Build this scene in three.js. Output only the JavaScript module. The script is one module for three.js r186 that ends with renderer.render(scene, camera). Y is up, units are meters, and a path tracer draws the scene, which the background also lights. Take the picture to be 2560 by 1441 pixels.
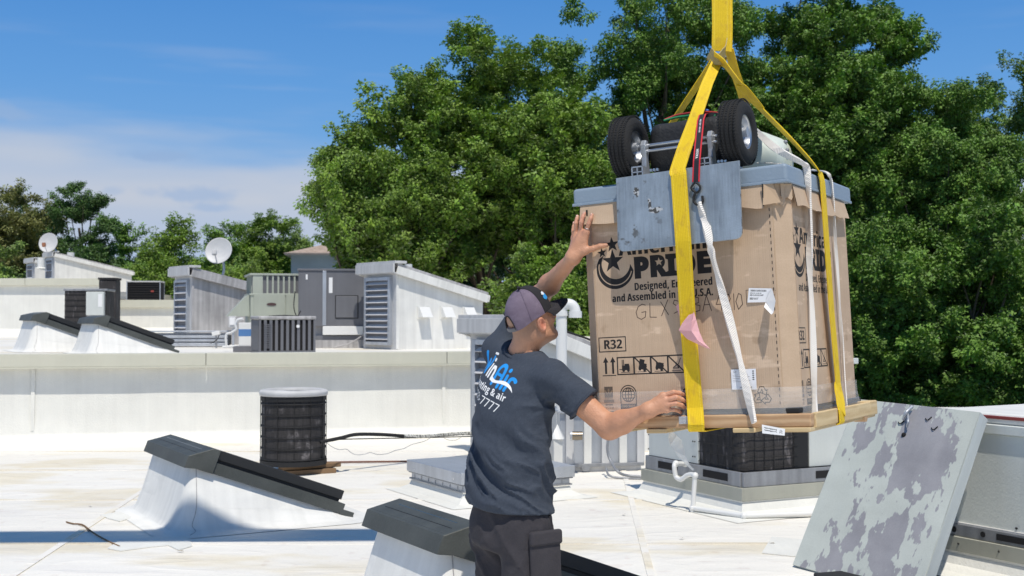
import * as THREE from 'three';
import { RoundedBoxGeometry } from 'three/addons/geometries/RoundedBoxGeometry.js';
import { mergeGeometries, mergeVertices } from 'three/addons/utils/BufferGeometryUtils.js';

// ---------------------------------------------------------------- camera, sky, sun, exposure
const scene = new THREE.Scene();
const FL = 3000, CX = 1280, CY = 720.5, HZ = 800, EYE = 1.6;          // lens in pixels of the photograph (2560 x 1441)
const PITCH = Math.atan((HZ - CY) / FL);
const camera = new THREE.PerspectiveCamera(2 * Math.atan(CY / FL) * 180 / Math.PI, 2560 / 1441, 0.05, 2000);
camera.position.set(0, EYE, 0); camera.rotation.set(PITCH, 0, 0);
camera.focus = 5.4; camera.userData.fStop = 7;
const renderer = new THREE.WebGLRenderer({ antialias: true });
renderer.toneMapping = THREE.LinearToneMapping;
renderer.toneMappingExposure = 1.10;
renderer.shadowMap.enabled = true;
const SUN = new THREE.Vector3(0.09, 0.90, 0.42).normalize();
const sun = new THREE.DirectionalLight(new THREE.Color(1.0, 0.94, 0.84), 3.4);
sun.target.position.set(0, 0, -8); sun.position.copy(SUN).multiplyScalar(60).add(sun.target.position);
sun.castShadow = true; sun.shadow.mapSize.set(4096, 4096);
Object.assign(sun.shadow.camera, { left: -45, right: 45, top: 45, bottom: -45, near: 1, far: 200 });
scene.add(sun, sun.target);

// ---------------------------------------------------------------- numbers
function mulberry(s) { return () => { s = (s + 0x6d2b79f5) | 0; let t = Math.imul(s ^ (s >>> 15), 1 | s); t = (t + Math.imul(t ^ (t >>> 7), 61 | t)) ^ t; return ((t ^ (t >>> 14)) >>> 0) / 4294967296; }; }
const rnd = mulberry(77);
const rr = (a, b) => a + (b - a) * rnd();
const { sin, cos, abs, max, min, sqrt, floor, PI, hypot, exp, atan2 } = Math;
const clamp = (x, a = 0, b = 1) => max(a, min(b, x)), sstep = (a, b, x) => { const t = clamp((x - a) / (b - a)); return t * t * (3 - 2 * t); }, mix = (a, b, t) => a + (b - a) * t;
const V = (x, y, z) => new THREE.Vector3(x, y, z);
function h2(ix, iy, s) { let h = Math.imul(ix, 374761393) ^ Math.imul(iy, 668265263) ^ Math.imul(s, 2246822519); h = Math.imul(h ^ (h >>> 13), 1274126177); return ((h ^ (h >>> 16)) >>> 0) / 4294967296; }
function vn(x, y, s = 1, px = 0, py = 0) {                                // value noise, tileable when px, py are given
  const ix = floor(x), iy = floor(y), fx = x - ix, fy = y - iy, u = fx * fx * (3 - 2 * fx), v = fy * fy * (3 - 2 * fy);
  const w = (i, p) => (p ? ((i % p) + p) % p : i);
  const a = w(ix, px), b = w(ix + 1, px), c = w(iy, py), d = w(iy + 1, py);
  return mix(mix(h2(a, c, s), h2(b, c, s), u), mix(h2(a, d, s), h2(b, d, s), u), v);
}
function fbm(x, y, o = 4, s = 1, px = 0, py = 0) { let f = 0, a = 0.5, n = 0; for (let i = 0; i < o; i++) { f += a * vn(x, y, s + i * 17, px, py); n += a; x *= 2; y *= 2; px *= 2; py *= 2; a *= 0.5; } return f / n; }
function h3(ix, iy, iz, s) { return h2(ix + Math.imul(iz, 7919), iy ^ Math.imul(iz, 104729), s); }
function vn3(x, y, z, s = 1) {
  const ix = floor(x), iy = floor(y), iz = floor(z), fx = x - ix, fy = y - iy, fz = z - iz, u = fx * fx * (3 - 2 * fx), v = fy * fy * (3 - 2 * fy), w = fz * fz * (3 - 2 * fz);
  const q = (k) => mix(mix(h3(ix, iy, iz + k, s), h3(ix + 1, iy, iz + k, s), u), mix(h3(ix, iy + 1, iz + k, s), h3(ix + 1, iy + 1, iz + k, s), u), v);
  return mix(q(0), q(1), w);
}
// the photograph's pixels as directions, for measuring where things stand
function dir(px, py) { const x = (px - CX) / FL, y = -(py - CY) / FL, c = cos(PITCH), s = sin(PITCH); return V(x, y * c + s, y * s - c); }
function at(px, py, Z) { const d = dir(px, py); return d.multiplyScalar(-Z / d.z).add(V(0, EYE, 0)); }

// ---------------------------------------------------------------- sky
{
  const W = 4096, H = 2048, data = new Float32Array(W * H * 4);
  const stops = [[-0.1, [0.36, 0.46, 0.66]], [0.0, [0.36, 0.47, 0.68]], [0.05, [0.33, 0.47, 0.72]], [0.13, [0.185, 0.40, 0.73]], [0.19, [0.125, 0.335, 0.70]], [0.27, [0.075, 0.26, 0.635]], [0.45, [0.06, 0.185, 0.43]], [1.0, [0.06, 0.13, 0.28]]];
  const grad = (y) => { for (let i = 1; i < stops.length; i++) if (y <= stops[i][0]) { const t = clamp((y - stops[i - 1][0]) / (stops[i][0] - stops[i - 1][0])); return [0, 1, 2].map((c) => mix(stops[i - 1][1][c], stops[i][1][c], t)); } return stops.at(-1)[1]; };
  for (let r = 0; r < H; r++) {
    const el = ((r + 0.5) / H - 0.5) * PI, sy = sin(el);
    const g = grad(sy < -0.1 ? -0.1 : sy).map((v) => v * 0.93);
    for (let c = 0; c < W; c++) {
      const o = (r * W + c) * 4; let R = g[0], G = g[1], B = g[2];
      if (sy < 0) { const k = sstep(0, -0.15, sy); R = mix(R, 0.20, k); G = mix(G, 0.22, k); B = mix(B, 0.20, k); }
      else if (el < 0.42) {
        const az = (c + 0.5) / W * 2 * PI;                              // the picture looks towards az = PI / 2
        const e = el * 57.3, a = az * 57.3;
        // a wide thin bank of stratus low on the horizon with a soft upper edge, denser towards the left
        const edge = 7.9 + 1.5 * (fbm(a * 0.07 + 3, 1.5, 3, 5, 25, 0) - 0.5) + 1.1 * sstep(80, 66, a) * sstep(40, 62, a) + 1.6 * (fbm(a * 0.22, e * 1.5, 4, 9, 79, 0) - 0.5);
        let k = sstep(edge + 0.8, edge - 2.0, e) * sstep(1.0, 4.8, e);
        k *= 0.62 + 0.38 * fbm(a * 0.16, e * 0.9, 4, 21, 58, 0);
        // wisps above the bank
        k = max(k, 0.16 * sstep(0.55, 0.85, fbm(a * 0.12 + 1, e * 1.3, 5, 41, 43, 0)) * sstep(17, 10, e));
        R = mix(R, 0.50, k); G = mix(G, 0.54, k); B = mix(B, 0.62, k);
        // small detached blue-grey clouds inside the bank
        const blob = (a0, e0, wa, we, s, str) => { const da = (a - a0) / wa, de = (e - e0) / we + 0.8 * (fbm(a * 1.3, e * 2, 3, s) - 0.5); const q = str * sstep(1.1, 0.4, sqrt(da * da + (de > 0 ? de * de * 0.8 : de * de * 2.4)) + 0.7 * (fbm(a * 2.2, e * 4.5, 4, s + 3) - 0.5)); R = mix(R, 0.27, q); G = mix(G, 0.40, q); B = mix(B, 0.62, q); };
        if (a > 60 && a < 90 && e < 12 && e > 3) {
          blob(73.6, 7.45, 1.9, 0.35, 3, 0.75); blob(75.0, 5.75, 2.3, 0.5, 7, 0.55); blob(75.9, 5.2, 1.3, 0.3, 11, 0.5); blob(66.8, 9.0, 1.7, 0.55, 17, 0.55); blob(71.5, 5.8, 0.7, 0.25, 29, 0.35); }
      }
      data[o] = R; data[o + 1] = G; data[o + 2] = B; data[o + 3] = 1;
    }
  }
  const t = new THREE.DataTexture(data, W, H, THREE.RGBAFormat, THREE.FloatType);
  t.mapping = THREE.EquirectangularReflectionMapping; t.magFilter = THREE.LinearFilter; t.minFilter = THREE.LinearFilter; t.needsUpdate = true;
  scene.background = t; scene.environment = t;
}

// ---------------------------------------------------------------- naming
const used = new Map();
function numbered(n) { const k = used.get(n) ?? 0; used.set(n, k + 1); return k ? n + '_' + String(k).padStart(3, '0') : n; }
function tag(o, label, category, group, kind) { if (label) o.userData.label = label; if (category) o.userData.category = category; if (group) o.userData.group = group; if (kind) o.userData.kind = kind; return o; }
function thing(name, label, category, pos = [0, 0, 0], turn = 0, group) {
  const o = new THREE.Group(); o.name = numbered(name); scene.add(o);
  if (pos.isVector3) o.position.copy(pos); else o.position.set(...pos);
  o.rotation.y = turn; return tag(o, label, category, group);
}
function part(parent, name, geo, mat, label) {
  const g = Array.isArray(geo) ? (geo.length > 1 ? join(geo) : geo[0]) : geo;
  const m = new THREE.Mesh(g, mat); m.name = name; m.castShadow = m.receiveShadow = true; parent.add(m);
  if (label) m.userData.label = label; return m;
}
function struct(name, geo, mat, parent) { const m = part(parent || scene, numbered(name), geo, mat); if (!parent) m.userData.kind = 'structure'; return m; }
function copyOf(o, label, pos, turn, group) { const c = o.clone(); c.name = numbered(o.name.replace(/_\d{3}$/, '')); scene.add(c); if (pos.isVector3) c.position.copy(pos); else c.position.set(...pos); c.rotation.y = turn; c.userData = { ...o.userData, label }; if (group) c.userData.group = group; return c; }

// ---------------------------------------------------------------- geometry
function join(list) {
  const gs = list.flat(9).map((g) => { g = g.index ? g.toNonIndexed() : g; for (const k of Object.keys(g.attributes)) if (!['position', 'normal', 'uv'].includes(k)) g.deleteAttribute(k); return g; });
  return mergeGeometries(gs);
}
function uvm(g, s = 1, ox = 0, oy = 0) {                                  // uv in metres, looked up along the face's main axis
  g = g.index ? g.toNonIndexed() : g; const p = g.attributes.position, uv = new Float32Array(p.count * 2);
  const a = V(), b = V(), c = V();
  for (let i = 0; i < p.count; i += 3) {
    a.fromBufferAttribute(p, i); b.fromBufferAttribute(p, i + 1); c.fromBufferAttribute(p, i + 2);
    const n = b.clone().sub(a).cross(c.clone().sub(a)); const x = abs(n.x), y = abs(n.y), z = abs(n.z);
    [a, b, c].forEach((q, k) => { const [u, v] = x > y && x > z ? [q.z, q.y] : y > z ? [q.x, q.z] : [q.x, q.y]; uv[(i + k) * 2] = u * s + ox; uv[(i + k) * 2 + 1] = v * s + oy; });
  }
  g.setAttribute('uv', new THREE.BufferAttribute(uv, 2)); return g;
}
function place(g, p, r) { if (r) { g.rotateX(r[0]); g.rotateY(r[1]); g.rotateZ(r[2]); } if (p) g.translate(...p); return g; }
function bx(w, h, d, p, r, rad = 0.004) {
  const g = rad > 0 ? new RoundedBoxGeometry(w, h, d, 1, min(rad, w / 2.2, h / 2.2, d / 2.2)) : new THREE.BoxGeometry(w, h, d);
  return place(uvm(g), p, r);
}
function cyl(r0, r1, h, p, r, seg = 24, open = false) { return place(new THREE.CylinderGeometry(r1, r0, h, seg, 1, open).toNonIndexed(), p, r); }
function prism(pts, depth, bev = 0) {                                     // outline in x, y; extruded along z from 0
  const s = new THREE.Shape(pts.map((q) => new THREE.Vector2(q[0], q[1])));
  return uvm(new THREE.ExtrudeGeometry(s, { depth, bevelEnabled: bev > 0, bevelSize: bev, bevelThickness: bev, bevelSegments: 1, bevelOffset: -bev, steps: 1 }));
}
function tube(pts, r, seg = 40, rad = 8, tension = 0.5) { return new THREE.TubeGeometry(new THREE.CatmullRomCurve3(pts.map((p) => (p.isVector3 ? p : V(...p))), false, 'catmullrom', tension), seg, r, rad, false).toNonIndexed(); }
function bar(a, b, r, rad = 8) { const l = a.distanceTo(b), g = new THREE.CylinderGeometry(r, r, l, rad).toNonIndexed(); g.translate(0, l / 2, 0); g.applyQuaternion(new THREE.Quaternion().setFromUnitVectors(V(0, 1, 0), b.clone().sub(a).normalize())); g.translate(a.x, a.y, a.z); return g; }
function ribbon(pts, sides, w, t, uvs = 1) {                              // flat strap through points; sides = width directions; w number or list
  const n = pts.length, pos = [], uv = []; let len = 0; const rows = [];
  for (let i = 0; i < n; i++) {
    const T = pts[min(n - 1, i + 1)].clone().sub(pts[max(0, i - 1)]).normalize(); let S = (Array.isArray(sides) ? sides[i] : sides).clone(); S.addScaledVector(T, -S.dot(T)).normalize();
    const N = S.clone().cross(T).normalize(), ww = Array.isArray(w) ? w[i] : w; if (i) len += pts[i].distanceTo(pts[i - 1]);
    const q = (a, b) => pts[i].clone().addScaledVector(S, a * ww / 2).addScaledVector(N, b * t / 2);
    rows.push({ v: len * uvs, p: [q(-1, -1), q(1, -1), q(1, 1), q(-1, 1)] });
  }
  const U = [0, 1, 1, 0];
  for (let i = 0; i + 1 < n; i++) for (let k = 0; k < 4; k++) { const l = (k + 1) % 4, A = rows[i], B = rows[i + 1];
    for (const [R, m] of [[A, k], [A, l], [B, l], [A, k], [B, l], [B, k]]) { pos.push(R.p[m].x, R.p[m].y, R.p[m].z); uv.push(U[m], R.v); } }
  for (const [R, o] of [[rows[0], [0, 2, 1, 0, 3, 2]], [rows[n - 1], [0, 1, 2, 0, 2, 3]]]) for (const m of o) { pos.push(R.p[m].x, R.p[m].y, R.p[m].z); uv.push(U[m], R.v); }
  const g = new THREE.BufferGeometry(); g.setAttribute('position', new THREE.Float32BufferAttribute(pos, 3)); g.setAttribute('uv', new THREE.Float32BufferAttribute(uv, 2)); g.computeVertexNormals(); return g;
}
function quadSheet(a, b, c, d, t) {                                       // plate with corners a b c d (anticlockwise seen from the front) and thickness t behind
  const n = b.clone().sub(a).cross(d.clone().sub(a)).normalize().multiplyScalar(-t), P = [a, b, c, d, ...[a, b, c, d].map((q) => q.clone().add(n))];
  const idx = [0, 1, 2, 0, 2, 3, 5, 4, 7, 5, 7, 6, 4, 0, 3, 4, 3, 7, 1, 5, 6, 1, 6, 2, 3, 2, 6, 3, 6, 7, 4, 5, 1, 4, 1, 0], pos = [], uv = [], U = [[0, 0], [1, 0], [1, 1], [0, 1]];
  for (const i of idx) { pos.push(P[i].x, P[i].y, P[i].z); uv.push(...U[i % 4]); }
  const g = new THREE.BufferGeometry(); g.setAttribute('position', new THREE.Float32BufferAttribute(pos, 3)); g.setAttribute('uv', new THREE.Float32BufferAttribute(uv, 2)); g.computeVertexNormals(); return g;
}
function hull4(ring0, ring1) { return ring0.map((_, i) => [ring0[i], ring0[(i + 1) % ring0.length], ring1[(i + 1) % ring0.length], ring1[i]]); }
function quads(list) { const pos = []; for (const [a, b, c, d] of list) for (const q of [a, b, c, a, c, d]) pos.push(q.x, q.y, q.z); const g = new THREE.BufferGeometry(); g.setAttribute('position', new THREE.Float32BufferAttribute(pos, 3)); g.computeVertexNormals(); return uvm(g); }

// signed-distance field to mesh (surface nets), smooth normals
function surfaceNets(lo, hi, cell, f) {
  const n = [0, 1, 2].map((k) => Math.ceil((hi[k] - lo[k]) / cell) + 1), [nx, ny, nz] = n, F = new Float32Array(nx * ny * nz), id = (i, j, k) => i + nx * (j + ny * k);
  for (let k = 0; k < nz; k++) for (let j = 0; j < ny; j++) for (let i = 0; i < nx; i++) F[id(i, j, k)] = f(lo[0] + i * cell, lo[1] + j * cell, lo[2] + k * cell);
  const vid = new Int32Array(nx * ny * nz).fill(-1), pos = [], idx = [], C = [[0, 0, 0], [1, 0, 0], [0, 1, 0], [1, 1, 0], [0, 0, 1], [1, 0, 1], [0, 1, 1], [1, 1, 1]], E = [[0, 1], [2, 3], [4, 5], [6, 7], [0, 2], [1, 3], [4, 6], [5, 7], [0, 4], [1, 5], [2, 6], [3, 7]];
  for (let k = 0; k < nz - 1; k++) for (let j = 0; j < ny - 1; j++) for (let i = 0; i < nx - 1; i++) {
    const v = C.map((c) => F[id(i + c[0], j + c[1], k + c[2])]); let neg = 0; for (const q of v) if (q < 0) neg++;
    if (!neg || neg === 8) continue;
    let x = 0, y = 0, z = 0, m = 0;
    for (const [a, b] of E) if ((v[a] < 0) !== (v[b] < 0)) { const t = v[a] / (v[a] - v[b]); x += C[a][0] + t * (C[b][0] - C[a][0]); y += C[a][1] + t * (C[b][1] - C[a][1]); z += C[a][2] + t * (C[b][2] - C[a][2]); m++; }
    vid[id(i, j, k)] = pos.length / 3; pos.push(lo[0] + (i + x / m) * cell, lo[1] + (j + y / m) * cell, lo[2] + (k + z / m) * cell);
  }
  const quad = (a, b, c, d, flip) => { if (a < 0 || b < 0 || c < 0 || d < 0) return; flip ? idx.push(a, c, b, a, d, c) : idx.push(a, b, c, a, c, d); };
  for (let k = 1; k < nz - 1; k++) for (let j = 1; j < ny - 1; j++) for (let i = 1; i < nx - 1; i++) {
    const s = F[id(i, j, k)] < 0;
    if (s !== F[id(i + 1, j, k)] < 0) quad(vid[id(i, j - 1, k - 1)], vid[id(i, j, k - 1)], vid[id(i, j, k)], vid[id(i, j - 1, k)], !s);
    if (s !== F[id(i, j + 1, k)] < 0) quad(vid[id(i - 1, j, k - 1)], vid[id(i - 1, j, k)], vid[id(i, j, k)], vid[id(i, j, k - 1)], !s);
    if (s !== F[id(i, j, k + 1)] < 0) quad(vid[id(i - 1, j - 1, k)], vid[id(i, j - 1, k)], vid[id(i, j, k)], vid[id(i - 1, j, k)], !s);
  }
  const g = new THREE.BufferGeometry(); g.setAttribute('position', new THREE.Float32BufferAttribute(pos, 3)); g.setIndex(idx); g.computeVertexNormals(); return g;
}

// ---------------------------------------------------------------- materials
function tex(w, h, fn, srgb = true, rep = [1, 1]) {
  const d = new Uint8Array(w * h * 4);
  for (let y = 0; y < h; y++) for (let x = 0; x < w; x++) { const c = fn(x / w, y / h, x, y), o = (y * w + x) * 4; if (typeof c === 'number') d[o] = d[o + 1] = d[o + 2] = clamp(c, 0, 255); else { d[o] = clamp(c[0], 0, 255); d[o + 1] = clamp(c[1], 0, 255); d[o + 2] = clamp(c[2], 0, 255); } d[o + 3] = 255; }
  const t = new THREE.DataTexture(d, w, h); t.wrapS = t.wrapT = THREE.RepeatWrapping; t.magFilter = THREE.LinearFilter; t.minFilter = THREE.LinearMipmapLinearFilter; t.generateMipmaps = true;
  if (srgb) t.colorSpace = THREE.SRGBColorSpace; t.repeat.set(...rep); t.needsUpdate = true; return t;
}
function canvasTex(w, h, draw) { const c = document.createElement('canvas'); c.width = w; c.height = h; const g = c.getContext('2d'); draw(g, w, h); const t = new THREE.CanvasTexture(c); t.colorSpace = THREE.SRGBColorSpace; t.anisotropy = 8; return t; }
const std = (o) => new THREE.MeshStandardMaterial({ roughness: 0.7, metalness: 0, ...o });
const lin = (r, g, b) => new THREE.Color().setRGB(r, g, b);
const fine = tex(256, 256, (u, v) => 255 * fbm(u * 32, v * 32, 4, 3, 32, 32), false, [3, 3]);
function mottled(r, g, b, amp, streak, seed, o = {}) {                   // painted sheet: uneven tone, vertical streaks; uv in metres, 2 m tile
  const t = tex(512, 512, (u, v) => { const n = fbm(u * 6, v * 6, 5, seed, 6, 6) - 0.5, s = (fbm(u * 40, v * 2, 4, seed + 5, 40, 2) - 0.5) * streak, p = (vn(u * 256, v * 256, seed + 9, 256, 256) - 0.5) * 0.25, k = 1 + amp * (n * 1.6 + s + p); return [r * k, g * k, b * k]; }, true, [0.5, 0.5]);
  return std({ map: t, roughness: 0.6, bumpMap: fine, bumpScale: 0.0008, ...o });
}
const M = {};
M.membrane = (() => {
  const S = 1024;
  const t = tex(S, S, (u, v) => {
    const st = sstep(0.56, 0.78, fbm(u * 5, v * 9, 5, 31, 5, 9)) * (0.4 + 0.6 * fbm(u * 24, v * 24, 3, 8, 24, 24)), sp = sstep(0.72, 0.86, fbm(u * 48, v * 48, 3, 77, 48, 48)) * 0.5, l = (fbm(u * 3, v * 3, 4, 12, 3, 3) - 0.5) * 18 + (vn(u * 512, v * 512, 4, 512, 512) - 0.5) * 7;
    const w = sstep(0.55, 0.75, fbm(u * 9 + fbm(u * 4, v * 4, 2, 3, 4, 4), v * 22, 4, 55, 0, 22)) * 4;
    return [239 + l - st * 13 - sp * 16 - w, 235 + l - st * 20 - sp * 22 - w, 226 + l - st * 36 - sp * 22 - w * 0.7];
  }, true, [1 / 5, 1 / 5]);
  const b = tex(S, S, (u, v) => { const r = fbm(u * 6, v * 15 + 1.6 * fbm(u * 4, v * 4, 3, 2, 4, 4), 4, 61, 6, 15), q = fbm(u * 3, v * 3, 3, 66, 3, 3); const ridge = 1 - abs(2 * r - 1); return 255 * (0.45 * q + 0.55 * Math.pow(ridge, 3)); }, false, [1 / 5, 1 / 5]);
  return std({ map: t, bumpMap: b, bumpScale: 0.022, roughness: 0.62 });
})();
M.membraneWall = mottled(228, 227, 220, 0.045, 0.9, 5, { roughness: 0.65, bumpScale: 0.002 });
M.coping = mottled(203, 201, 184, 0.05, 0.4, 9, { roughness: 0.5 });
M.whitePaint = mottled(226, 225, 220, 0.07, 1.3, 15, { roughness: 0.7 });
M.greyTrim = mottled(196, 196, 196, 0.10, 1.4, 19, { roughness: 0.7 });
M.greyDirty = mottled(170, 168, 168, 0.18, 1.6, 23, { roughness: 0.75 });
M.bronze = std({ map: tex(256, 256, (u, v) => { const k = (fbm(u * 5, v * 5, 5, 3, 5, 5) - 0.5) * 26 + (vn(u * 128, v * 128, 5, 128, 128) - 0.5) * 8; return [77 + k, 80 + k, 77 + k]; }, true, [1.5, 1.5]), roughness: 0.6, metalness: 0.1, bumpMap: fine, bumpScale: 0.0006 });
M.bronzeDark = std({ color: lin(0.026, 0.027, 0.028), roughness: 0.6, metalness: 0.2 });
M.black = std({ color: lin(0.012, 0.012, 0.013), roughness: 0.7 });
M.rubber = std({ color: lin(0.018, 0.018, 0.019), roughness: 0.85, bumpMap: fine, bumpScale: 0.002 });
M.darkVoid = std({ color: lin(0.012, 0.012, 0.014), roughness: 0.95 });
M.galv = mottled(186, 190, 196, 0.10, 0.8, 27, { roughness: 0.42, metalness: 0.55 });
M.galvDark = mottled(150, 152, 156, 0.16, 1.2, 29, { roughness: 0.5, metalness: 0.45 });
M.steel = std({ color: lin(0.55, 0.56, 0.58), roughness: 0.32, metalness: 0.9 });
M.unitGrey = mottled(206, 210, 206, 0.05, 0.7, 33, { roughness: 0.5 });
M.unitGreen = mottled(172, 178, 166, 0.06, 0.7, 35, { roughness: 0.55 });
M.unitDark = mottled(108, 109, 114, 0.08, 0.8, 37, { roughness: 0.55 });
M.unitBeige = mottled(168, 168, 156, 0.07, 0.6, 39, { roughness: 0.55 });
M.pvc = std({ color: lin(0.78, 0.78, 0.76), roughness: 0.35 });
M.coil = tex(512, 512, (u, v) => { const r = fbm(u * 5, v * 5, 4, 3, 5, 5); const dust = sstep(0.62, 0.82, fbm(u * 26, v * 5, 4, 14, 26, 5)) * (0.3 + 0.7 * vn(u * 120, v * 60, 5, 120, 60)); const fin = (vn(u * 256, v * 8, 7, 256, 8) - 0.5) * 16; const k = 38 + r * 26 + fin + dust * 70; return [k * 1.02, k * 0.98, k * 0.99]; }, true, [1, 1]);
M.coil = std({ map: M.coil, roughness: 0.85, bumpMap: fine, bumpScale: 0.003 });
M.wood = (() => { const t = tex(512, 512, (u, v) => { const w = v * 14 + 1.4 * fbm(u * 3, v * 6, 4, 6, 3, 6), r = 0.5 + 0.5 * sin(w * 6.28), g = fbm(u * 4, v * 90, 3, 8, 4, 90), k = 0.5 * r + 0.5 * g, kn = sstep(0.70, 0.8, fbm(u * 5, v * 5, 3, 99, 5, 5)); return [mix(214, 172, k) - kn * 40, mix(182, 134, k) - kn * 42, mix(144, 98, k) - kn * 34]; }, true, [1.1, 2.2]); return std({ map: t, roughness: 0.75, bumpMap: fine, bumpScale: 0.001 }); })();
M.woodPale = (() => { const t = tex(512, 512, (u, v) => { const w = v * 10 + 1.2 * fbm(u * 3, v * 5, 4, 16, 3, 5), r = 0.5 + 0.5 * sin(w * 6.28), g = fbm(u * 4, v * 70, 3, 18, 4, 70), k = 0.5 * r + 0.5 * g; return [mix(226, 196, k), mix(204, 168, k), mix(162, 122, k)]; }, true, [1.1, 2.2]); return std({ map: t, roughness: 0.75, bumpMap: fine, bumpScale: 0.001 }); })();
M.brownBlock = std({ color: lin(0.24, 0.15, 0.08), roughness: 0.85, bumpMap: fine, bumpScale: 0.002 });
M.redPaint = std({ color: lin(0.30, 0.05, 0.04), roughness: 0.6 });
M.paper = std({ color: lin(0.82, 0.82, 0.82), roughness: 0.6 });
// ================================================================ THE SETTING
M.grass = std({ map: tex(512, 512, (u, v) => { const n = fbm(u * 8, v * 8, 5, 3, 8, 8); return [50 + n * 30, 66 + n * 40, 30 + n * 18]; }, true, [0.08, 0.08]), roughness: 1 });
struct('ground', place(uvm(new THREE.PlaneGeometry(1800, 1800).rotateX(-PI / 2)), [0, -6, -400]), M.grass);
// lower roof: a thick deck covered with white membrane, laid in sheets whose edges lap over each other
const roof = struct('lower_roof', bx(24, 5.9, 27, [-1, -2.95, -8.5], null, 0), M.membrane);
{
  const A = 0.18; // sheets run nearly across the view; each lap is a thin proud strip
  for (const z of [-6.6, -8.62, -10.7, -12.8, -14.6]) part(roof, 'lap_seam', place(bx(14, 0.006, 0.05, [0, 0.003, 0], null, 0), [-1.2, 0, z], null), M.membrane);
  for (const [x, z0, z1, t] of [[-3.4, -7, -14.4, 0.09], [1.0, -6.2, -13.2, -0.06]]) part(roof, 'lap_seam', place(bx(0.05, 0.007, z0 - z1, [0, 0.0036, 0], [0, t, 0], 0), [x, 0, (z0 + z1) / 2]), M.membrane);
}
// step wall up to the next roof
const WA = V(-6.5, 0, -15.24), WB = V(-0.635, 0, -16.55), WD = WB.clone().sub(WA).normalize(), WN = V(-WD.z, 0, WD.x).multiplyScalar(1); // WN towards the viewer
const wallTurn = atan2(-WD.z, WD.x), wallAt = (s, y = 0, n = 0) => WA.clone().addScaledVector(WD, s).addScaledVector(WN, n).add(V(0, y, 0));
{
  const L0 = -7, L1 = 8.9, len = L1 - L0, mid = (L0 + L1) / 2;
  const w = thing('parapet_wall', 'long white parapet step wall with beige metal coping crossing behind the round condenser', 'wall', wallAt(mid), wallTurn);
  // membrane-faced wall with a sloping cant strip at its foot; slightly bellied so that it does not read as a perfect plane
  const ys = [0, 0.03, 0.10, 0.16, 0.4, 0.7, 1.06], zs = [0.19, 0.13, 0.045, 0.015, 0.0, 0.0, 0.0], N = 90, pos = [], uv = [];
  const P = (i, j) => { const x = -len / 2 + len * i / N, b = j > 2 ? 0.018 * (fbm(x * 0.9, ys[j] * 2.4, 3, 5) - 0.5) : 0.03 * (fbm(x * 0.8, j, 3, 6) - 0.5); return [x, ys[j], zs[j] + b]; };
  for (let i = 0; i < N; i++) for (let j = 0; j < ys.length - 1; j++) for (const [a, b] of [[0, 0], [1, 0], [1, 1], [0, 0], [1, 1], [0, 1]]) { const q = P(i + a, j + b); pos.push(...q); uv.push(q[0], q[1]); }
  let g = new THREE.BufferGeometry(); g.setAttribute('position', new THREE.Float32BufferAttribute(pos, 3)); g.setAttribute('uv', new THREE.Float32BufferAttribute(uv, 2));
  g = mergeVertices(g); g.computeVertexNormals();
  part(w, 'wall_face', g.toNonIndexed(), M.membraneWall);
  for (let x = -len / 2 + 2.1; x < len / 2; x += 5.3) part(w, 'lap_seam', bx(0.045, 0.84, 0.006, [x, 0.6, 0.013], [0, 0, rr(-0.004, 0.004)], 0), M.membraneWall);
  for (let i = 0; i < 5; i++) { const l = len / 5; part(w, 'coping', bx(l - 0.006, 0.165, 0.30, [-len / 2 + l * (i + 0.5), 1.082, 0.005], null, 0.006), M.coping); }
  part(w, 'drip_edge', bx(len, 0.02, 0.05, [0, 0.99, 0.135], null, 0), M.coping);
}
const UP = 1.05;
{
  const a = wallAt(-7, 0, -0.06), b = wallAt(8.9, 0, -0.06);
  const sh = new THREE.Shape([[a.x, -a.z], [b.x, -b.z], [b.x + 1.0, 30], [b.x + 1.2, 62], [-34, 62], [-34, -a.z]].map((q) => new THREE.Vector2(...q)));
  const g = uvm(new THREE.ExtrudeGeometry(sh, { depth: 1.5, bevelEnabled: false }).rotateX(-PI / 2)); g.translate(0, UP - 1.5, 0);
  struct('upper_roof', g, M.membrane);
  struct('building_body', uvm(new THREE.ExtrudeGeometry(sh, { depth: 5.4, bevelEnabled: false }).rotateX(-PI / 2).translate(0, UP - 6.95, 0)), M.membraneWall);
}
// walls of the roofs beyond
function farWall(label, px0, px1, Z, top, cop, base, depth, mat = M.membraneWall) {
  const a = at(px0, HZ, Z), b = at(px1, HZ, Z), w = thing('parapet_wall', label, 'wall', [(a.x + b.x) / 2, base, -Z]), len = b.x - a.x, h = top - base;
  part(w, 'wall_face', bx(len, h - cop, depth, [0, (h - cop) / 2, -depth / 2], null, 0), mat);
  part(w, 'cant_strip', place(prism([[0, 0], [0.25, 0], [0, 0.25]], len), [len / 2, 0, 0.0], [0, -PI / 2, 0]), mat);
  const n = max(1, Math.round(len / 3)); for (let i = 0; i < n; i++) part(w, 'coping', bx(len / n - 0.01, cop, depth + 0.3, [-len / 2 + len / n * (i + 0.5), h - cop / 2, -depth / 2], null, 0.01), M.coping);
  return w;
}
farWall('high white parapet wall with beige coping at the left edge, behind the black-sided condenser', -120, 250, 40, 2.98, 0.24, UP, 0.6);
farWall('low white parapet wall with beige coping between the black-sided condenser and the dish tower', 262, 905, 46, 2.36, 0.30, UP, 0.6);
farWall('farthest thin white parapet wall just visible under the small dark condenser', 240, 760, 60, 3.05, 0.14, 2.3, 0.5);
struct('far_roof', bx(12, 0.3, 16, [-9.5, 2.15, -54.6], null, 0), M.membrane);
struct('far_roof', bx(14, 0.3, 16, [-23.0, 2.6, -48.5], null, 0), M.membrane);

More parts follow.
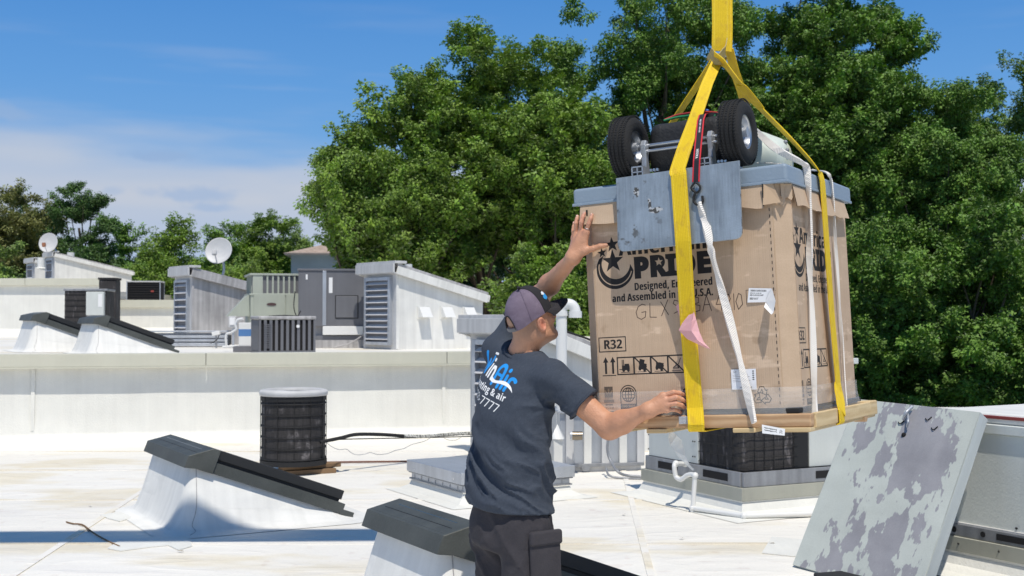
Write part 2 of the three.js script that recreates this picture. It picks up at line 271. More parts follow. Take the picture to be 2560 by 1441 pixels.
// ---------------------------------------------------------------- sloped skylights on flared membrane curbs
M.curbSkin = mottled(228, 227, 222, 0.06, 1.2, 47, { roughness: 0.6, bumpMap: M.membrane.bumpMap, bumpScale: 0.012 });
M.glassDark = new THREE.MeshPhysicalMaterial({ color: lin(0.05, 0.06, 0.06), roughness: 0.08, clearcoat: 1 });
function makeCurb(label, pos, turn, S = 1, W0 = 1.22) {
  const t = thing('skylight', label, 'skylight', pos, turn, 'sloped roof skylights on white curbs');
  const L = 1.18 * S, W = W0 * S, h0 = 0.5 * S, h1 = 0.06 * S, slope = atan2(h0 - h1, L);
  const off = [0.30, 0.215, 0.165, 0.135, 0.085, 0.0], fy = [0.004, 0.018, 0.055, 0.14, 0.40, 1], n = 10, rc = 0.06 * S;
  const ring = (o, f) => { const R = rc + o * 0.8, p = []; const x0 = -o, x1 = L + o, z0 = -W - o, z1 = o; for (const [cx, cz, a0] of [[x0 + R, z1 - R, PI], [x1 - R, z1 - R, PI / 2], [x1 - R, z0 + R, 0], [x0 + R, z0 + R, -PI / 2]]) for (let i = 0; i <= n; i++) { const a = a0 - (PI / 2) * i / n, x = cx + R * cos(a), z = cz + R * sin(a), top = mix(h0, h1, clamp(x / L)); p.push([x, max(0.004, f * top), z]); } return p; };
  const rings = off.map((o, i) => ring(o * S, fy[i])), pos2 = [], m = rings[0].length;
  for (let r = 0; r + 1 < rings.length; r++) for (let i = 0; i < m; i++) { const j = (i + 1) % m, A = rings[r], B = rings[r + 1]; for (const q of [A[i], B[j], A[j], A[i], B[i], B[j]]) pos2.push(...q); }
  let g = new THREE.BufferGeometry(); g.setAttribute('position', new THREE.Float32BufferAttribute(pos2, 3)); g = mergeVertices(g, 1e-4); g.computeVertexNormals();
  part(t, 'curb_wall', uvm(g), M.curbSkin);
  part(t, 'lap_seam', tube(rings.slice(1).map((r, i) => V(...r[n - 2 + (i % 2)]).add(V(0, 0.002, 0.0015))), 0.0028, 30, 5), M.greyDirty);
  // metal work, built on the slope: local x runs down the slope from the upper edge, y is out of the slope
  const F = new THREE.Group(); F.name = 'frame'; F.position.set(0, h0, 0); F.rotation.z = -slope; t.add(F);
  const l = L / cos(slope), fl = 0.085 * S, o = 0.03;
  part(F, 'flange', bx(l + 2 * o, fl, 0.02, [l / 2, fl / 2 - 0.01, o], null, 0.003), M.bronze); part(F, 'flange', bx(l + 2 * o, fl, 0.02, [l / 2, fl / 2 - 0.01, -W - o], null, 0.003), M.bronze);
  part(F, 'flange', bx(0.02, fl, W + 2 * o - 0.02, [-o, fl / 2 - 0.01, -W / 2], null, 0.003), M.bronze); part(F, 'flange', bx(0.02, fl, W + 2 * o - 0.02, [l + o, fl / 2 - 0.01, -W / 2], null, 0.003), M.bronze);
  const y0 = fl + 0.012, rh = 0.075 * S, rin = 0.03;
  part(F, 'base_frame', bx(l - 0.02, 0.09, W - 0.03, [l / 2, fl - 0.022, -W / 2], null, 0), M.bronzeDark);
  part(F, 'glazing_rail', bx(l - 0.16, rh, 0.055, [l / 2 + 0.085, y0 + rh / 2, -rin], null, 0.006), M.bronzeDark); part(F, 'glazing_rail', bx(l - 0.16, rh, 0.055, [l / 2 + 0.085, y0 + rh / 2, -W + rin], null, 0.006), M.bronzeDark);
  part(F, 'glazing_rail', bx(0.055, rh - 0.01, W - 0.17, [l - 0.03, y0 + rh / 2, -W / 2], null, 0.006), M.bronzeDark);
  part(F, 'glass', bx(l - 0.12, 0.012, W - 0.13, [l / 2, y0 + rh * 0.5, -W / 2], null, 0), M.glassDark);
  part(F, 'spout', bx(0.12, 0.06, 0.03, [l + 0.07, 0.0, o - 0.004], null, 0.004), M.bronze);
  // hood over the upper edge
  const prof = [[-0.055, -0.03], [-0.055, 0.062], [0.11, 0.170], [0.17, 0.172], [0.17, -0.012], [0.03, -0.012]].map((q) => [q[0] * S, q[1] * S]);
  part(t, 'hood', place(prism(prof, W + 0.10, 0.004), [0, 0, -W - 0.05]).rotateZ(-slope).translate(0, h0, 0), M.bronze);
  return t;
}
makeCurb('left foreground sloped skylight with dark metal frame on flared white curb, beside the round condenser', [-2.43, 0, -9.1], 0.52);
makeCurb('nearest sloped skylight with grey-green metal hood, partly hidden behind the man', [-0.325, 0, -5.77], 0.52, 1, 0.82);
makeCurb('sloped skylight on the raised roof right in front of the black-sided condenser', [-6.59, UP, -19.0], 0.52);
makeCurb('sloped skylight on the raised roof at the far left, half covered by its twin', [-8.12, UP, -20.4], 0.52, 1.1);

// ---------------------------------------------------------------- louvred roof towers with sloping tops
M.louverBlade = mottled(196, 197, 200, 0.08, 0.5, 51, { roughness: 0.55 });
function makeTower(label, pos, turn, W, L, H1, H2, slats, hoods = 0, sideMat = M.whitePaint) {
  const t = thing('vent_tower', label, 'vent tower', pos, turn, null);
  part(t, 'wall', place(prism([[0.02, 0], [L, 0], [L, H2], [0.02, H1]], W), [0, 0, -W]), sideMat);
  const sl = atan2(H1 - H2, L), ll = L / cos(sl), ov = 0.09;
  const rg = new THREE.Group(); rg.name = 'roof'; rg.position.set(0, H1, 0); rg.rotation.z = -sl; t.add(rg);
  part(rg, 'deck', bx(ll + ov, 0.05, W + 2 * ov - 0.012, [ll / 2, 0.137, -W / 2], null, 0.004), M.greyDirty);
  part(rg, 'fascia', bx(ll + ov, 0.15, 0.035, [ll / 2, 0.035, ov], null, 0.005), sideMat); part(rg, 'fascia', bx(ll + ov, 0.15, 0.035, [ll / 2, 0.035, -W - ov], null, 0.005), sideMat);
  part(t, 'fascia', bx(0.04, 0.17, W + 2 * ov + 0.034, [-ov - 0.02, H1 + 0.08, -W / 2], null, 0.005), M.greyTrim);
  part(t, 'parapet_cap', bx(0.26, 0.05, W + 2 * ov + 0.06, [0.03, H1 + 0.185, -W / 2], null, 0.006), M.greyTrim);
  part(rg, 'fascia', bx(0.035, 0.13, W + 2 * ov, [ll + ov - 0.01, 0.05, -W / 2], null, 0.005), sideMat);
  part(t, 'soffit', bx(0.12, 0.02, W + 2 * ov, [-0.05, H1 - 0.01, -W / 2], null, 0), M.greyTrim);
  // corner boards and louvre
  part(t, 'front_panel', bx(0.02, H1, W, [0.009, H1 / 2, -W / 2], null, 0), M.greyTrim);
  const lw = W * 0.68, lh = H1 * 0.80, ly = H1 * 0.10 + lh / 2, fr = W * 0.055;
  const lv = new THREE.Group(); lv.name = 'louvre'; lv.position.set(0, ly, -W / 2); t.add(lv);
  part(lv, 'back', bx(0.006, lh, lw, [-0.0055, 0, 0], null, 0), M.unitDark);
  for (const [h, w, y, z] of [[lh + 2 * fr, fr, 0, lw / 2 + fr / 2], [lh + 2 * fr, fr, 0, -lw / 2 - fr / 2], [fr, lw, lh / 2 + fr / 2, 0], [fr, lw, -lh / 2 - fr / 2, 0]]) part(lv, 'frame', bx(0.07, h, w, [-0.035, y, z], null, 0.004), M.galv);
  for (let i = 0; i < slats; i++) part(lv, 'slat', bx(0.10, 0.008, lw - 0.005, [-0.038, -lh / 2 + lh * (i + 0.6) / slats, 0], [0, 0, 0.62], 0), M.louverBlade);
  part(t, 'corner_trim', bx(0.05, H1 - 0.02, 0.03, [0.026, H1 / 2, 0.006], null, 0.003), sideMat);
  for (let i = 0; i < hoods; i++) {
    const hx = L * (0.30 + 0.26 * i), s = W * 0.13, g = new THREE.Group(); g.name = 'wall_vent'; g.position.set(hx, H1 * 0.42, 0.0); t.add(g);
    part(g, 'hood', place(prism([[0, 0], [0, s * 1.3], [s * 0.35, s * 1.3], [s * 1.2, 0]], s * 1.5, 0.003), [s * 0.75, 0, 0.002], [0, -PI / 2, 0]), M.pvc);
    part(g, 'backplate', bx(s * 1.8, s * 1.7, 0.012, [0, s * 0.6, 0.006], null, 0.002), sideMat);
  }
  return t;
}
makeTower('right-hand white louvred roof tower with long sloping top and small vents on its side', [-2.13, UP, -22], 0.66, 1.14, 1.98, 1.42, 0.93, 10, 3);
makeTower('grey louvred roof tower carrying the large satellite dish, left of the green-grey unit', [-6.95, UP, -26.0], 0.66, 0.92, 1.9, 1.52, 1.1, 8, 0, M.greyDirty);
makeTower('near white louvred roof tower standing right behind the man', [0.20, 0, -13.55], 0.66, 1.14, 1.98, 1.45, 0.80, 9, 0);
makeTower('distant white louvred tower at the far left carrying the small rusty dish', [-19.85, 2.75, -52], 0.66, 1.25, 3.4, 1.62, 0.9, 4);
makeTower('distant white tower at the far left edge, left of the dish tower', [-21.9, 2.75, -55], 0.66, 1.25, 3.2, 1.5, 0.85, 3);

// ---------------------------------------------------------------- satellite dishes
function makeDish(label, centre, foot, R, face, rust) {
  const t = thing('satellite_dish', label, 'satellite dish', foot);
  const c = centre.clone().sub(foot), q = new THREE.Quaternion().setFromUnitVectors(V(0, 1, 0), face.clone().normalize());
  const pts = []; for (let i = 0; i <= 14; i++) { const r = R * i / 14; pts.push(new THREE.Vector2(r, 0.22 * r * r / R)); } for (let i = 14; i >= 0; i--) { const r = R * i / 14 * 1.012; pts.push(new THREE.Vector2(r, 0.22 * r * r / R - 0.018)); }
  const g = new THREE.LatheGeometry(pts, 40).toNonIndexed(); g.applyQuaternion(q); g.translate(c.x, c.y, c.z);
  part(t, 'reflector', g, std({ map: tex(256, 256, (u, v) => { const n = fbm(u * 5, v * 5, 4, 4, 5, 5), k = 206 + 26 * (n - 0.5), r = rust ? sstep(0.5, 0.75, v) * sstep(0.58, 0.62, u) * sstep(0.85, 0.8, u) : 0; return [k, k - 60 * r, k - 100 * r]; }), roughness: 0.5 }));
  const loc = (x, y, z) => V(x, y, z).applyQuaternion(q).add(c);
  const down = V(0, -1, 0).applyQuaternion(q.clone().invert()); down.y = 0; down.normalize();
  const rim = down.clone().multiplyScalar(R * 0.95).setY(0.2 * R), feed = down.clone().multiplyScalar(R * 0.42).setY(R * 0.92);
  part(t, 'feed_arm', [bar(loc(rim.x, rim.y, rim.z), loc(feed.x, feed.y, feed.z), 0.022 * R / 0.5)], M.galv);
  const lb = bx(0.34 * R, 0.3 * R, 0.42 * R, null, null, 0.03); lb.applyQuaternion(q); const lp = loc(feed.x, feed.y, feed.z); lb.translate(lp.x, lp.y, lp.z);
  part(t, 'feed_horn', lb, rust ? std({ color: lin(0.30, 0.13, 0.07), roughness: 0.8 }) : M.greyTrim);
  part(t, 'mast', tube([V(0, 0, 0), V(0.03, c.y * 0.35, 0), c.clone().add(loc(0, -0.12, 0).sub(c)).multiplyScalar(1)], 0.045 * R / 0.5, 20), M.galv);
  const bk = bx(0.30 * R, 0.12, 0.4 * R, null, null, 0.01); bk.applyQuaternion(q); const bp = loc(0, -0.07, 0); bk.translate(bp.x, bp.y, bp.z); part(t, 'bracket', bk, M.galvDark);
  return t;
}
makeDish('large white satellite dish on the grey louvred tower', at(548, 629, 26.8), at(556, 690, 26.9), 0.305, V(-0.12, 0.30, 1), false);
makeDish('small white satellite dish with rust stain at the far left', at(122, 608, 52), at(148, 662, 52.2), 0.43, V(-0.15, 0.2, 1), true);

// ---------------------------------------------------------------- small vent pipes
function stub(label, p, r, h) { const t = thing('vent_pipe', label, 'vent pipe', p); part(t, 'pipe', [cyl(r, r, h, [0, h / 2, 0])], M.pvc); part(t, 'collar', cyl(r * 1.5, r * 1.15, 0.06, [0, 0.03, 0]), M.membraneWall); return t; }
stub('short white vent pipe just right of the rusty dish at far left', at(176, 655, 54), 0.16, 0.42);
stub('short white vent pipe just left of the rusty dish mast', at(102, 672, 54), 0.16, 0.5);
stub('short white vent pipe behind the sloping top of the right-hand tower', at(1021, 705, 24.5), 0.075, 0.36);
// ================================================================ ROOFTOP EQUIPMENT
const yaw = (t) => ({ x: V(cos(t), 0, -sin(t)), z: V(sin(t), 0, cos(t)) });
function fanTop(parent, cx, y, cz, R, blades = 4) {                      // fan guard: rings, spokes, blades, hub
  const g = new THREE.Group(); g.name = 'fan'; g.position.set(cx, y, cz); parent.add(g);
  const rings = []; for (let i = 1; i <= 9; i++) rings.push(new THREE.TorusGeometry(R * i / 9.2, 0.0035, 5, 40).rotateX(PI / 2).translate(0, 0.012 * (1 - i / 9), 0));
  for (let i = 0; i < 8; i++) { const a = i * PI / 4; rings.push(bar(V(0.03 * cos(a), 0.01, 0.03 * sin(a)), V(R * cos(a), 0, R * sin(a)), 0.004, 5)); }
  part(g, 'guard', rings, M.black);
  for (let i = 0; i < blades; i++) part(g, 'blade', place(place(bx(R * 0.86, 0.006, R * 0.42, [R * 0.46, 0, 0], null, 0), null, [0.4, 0, 0]), [0, -0.10, 0], [0, i * 2 * PI / blades, 0]), M.galv);
  part(g, 'hub', cyl(0.07, 0.07, 0.10, [0, -0.10, 0]), M.black);
  return g;
}
// ---- round condenser
{
  const p = at(733, 1180, 12.6); p.y = 0.10;
  const t = thing('round_condenser', 'round condenser with black coil drum and pale metal top ring, standing alone on brown wood', 'condenser', p);
  const R = 0.335, Hc = 0.74;
  part(t, 'coil', [cyl(R * 0.985, R * 0.985, Hc - 0.04, [0, Hc / 2, 0], null, 56, true), cyl(R * 0.97, R * 0.97, 0.02, [0, 0.03, 0], null, 40)], M.coil).geometry.attributes.uv.needsUpdate = true;
  for (const y of [0.06, 0.17, 0.285, 0.40, 0.515, 0.63]) part(t, 'guard_ring', new THREE.TorusGeometry(R + 0.003, 0.0065, 6, 56).rotateX(PI / 2).translate(0, y, 0), M.black);
  for (let i = 0; i < 12; i++) { const a = i * PI / 6 + 0.2, x = (R + 0.004) * sin(a), z = (R + 0.004) * cos(a); part(t, 'guard_wire', bar(V(x, 0.02, z), V(x, Hc, z), 0.0045, 5), M.black); }
  part(t, 'base_ring', cyl(R + 0.012, R + 0.012, 0.05, [0, 0.02, 0], null, 48), M.black);
  part(t, 'top_band', cyl(R + 0.004, R + 0.004, 0.05, [0, Hc - 0.055, 0], null, 48, true), M.black);
  const pr = [[R * 0.80, Hc - 0.01], [R * 0.83, Hc + 0.028], [R * 0.9, Hc + 0.036], [R + 0.012, Hc + 0.026], [R + 0.022, Hc + 0.006], [R + 0.016, Hc - 0.03], [R - 0.01, Hc - 0.032]].map((q) => new THREE.Vector2(...q));
  part(t, 'top_ring', new THREE.LatheGeometry(pr, 56).toNonIndexed(), M.greyTrim);
  fanTop(t, 0, Hc + 0.004, 0, R * 0.80);
  part(t, 'shroud', cyl(R * 0.80, R * 0.80, 0.25, [0, Hc - 0.13, 0], null, 40, true), M.unitDark);
  const b = thing('wood_block', 'brown wooden block under the round condenser', 'block', [p.x + 0.12, 0.0, p.z + 0.06], 0.5);
  part(b, 'plank', bx(0.62, 0.05, 0.26, [0, 0.026, 0], null, 0.006), M.brownBlock); part(b, 'plank', bx(0.66, 0.045, 0.12, [0.06, 0.0745, 0.02], [0, 0.1, 0], 0.006), M.brownBlock);
  // refrigerant lines
  const q = (x, y, Z) => at(x, y, Z).sub(V(p.x, 0, p.z)), ls = thing('refrigerant_line', 'black insulated refrigerant line with torn foil end, arching from the round condenser', 'pipe', [p.x, 0, p.z]);
  part(ls, 'insulation', tube([q(800, 1106, 12.4), q(850, 1096, 12.5), q(890, 1087, 12.7), q(950, 1087, 13.0), q(1012, 1091, 13.3)], 0.019, 50, 10), M.rubber);
  part(ls, 'foil_sleeve', tube([q(1008, 1091, 13.28), q(1060, 1092, 13.5), q(1110, 1088, 13.8), q(1150, 1085, 14.0), q(1200, 1084, 14.2)], 0.021, 40, 10), std({ map: tex(256, 64, (u, v) => { const n = fbm(u * 40, v * 8, 4, 3, 40, 8), k = n > 0.52 ? 225 : n > 0.44 ? 190 : 120; return [k, k, k - 6]; }, true, [3, 1]), roughness: 0.4, metalness: 0.3, bumpMap: fine, bumpScale: 0.004 }));
  part(ls, 'copper_pipe', tube([q(812, 1104, 12.4), q(860, 1099, 12.6), q(1000, 1096, 13.2), q(1100, 1094, 13.7), q(1200, 1091, 14.2)], 0.006, 50, 6), M.rubber);
  const wr = thing('wire', 'thin grey control wire drooping in loops under the black refrigerant line', 'wire', [p.x, 0, p.z]);
  part(wr, 'conductor', tube([[816, 1107], [830, 1118], [848, 1125], [866, 1124], [880, 1134], [894, 1138], [912, 1136], [926, 1132], [944, 1137], [968, 1135], [988, 1127], [1010, 1122], [1030, 1112], [1060, 1104], [1075, 1096]].map(([x, y]) => q(x, y, 12.2 + (x - 816) / 260)), 0.0032, 120, 5), M.galvDark);
  part(wr, 'conductor', tube([[1110, 1096], [1122, 1101], [1138, 1101], [1152, 1095]].map(([x, y]) => q(x, y, 13.6)), 0.0032, 20, 5), M.galvDark);
  const cu = thing('copper_line', 'thin reddish brown pipe lying on the roof between condenser and metal curb', 'pipe', [p.x, 0, p.z]);
  part(cu, 'pipe', tube([[812, 1157], [840, 1157], [880, 1159], [930, 1158], [980, 1156], [1034, 1155], [1090, 1152], [1150, 1139], [1180, 1128]].map(([x, y], i) => { const v = at(x, y, 13.35 + i * 0.02); v.y = 0.018; return v.sub(V(p.x, 0, p.z)); }), 0.011, 60, 8), std({ color: lin(0.17, 0.075, 0.05), roughness: 0.7 }));
}
// ---- low square metal roof curb with cap
{
  const t = thing('metal_curb', 'low square galvanized curb cap on stacked metal flashing, left of the man', 'roof curb', [-0.416, 0, -10.4], 0.506);
  const L = 1.05;
  const ring = (y, h, o, m, nm, r = 0.003) => { for (const [w, d, x, z] of [[L + 2 * o, 0.012, L / 2, o], [L + 2 * o, 0.012, L / 2, -L - o], [0.012, L + 2 * o - 0.014, -o, -L / 2], [0.012, L + 2 * o - 0.014, L + o, -L / 2]]) part(t, nm, bx(w, h, d, [x, y + h / 2, z], null, r), m); };
  part(t, 'membrane_boot', (() => { const g = []; for (const [a, b, ya, yb] of [[0.20, 0.10, 0.004, 0.02], [0.10, 0.03, 0.02, 0.06], [0.03, 0.0, 0.06, 0.14]]) { const R0 = [V(-a, ya, a), V(L + a, ya, a), V(L + a, ya, -L - a), V(-a, ya, -L - a)], R1 = [V(-b, yb, b), V(L + b, yb, b), V(L + b, yb, -L - b), V(-b, yb, -L - b)]; g.push(...hull4(R0, R1)); } return quads(g); })(), M.membraneWall);
  ring(0.055, 0.05, 0.004, M.galv, 'flashing'); ring(0.108, 0.012, 0.03, M.galvDark, 'flashing_lip'); ring(0.12, 0.045, 0.012, M.galv, 'flashing'); ring(0.168, 0.01, 0.035, M.galvDark, 'flashing_lip');
  for (let i = 0; i < 7; i++) for (const s of [0, 1]) part(t, 'rivet', bx(0.004, 0.03, 0.004, s ? [0.08 + i * 0.15, 0.142, 0.02] : [-0.02, 0.142, -0.08 - i * 0.15], null, 0), M.galvDark);
  part(t, 'neck', bx(L - 0.06, 0.12, L - 0.06, [L / 2, 0.12, -L / 2], null, 0), M.galvDark);
  part(t, 'cap', bx(L + 0.1, 0.105, L + 0.1, [L / 2, 0.232, -L / 2], null, 0.006), M.galv);
  for (const [x, z] of [[0.1, 0.052], [0.14, 0.052], [0.95, 0.052], [-0.052, -0.1], [-0.052, -0.95], [-0.052, -0.9]]) part(t, 'screw', new THREE.SphereGeometry(0.006, 6, 5).translate(x, 0.215, z).toNonIndexed(), M.steel);
}
// ---- gooseneck vent
{
  const b = at(1404, 1100, 12.75), t = thing('gooseneck_pipe', 'white plastic gooseneck vent pipe rising behind the brim of the cap', 'vent pipe', [b.x, 0, b.z]);
  const top = at(1404, 782, 12.75).y, r = 0.058;
  part(t, 'riser', [cyl(r, r, top, [0, top / 2, 0], null, 20)], M.pvc);
  const arc = []; for (let i = 0; i <= 12; i++) { const a = PI * i / 12; arc.push(V(0.073 - 0.073 * cos(a), top + 0.09 * sin(a), 0.02 * i / 12)); }
  part(t, 'bend', tube(arc, r, 30, 20), M.pvc);
  part(t, 'collar', cyl(r * 1.22, r * 1.22, 0.05, [0, top - 0.01, 0], null, 20), M.pvc); part(t, 'collar', cyl(r * 1.22, r * 1.22, 0.07, [0.146, top - 0.02, 0.02], null, 20), M.pvc);
  part(t, 'boot', cyl(0.13, 0.07, 0.2, [0, 0.1, 0]), M.membraneWall);
  const c = thing('cable', 'black cable lying along the edge of the tower roof behind the head', 'cable', at(1390, 815, 13.0));
  part(c, 'cable_run', tube([[1330, 800], [1392, 822], [1430, 834], [1475, 850], [1560, 885]].map(([x, y]) => at(x, y, 12.9 + (x - 1330) / 500).sub(c.position)), 0.012, 40, 6), M.rubber);
}
// ---- ribbed metal cabinet
{
  const b = at(1400, 1186, 12.6); const t = thing('metal_cabinet', 'silver ribbed sheet metal cabinet under the outstretched arm', 'cabinet', [b.x, 0, b.z], 0.22);
  const W = 0.90, Hh = 0.56; part(t, 'body', bx(W, Hh, 0.6, [W / 2, Hh / 2 + 0.06, -0.3], null, 0.004), M.galv);
  for (let i = 0; i < 5; i++) part(t, 'rib', bx(0.085, Hh - 0.03, 0.035, [0.10 + i * 0.195, Hh / 2 + 0.07, 0.016], null, 0.008), i % 2 ? M.whitePaint : M.greyTrim);
  part(t, 'flange', bx(W + 0.03, 0.035, 0.03, [W / 2, 0.072, 0.024], null, 0.004), M.galvDark);
  part(t, 'skirt', bx(W - 0.02, 0.07, 0.56, [W / 2, 0.035, -0.28], null, 0), M.greyTrim);
  for (const x of [0.09, 0.27]) part(t, 'tab', place(prism([[-0.045, 0], [0.045, 0], [0.045, -0.03], [0.03, -0.05], [-0.03, -0.05], [-0.045, -0.03]], 0.006), [x, 0.062, 0.036]), M.galvDark);
  part(t, 'lid', bx(W + 0.05, 0.03, 0.66, [W / 2, Hh + 0.075, -0.29], null, 0.006), M.galv);
  const l = thing('junction_can', 'small tarnished round junction can mounted on the ribbed cabinet', 'junction box', at(1442, 1090, 12.42));
  part(l, 'can', cyl(0.045, 0.045, 0.115, null, [0, 0, PI / 2], 20), std({ color: lin(0.26, 0.22, 0.17), roughness: 0.35, metalness: 0.8 })); part(l, 'lid', cyl(0.05, 0.05, 0.02, [-0.058, 0, 0], [0, 0, PI / 2], 20), M.galv); part(l, 'bracket', bx(0.03, 0.05, 0.08, [0.0, -0.03, -0.05], null, 0.002), M.galv);
  const v = thing('pyramid_vent', 'small white pyramid-topped vent cap by the right side of the shirt', 'vent cap', [at(1394, 1090, 12.2).x, 0, -12.2]);
  const vy = at(1394, 1096, 12.2).y; part(v, 'cap', new THREE.ConeGeometry(0.09, 0.15, 4, 1).toNonIndexed().rotateY(0.6).translate(0, vy + 0.07, 0), M.pvc); part(v, 'post', bx(0.09, vy, 0.09, [0, vy / 2, 0], [0, 0.1, 0], 0.004), M.whitePaint);
  const cd = thing('conduit', 'grey flexible conduit curving from the ribbed cabinet along the roof', 'conduit', [b.x, 0, b.z]), q = (x, y, Z) => at(x, y, Z).sub(V(b.x, 0, b.z));
  part(cd, 'conduit_run', tube([q(1521, 1090, 12.3), q(1519, 1128, 12.3), q(1528, 1155, 12.25), q(1545, 1180, 12.1), q(1570, 1190, 12.15), q(1620, 1193, 12.15), q(1680, 1196, 12.1)], 0.014, 60, 8), M.galvDark);
  part(cd, 'conduit_run', tube([q(1515, 1170, 12.3), q(1522, 1188, 12.15), q(1545, 1195, 12.1), q(1600, 1198, 12.05), q(1680, 1200, 12.0)], 0.011, 50, 8), M.galvDark);
}
// ---- packaged rooftop unit behind the load
function railFrame(t, Lx, Lz, y, h, slots) {
  for (const [w, d, x, z] of [[Lx, 0.03, Lx / 2, 0.0], [Lx, 0.03, Lx / 2, -Lz], [0.03, Lz - 0.034, 0.0, -Lz / 2], [0.03, Lz - 0.034, Lx, -Lz / 2]]) part(t, 'base_rail', bx(w, h, d, [x, y + h / 2, z], null, 0.004), M.galvDark);
  for (const [a, b, side] of slots) part(t, 'fork_slot', side === 'x' ? bx(b - a, h * 0.52, 0.006, [(a + b) / 2, y + h * 0.52, 0.0155], null, 0) : bx(0.006, h * 0.52, b - a, [-0.0155, y + h * 0.52, -(a + b) / 2], null, 0), M.darkVoid);
}
function curbBase(t, Lx, Lz, h0, h1) {
  const box = (o, ya, yb, m, nm) => part(t, nm, bx(Lx + 2 * o, yb - ya, Lz + 2 * o, [Lx / 2, (ya + yb) / 2, -Lz / 2], null, 0.004), m);
  box(0.02, 0.0, h0, M.membraneWall, 'curb'); box(0.035, h0, h1, M.unitBeige, 'curb_band');
  const g = [], a = 0.24, b = 0.03; for (const [o0, o1, ya, yb] of [[a, 0.12, 0.004, 0.016], [0.12, 0.05, 0.016, 0.05], [0.05, 0.022, 0.05, 0.11]]) { const R = (o, y) => [V(-o, y, o), V(Lx + o, y, o), V(Lx + o, y, -Lz - o), V(-o, y, -Lz - o)]; g.push(...hull4(R(o0, ya), R(o1, yb))); } part(t, 'membrane_skirt', quads(g), M.membraneWall);
}
{
  const ph = 0.47, Lx = 1.22, Lz = 1.42, t = thing('rooftop_unit', 'pale grey packaged rooftop unit with dirty black corner coil, below the hanging pallet', 'rooftop unit', [1.875, 0, -9.78], ph);
  curbBase(t, Lx, Lz, 0.13, 0.235); railFrame(t, Lx, Lz, 0.237, 0.12, [[0.18, 0.52, 'z'], [0.9, 1.2, 'z'], [0.75, 1.05, 'x']]);
  const y0 = 0.36, Hh = 0.86;
  part(t, 'rear_panel', bx(Lx - 0.72, Hh, Lz - 0.06, [Lx - (Lx - 0.72) / 2, y0 + Hh / 2, -Lz / 2], null, 0.006), M.unitGrey);
  part(t, 'side_panel', bx(0.70, Hh - 0.004, Lz - 0.66, [0.352, y0 + Hh / 2, -0.62 - (Lz - 0.66) / 2], null, 0.006), M.unitGrey);
  part(t, 'corner_post', bx(0.15, Hh - 0.01, 0.03, [0.62, y0 + Hh / 2, -0.03], null, 0), M.black);
  // rounded L-shaped coil at the near corner
  const c = [], R = 0.10; const outl = [[0.56, 0], [R, 0]]; for (let i = 0; i <= 8; i++) { const a = PI / 2 * i / 8; outl.push([R - R * sin(a), -R + R * cos(a)]); } outl.push([0, -0.62]);
  let len = 0; for (let i = 0; i + 1 < outl.length; i++) { const [x0, z0] = outl[i], [x1, z1] = outl[i + 1], d = hypot(x1 - x0, z1 - z0); const A = V(x0 + 0.02, y0, z0 - 0.02), B = V(x1 + 0.02, y0, z1 - 0.02); const g = new THREE.BufferGeometry(); const Q = [B, A, A.clone().setY(y0 + Hh), B.clone().setY(y0 + Hh)]; g.setAttribute('position', new THREE.Float32BufferAttribute([0, 1, 2, 0, 2, 3].flatMap((k) => Q[k].toArray()), 3)); const u0 = len, u1 = len + d; g.setAttribute('uv', new THREE.Float32BufferAttribute([u1, 0, u0, 0, u0, 1, u1, 0, u0, 1, u1, 1], 2)); g.computeVertexNormals(); c.push(g); len += d; }
  part(t, 'coil', c, M.coil);
  for (let i = 0; i < 11; i++) { const y = y0 + 0.03 + i * 0.082; part(t, 'guard_wire', tube([V(0.58, y, -0.008), V(R + 0.02, y, -0.008), V(0.04, y, -0.045), V(0.008, y, -R - 0.02), V(0.008, y, -0.62)], 0.0032, 24, 4), M.black); }
  for (const [x, z] of [[0.53, -0.008], [0.43, -0.008], [0.33, -0.008], [0.23, -0.008], [0.13, -0.008], [0.008, -0.15], [0.008, -0.25], [0.008, -0.35], [0.008, -0.45], [0.008, -0.55]]) part(t, 'guard_wire', bar(V(x, y0, z), V(x, y0 + Hh, z), 0.0032, 4), M.black);
  part(t, 'top_cover', bx(Lx + 0.03, 0.05, Lz + 0.03, [Lx / 2, y0 + Hh + 0.026, -Lz / 2], null, 0.008), M.unitGrey); fanTop(t, 0.4, y0 + Hh + 0.06, -0.42, 0.3);
  for (const [x, z] of [[-0.002, -0.66], [-0.002, -1.38], [-0.002, -0.69]]) for (const y of [0.42, 0.55, 0.7]) part(t, 'screw', new THREE.SphereGeometry(0.007, 6, 5).toNonIndexed().translate(0.0, y, z), M.black);
  part(t, 'handle_recess', bx(0.09, 0.03, 0.01, [0.78, 0.95, 0.0], null, 0.004), M.darkVoid);
  // condensate trap, in the unit's own plastic pipe
  const d = thing('drain_pipe', 'white plastic condensate drain with trap at the corner of the grey unit', 'pipe', [0, 0, 0]);
  const Z0 = 10.15, q = (x, y, Z) => at(x, y, Z), W = [q(1714, 1160, 10.35), q(1690, 1160, 10.25), q(1686, 1166, 10.2), q(1690, 1192, 10.2), q(1702, 1200, 10.15), q(1718, 1189, 10.1), q(1730, 1187, 10.05), q(1738, 1190, 10.0)];
  const o = V(W[7].x, 0, W[7].z); d.position.copy(o); const lo = (v) => v.clone().sub(o);
  part(d, 'trap', tube(W.map(lo), 0.020, 70, 12, 0.3), M.pvc); part(d, 'drop', bar(lo(q(1738, 1188, 10.0)), lo(q(1732, 1281, 10.02)), 0.020, 12), M.pvc);
  const e = q(1860, 1299, 9.62), f = q(2040, 1286, 9.75); e.y = f.y = 0.035; const k = q(1732, 1281, 10.02); k.y = 0.035;
  part(d, 'run', [bar(lo(k), lo(e), 0.021, 12), bar(lo(e), lo(f), 0.021, 12)], M.pvc);
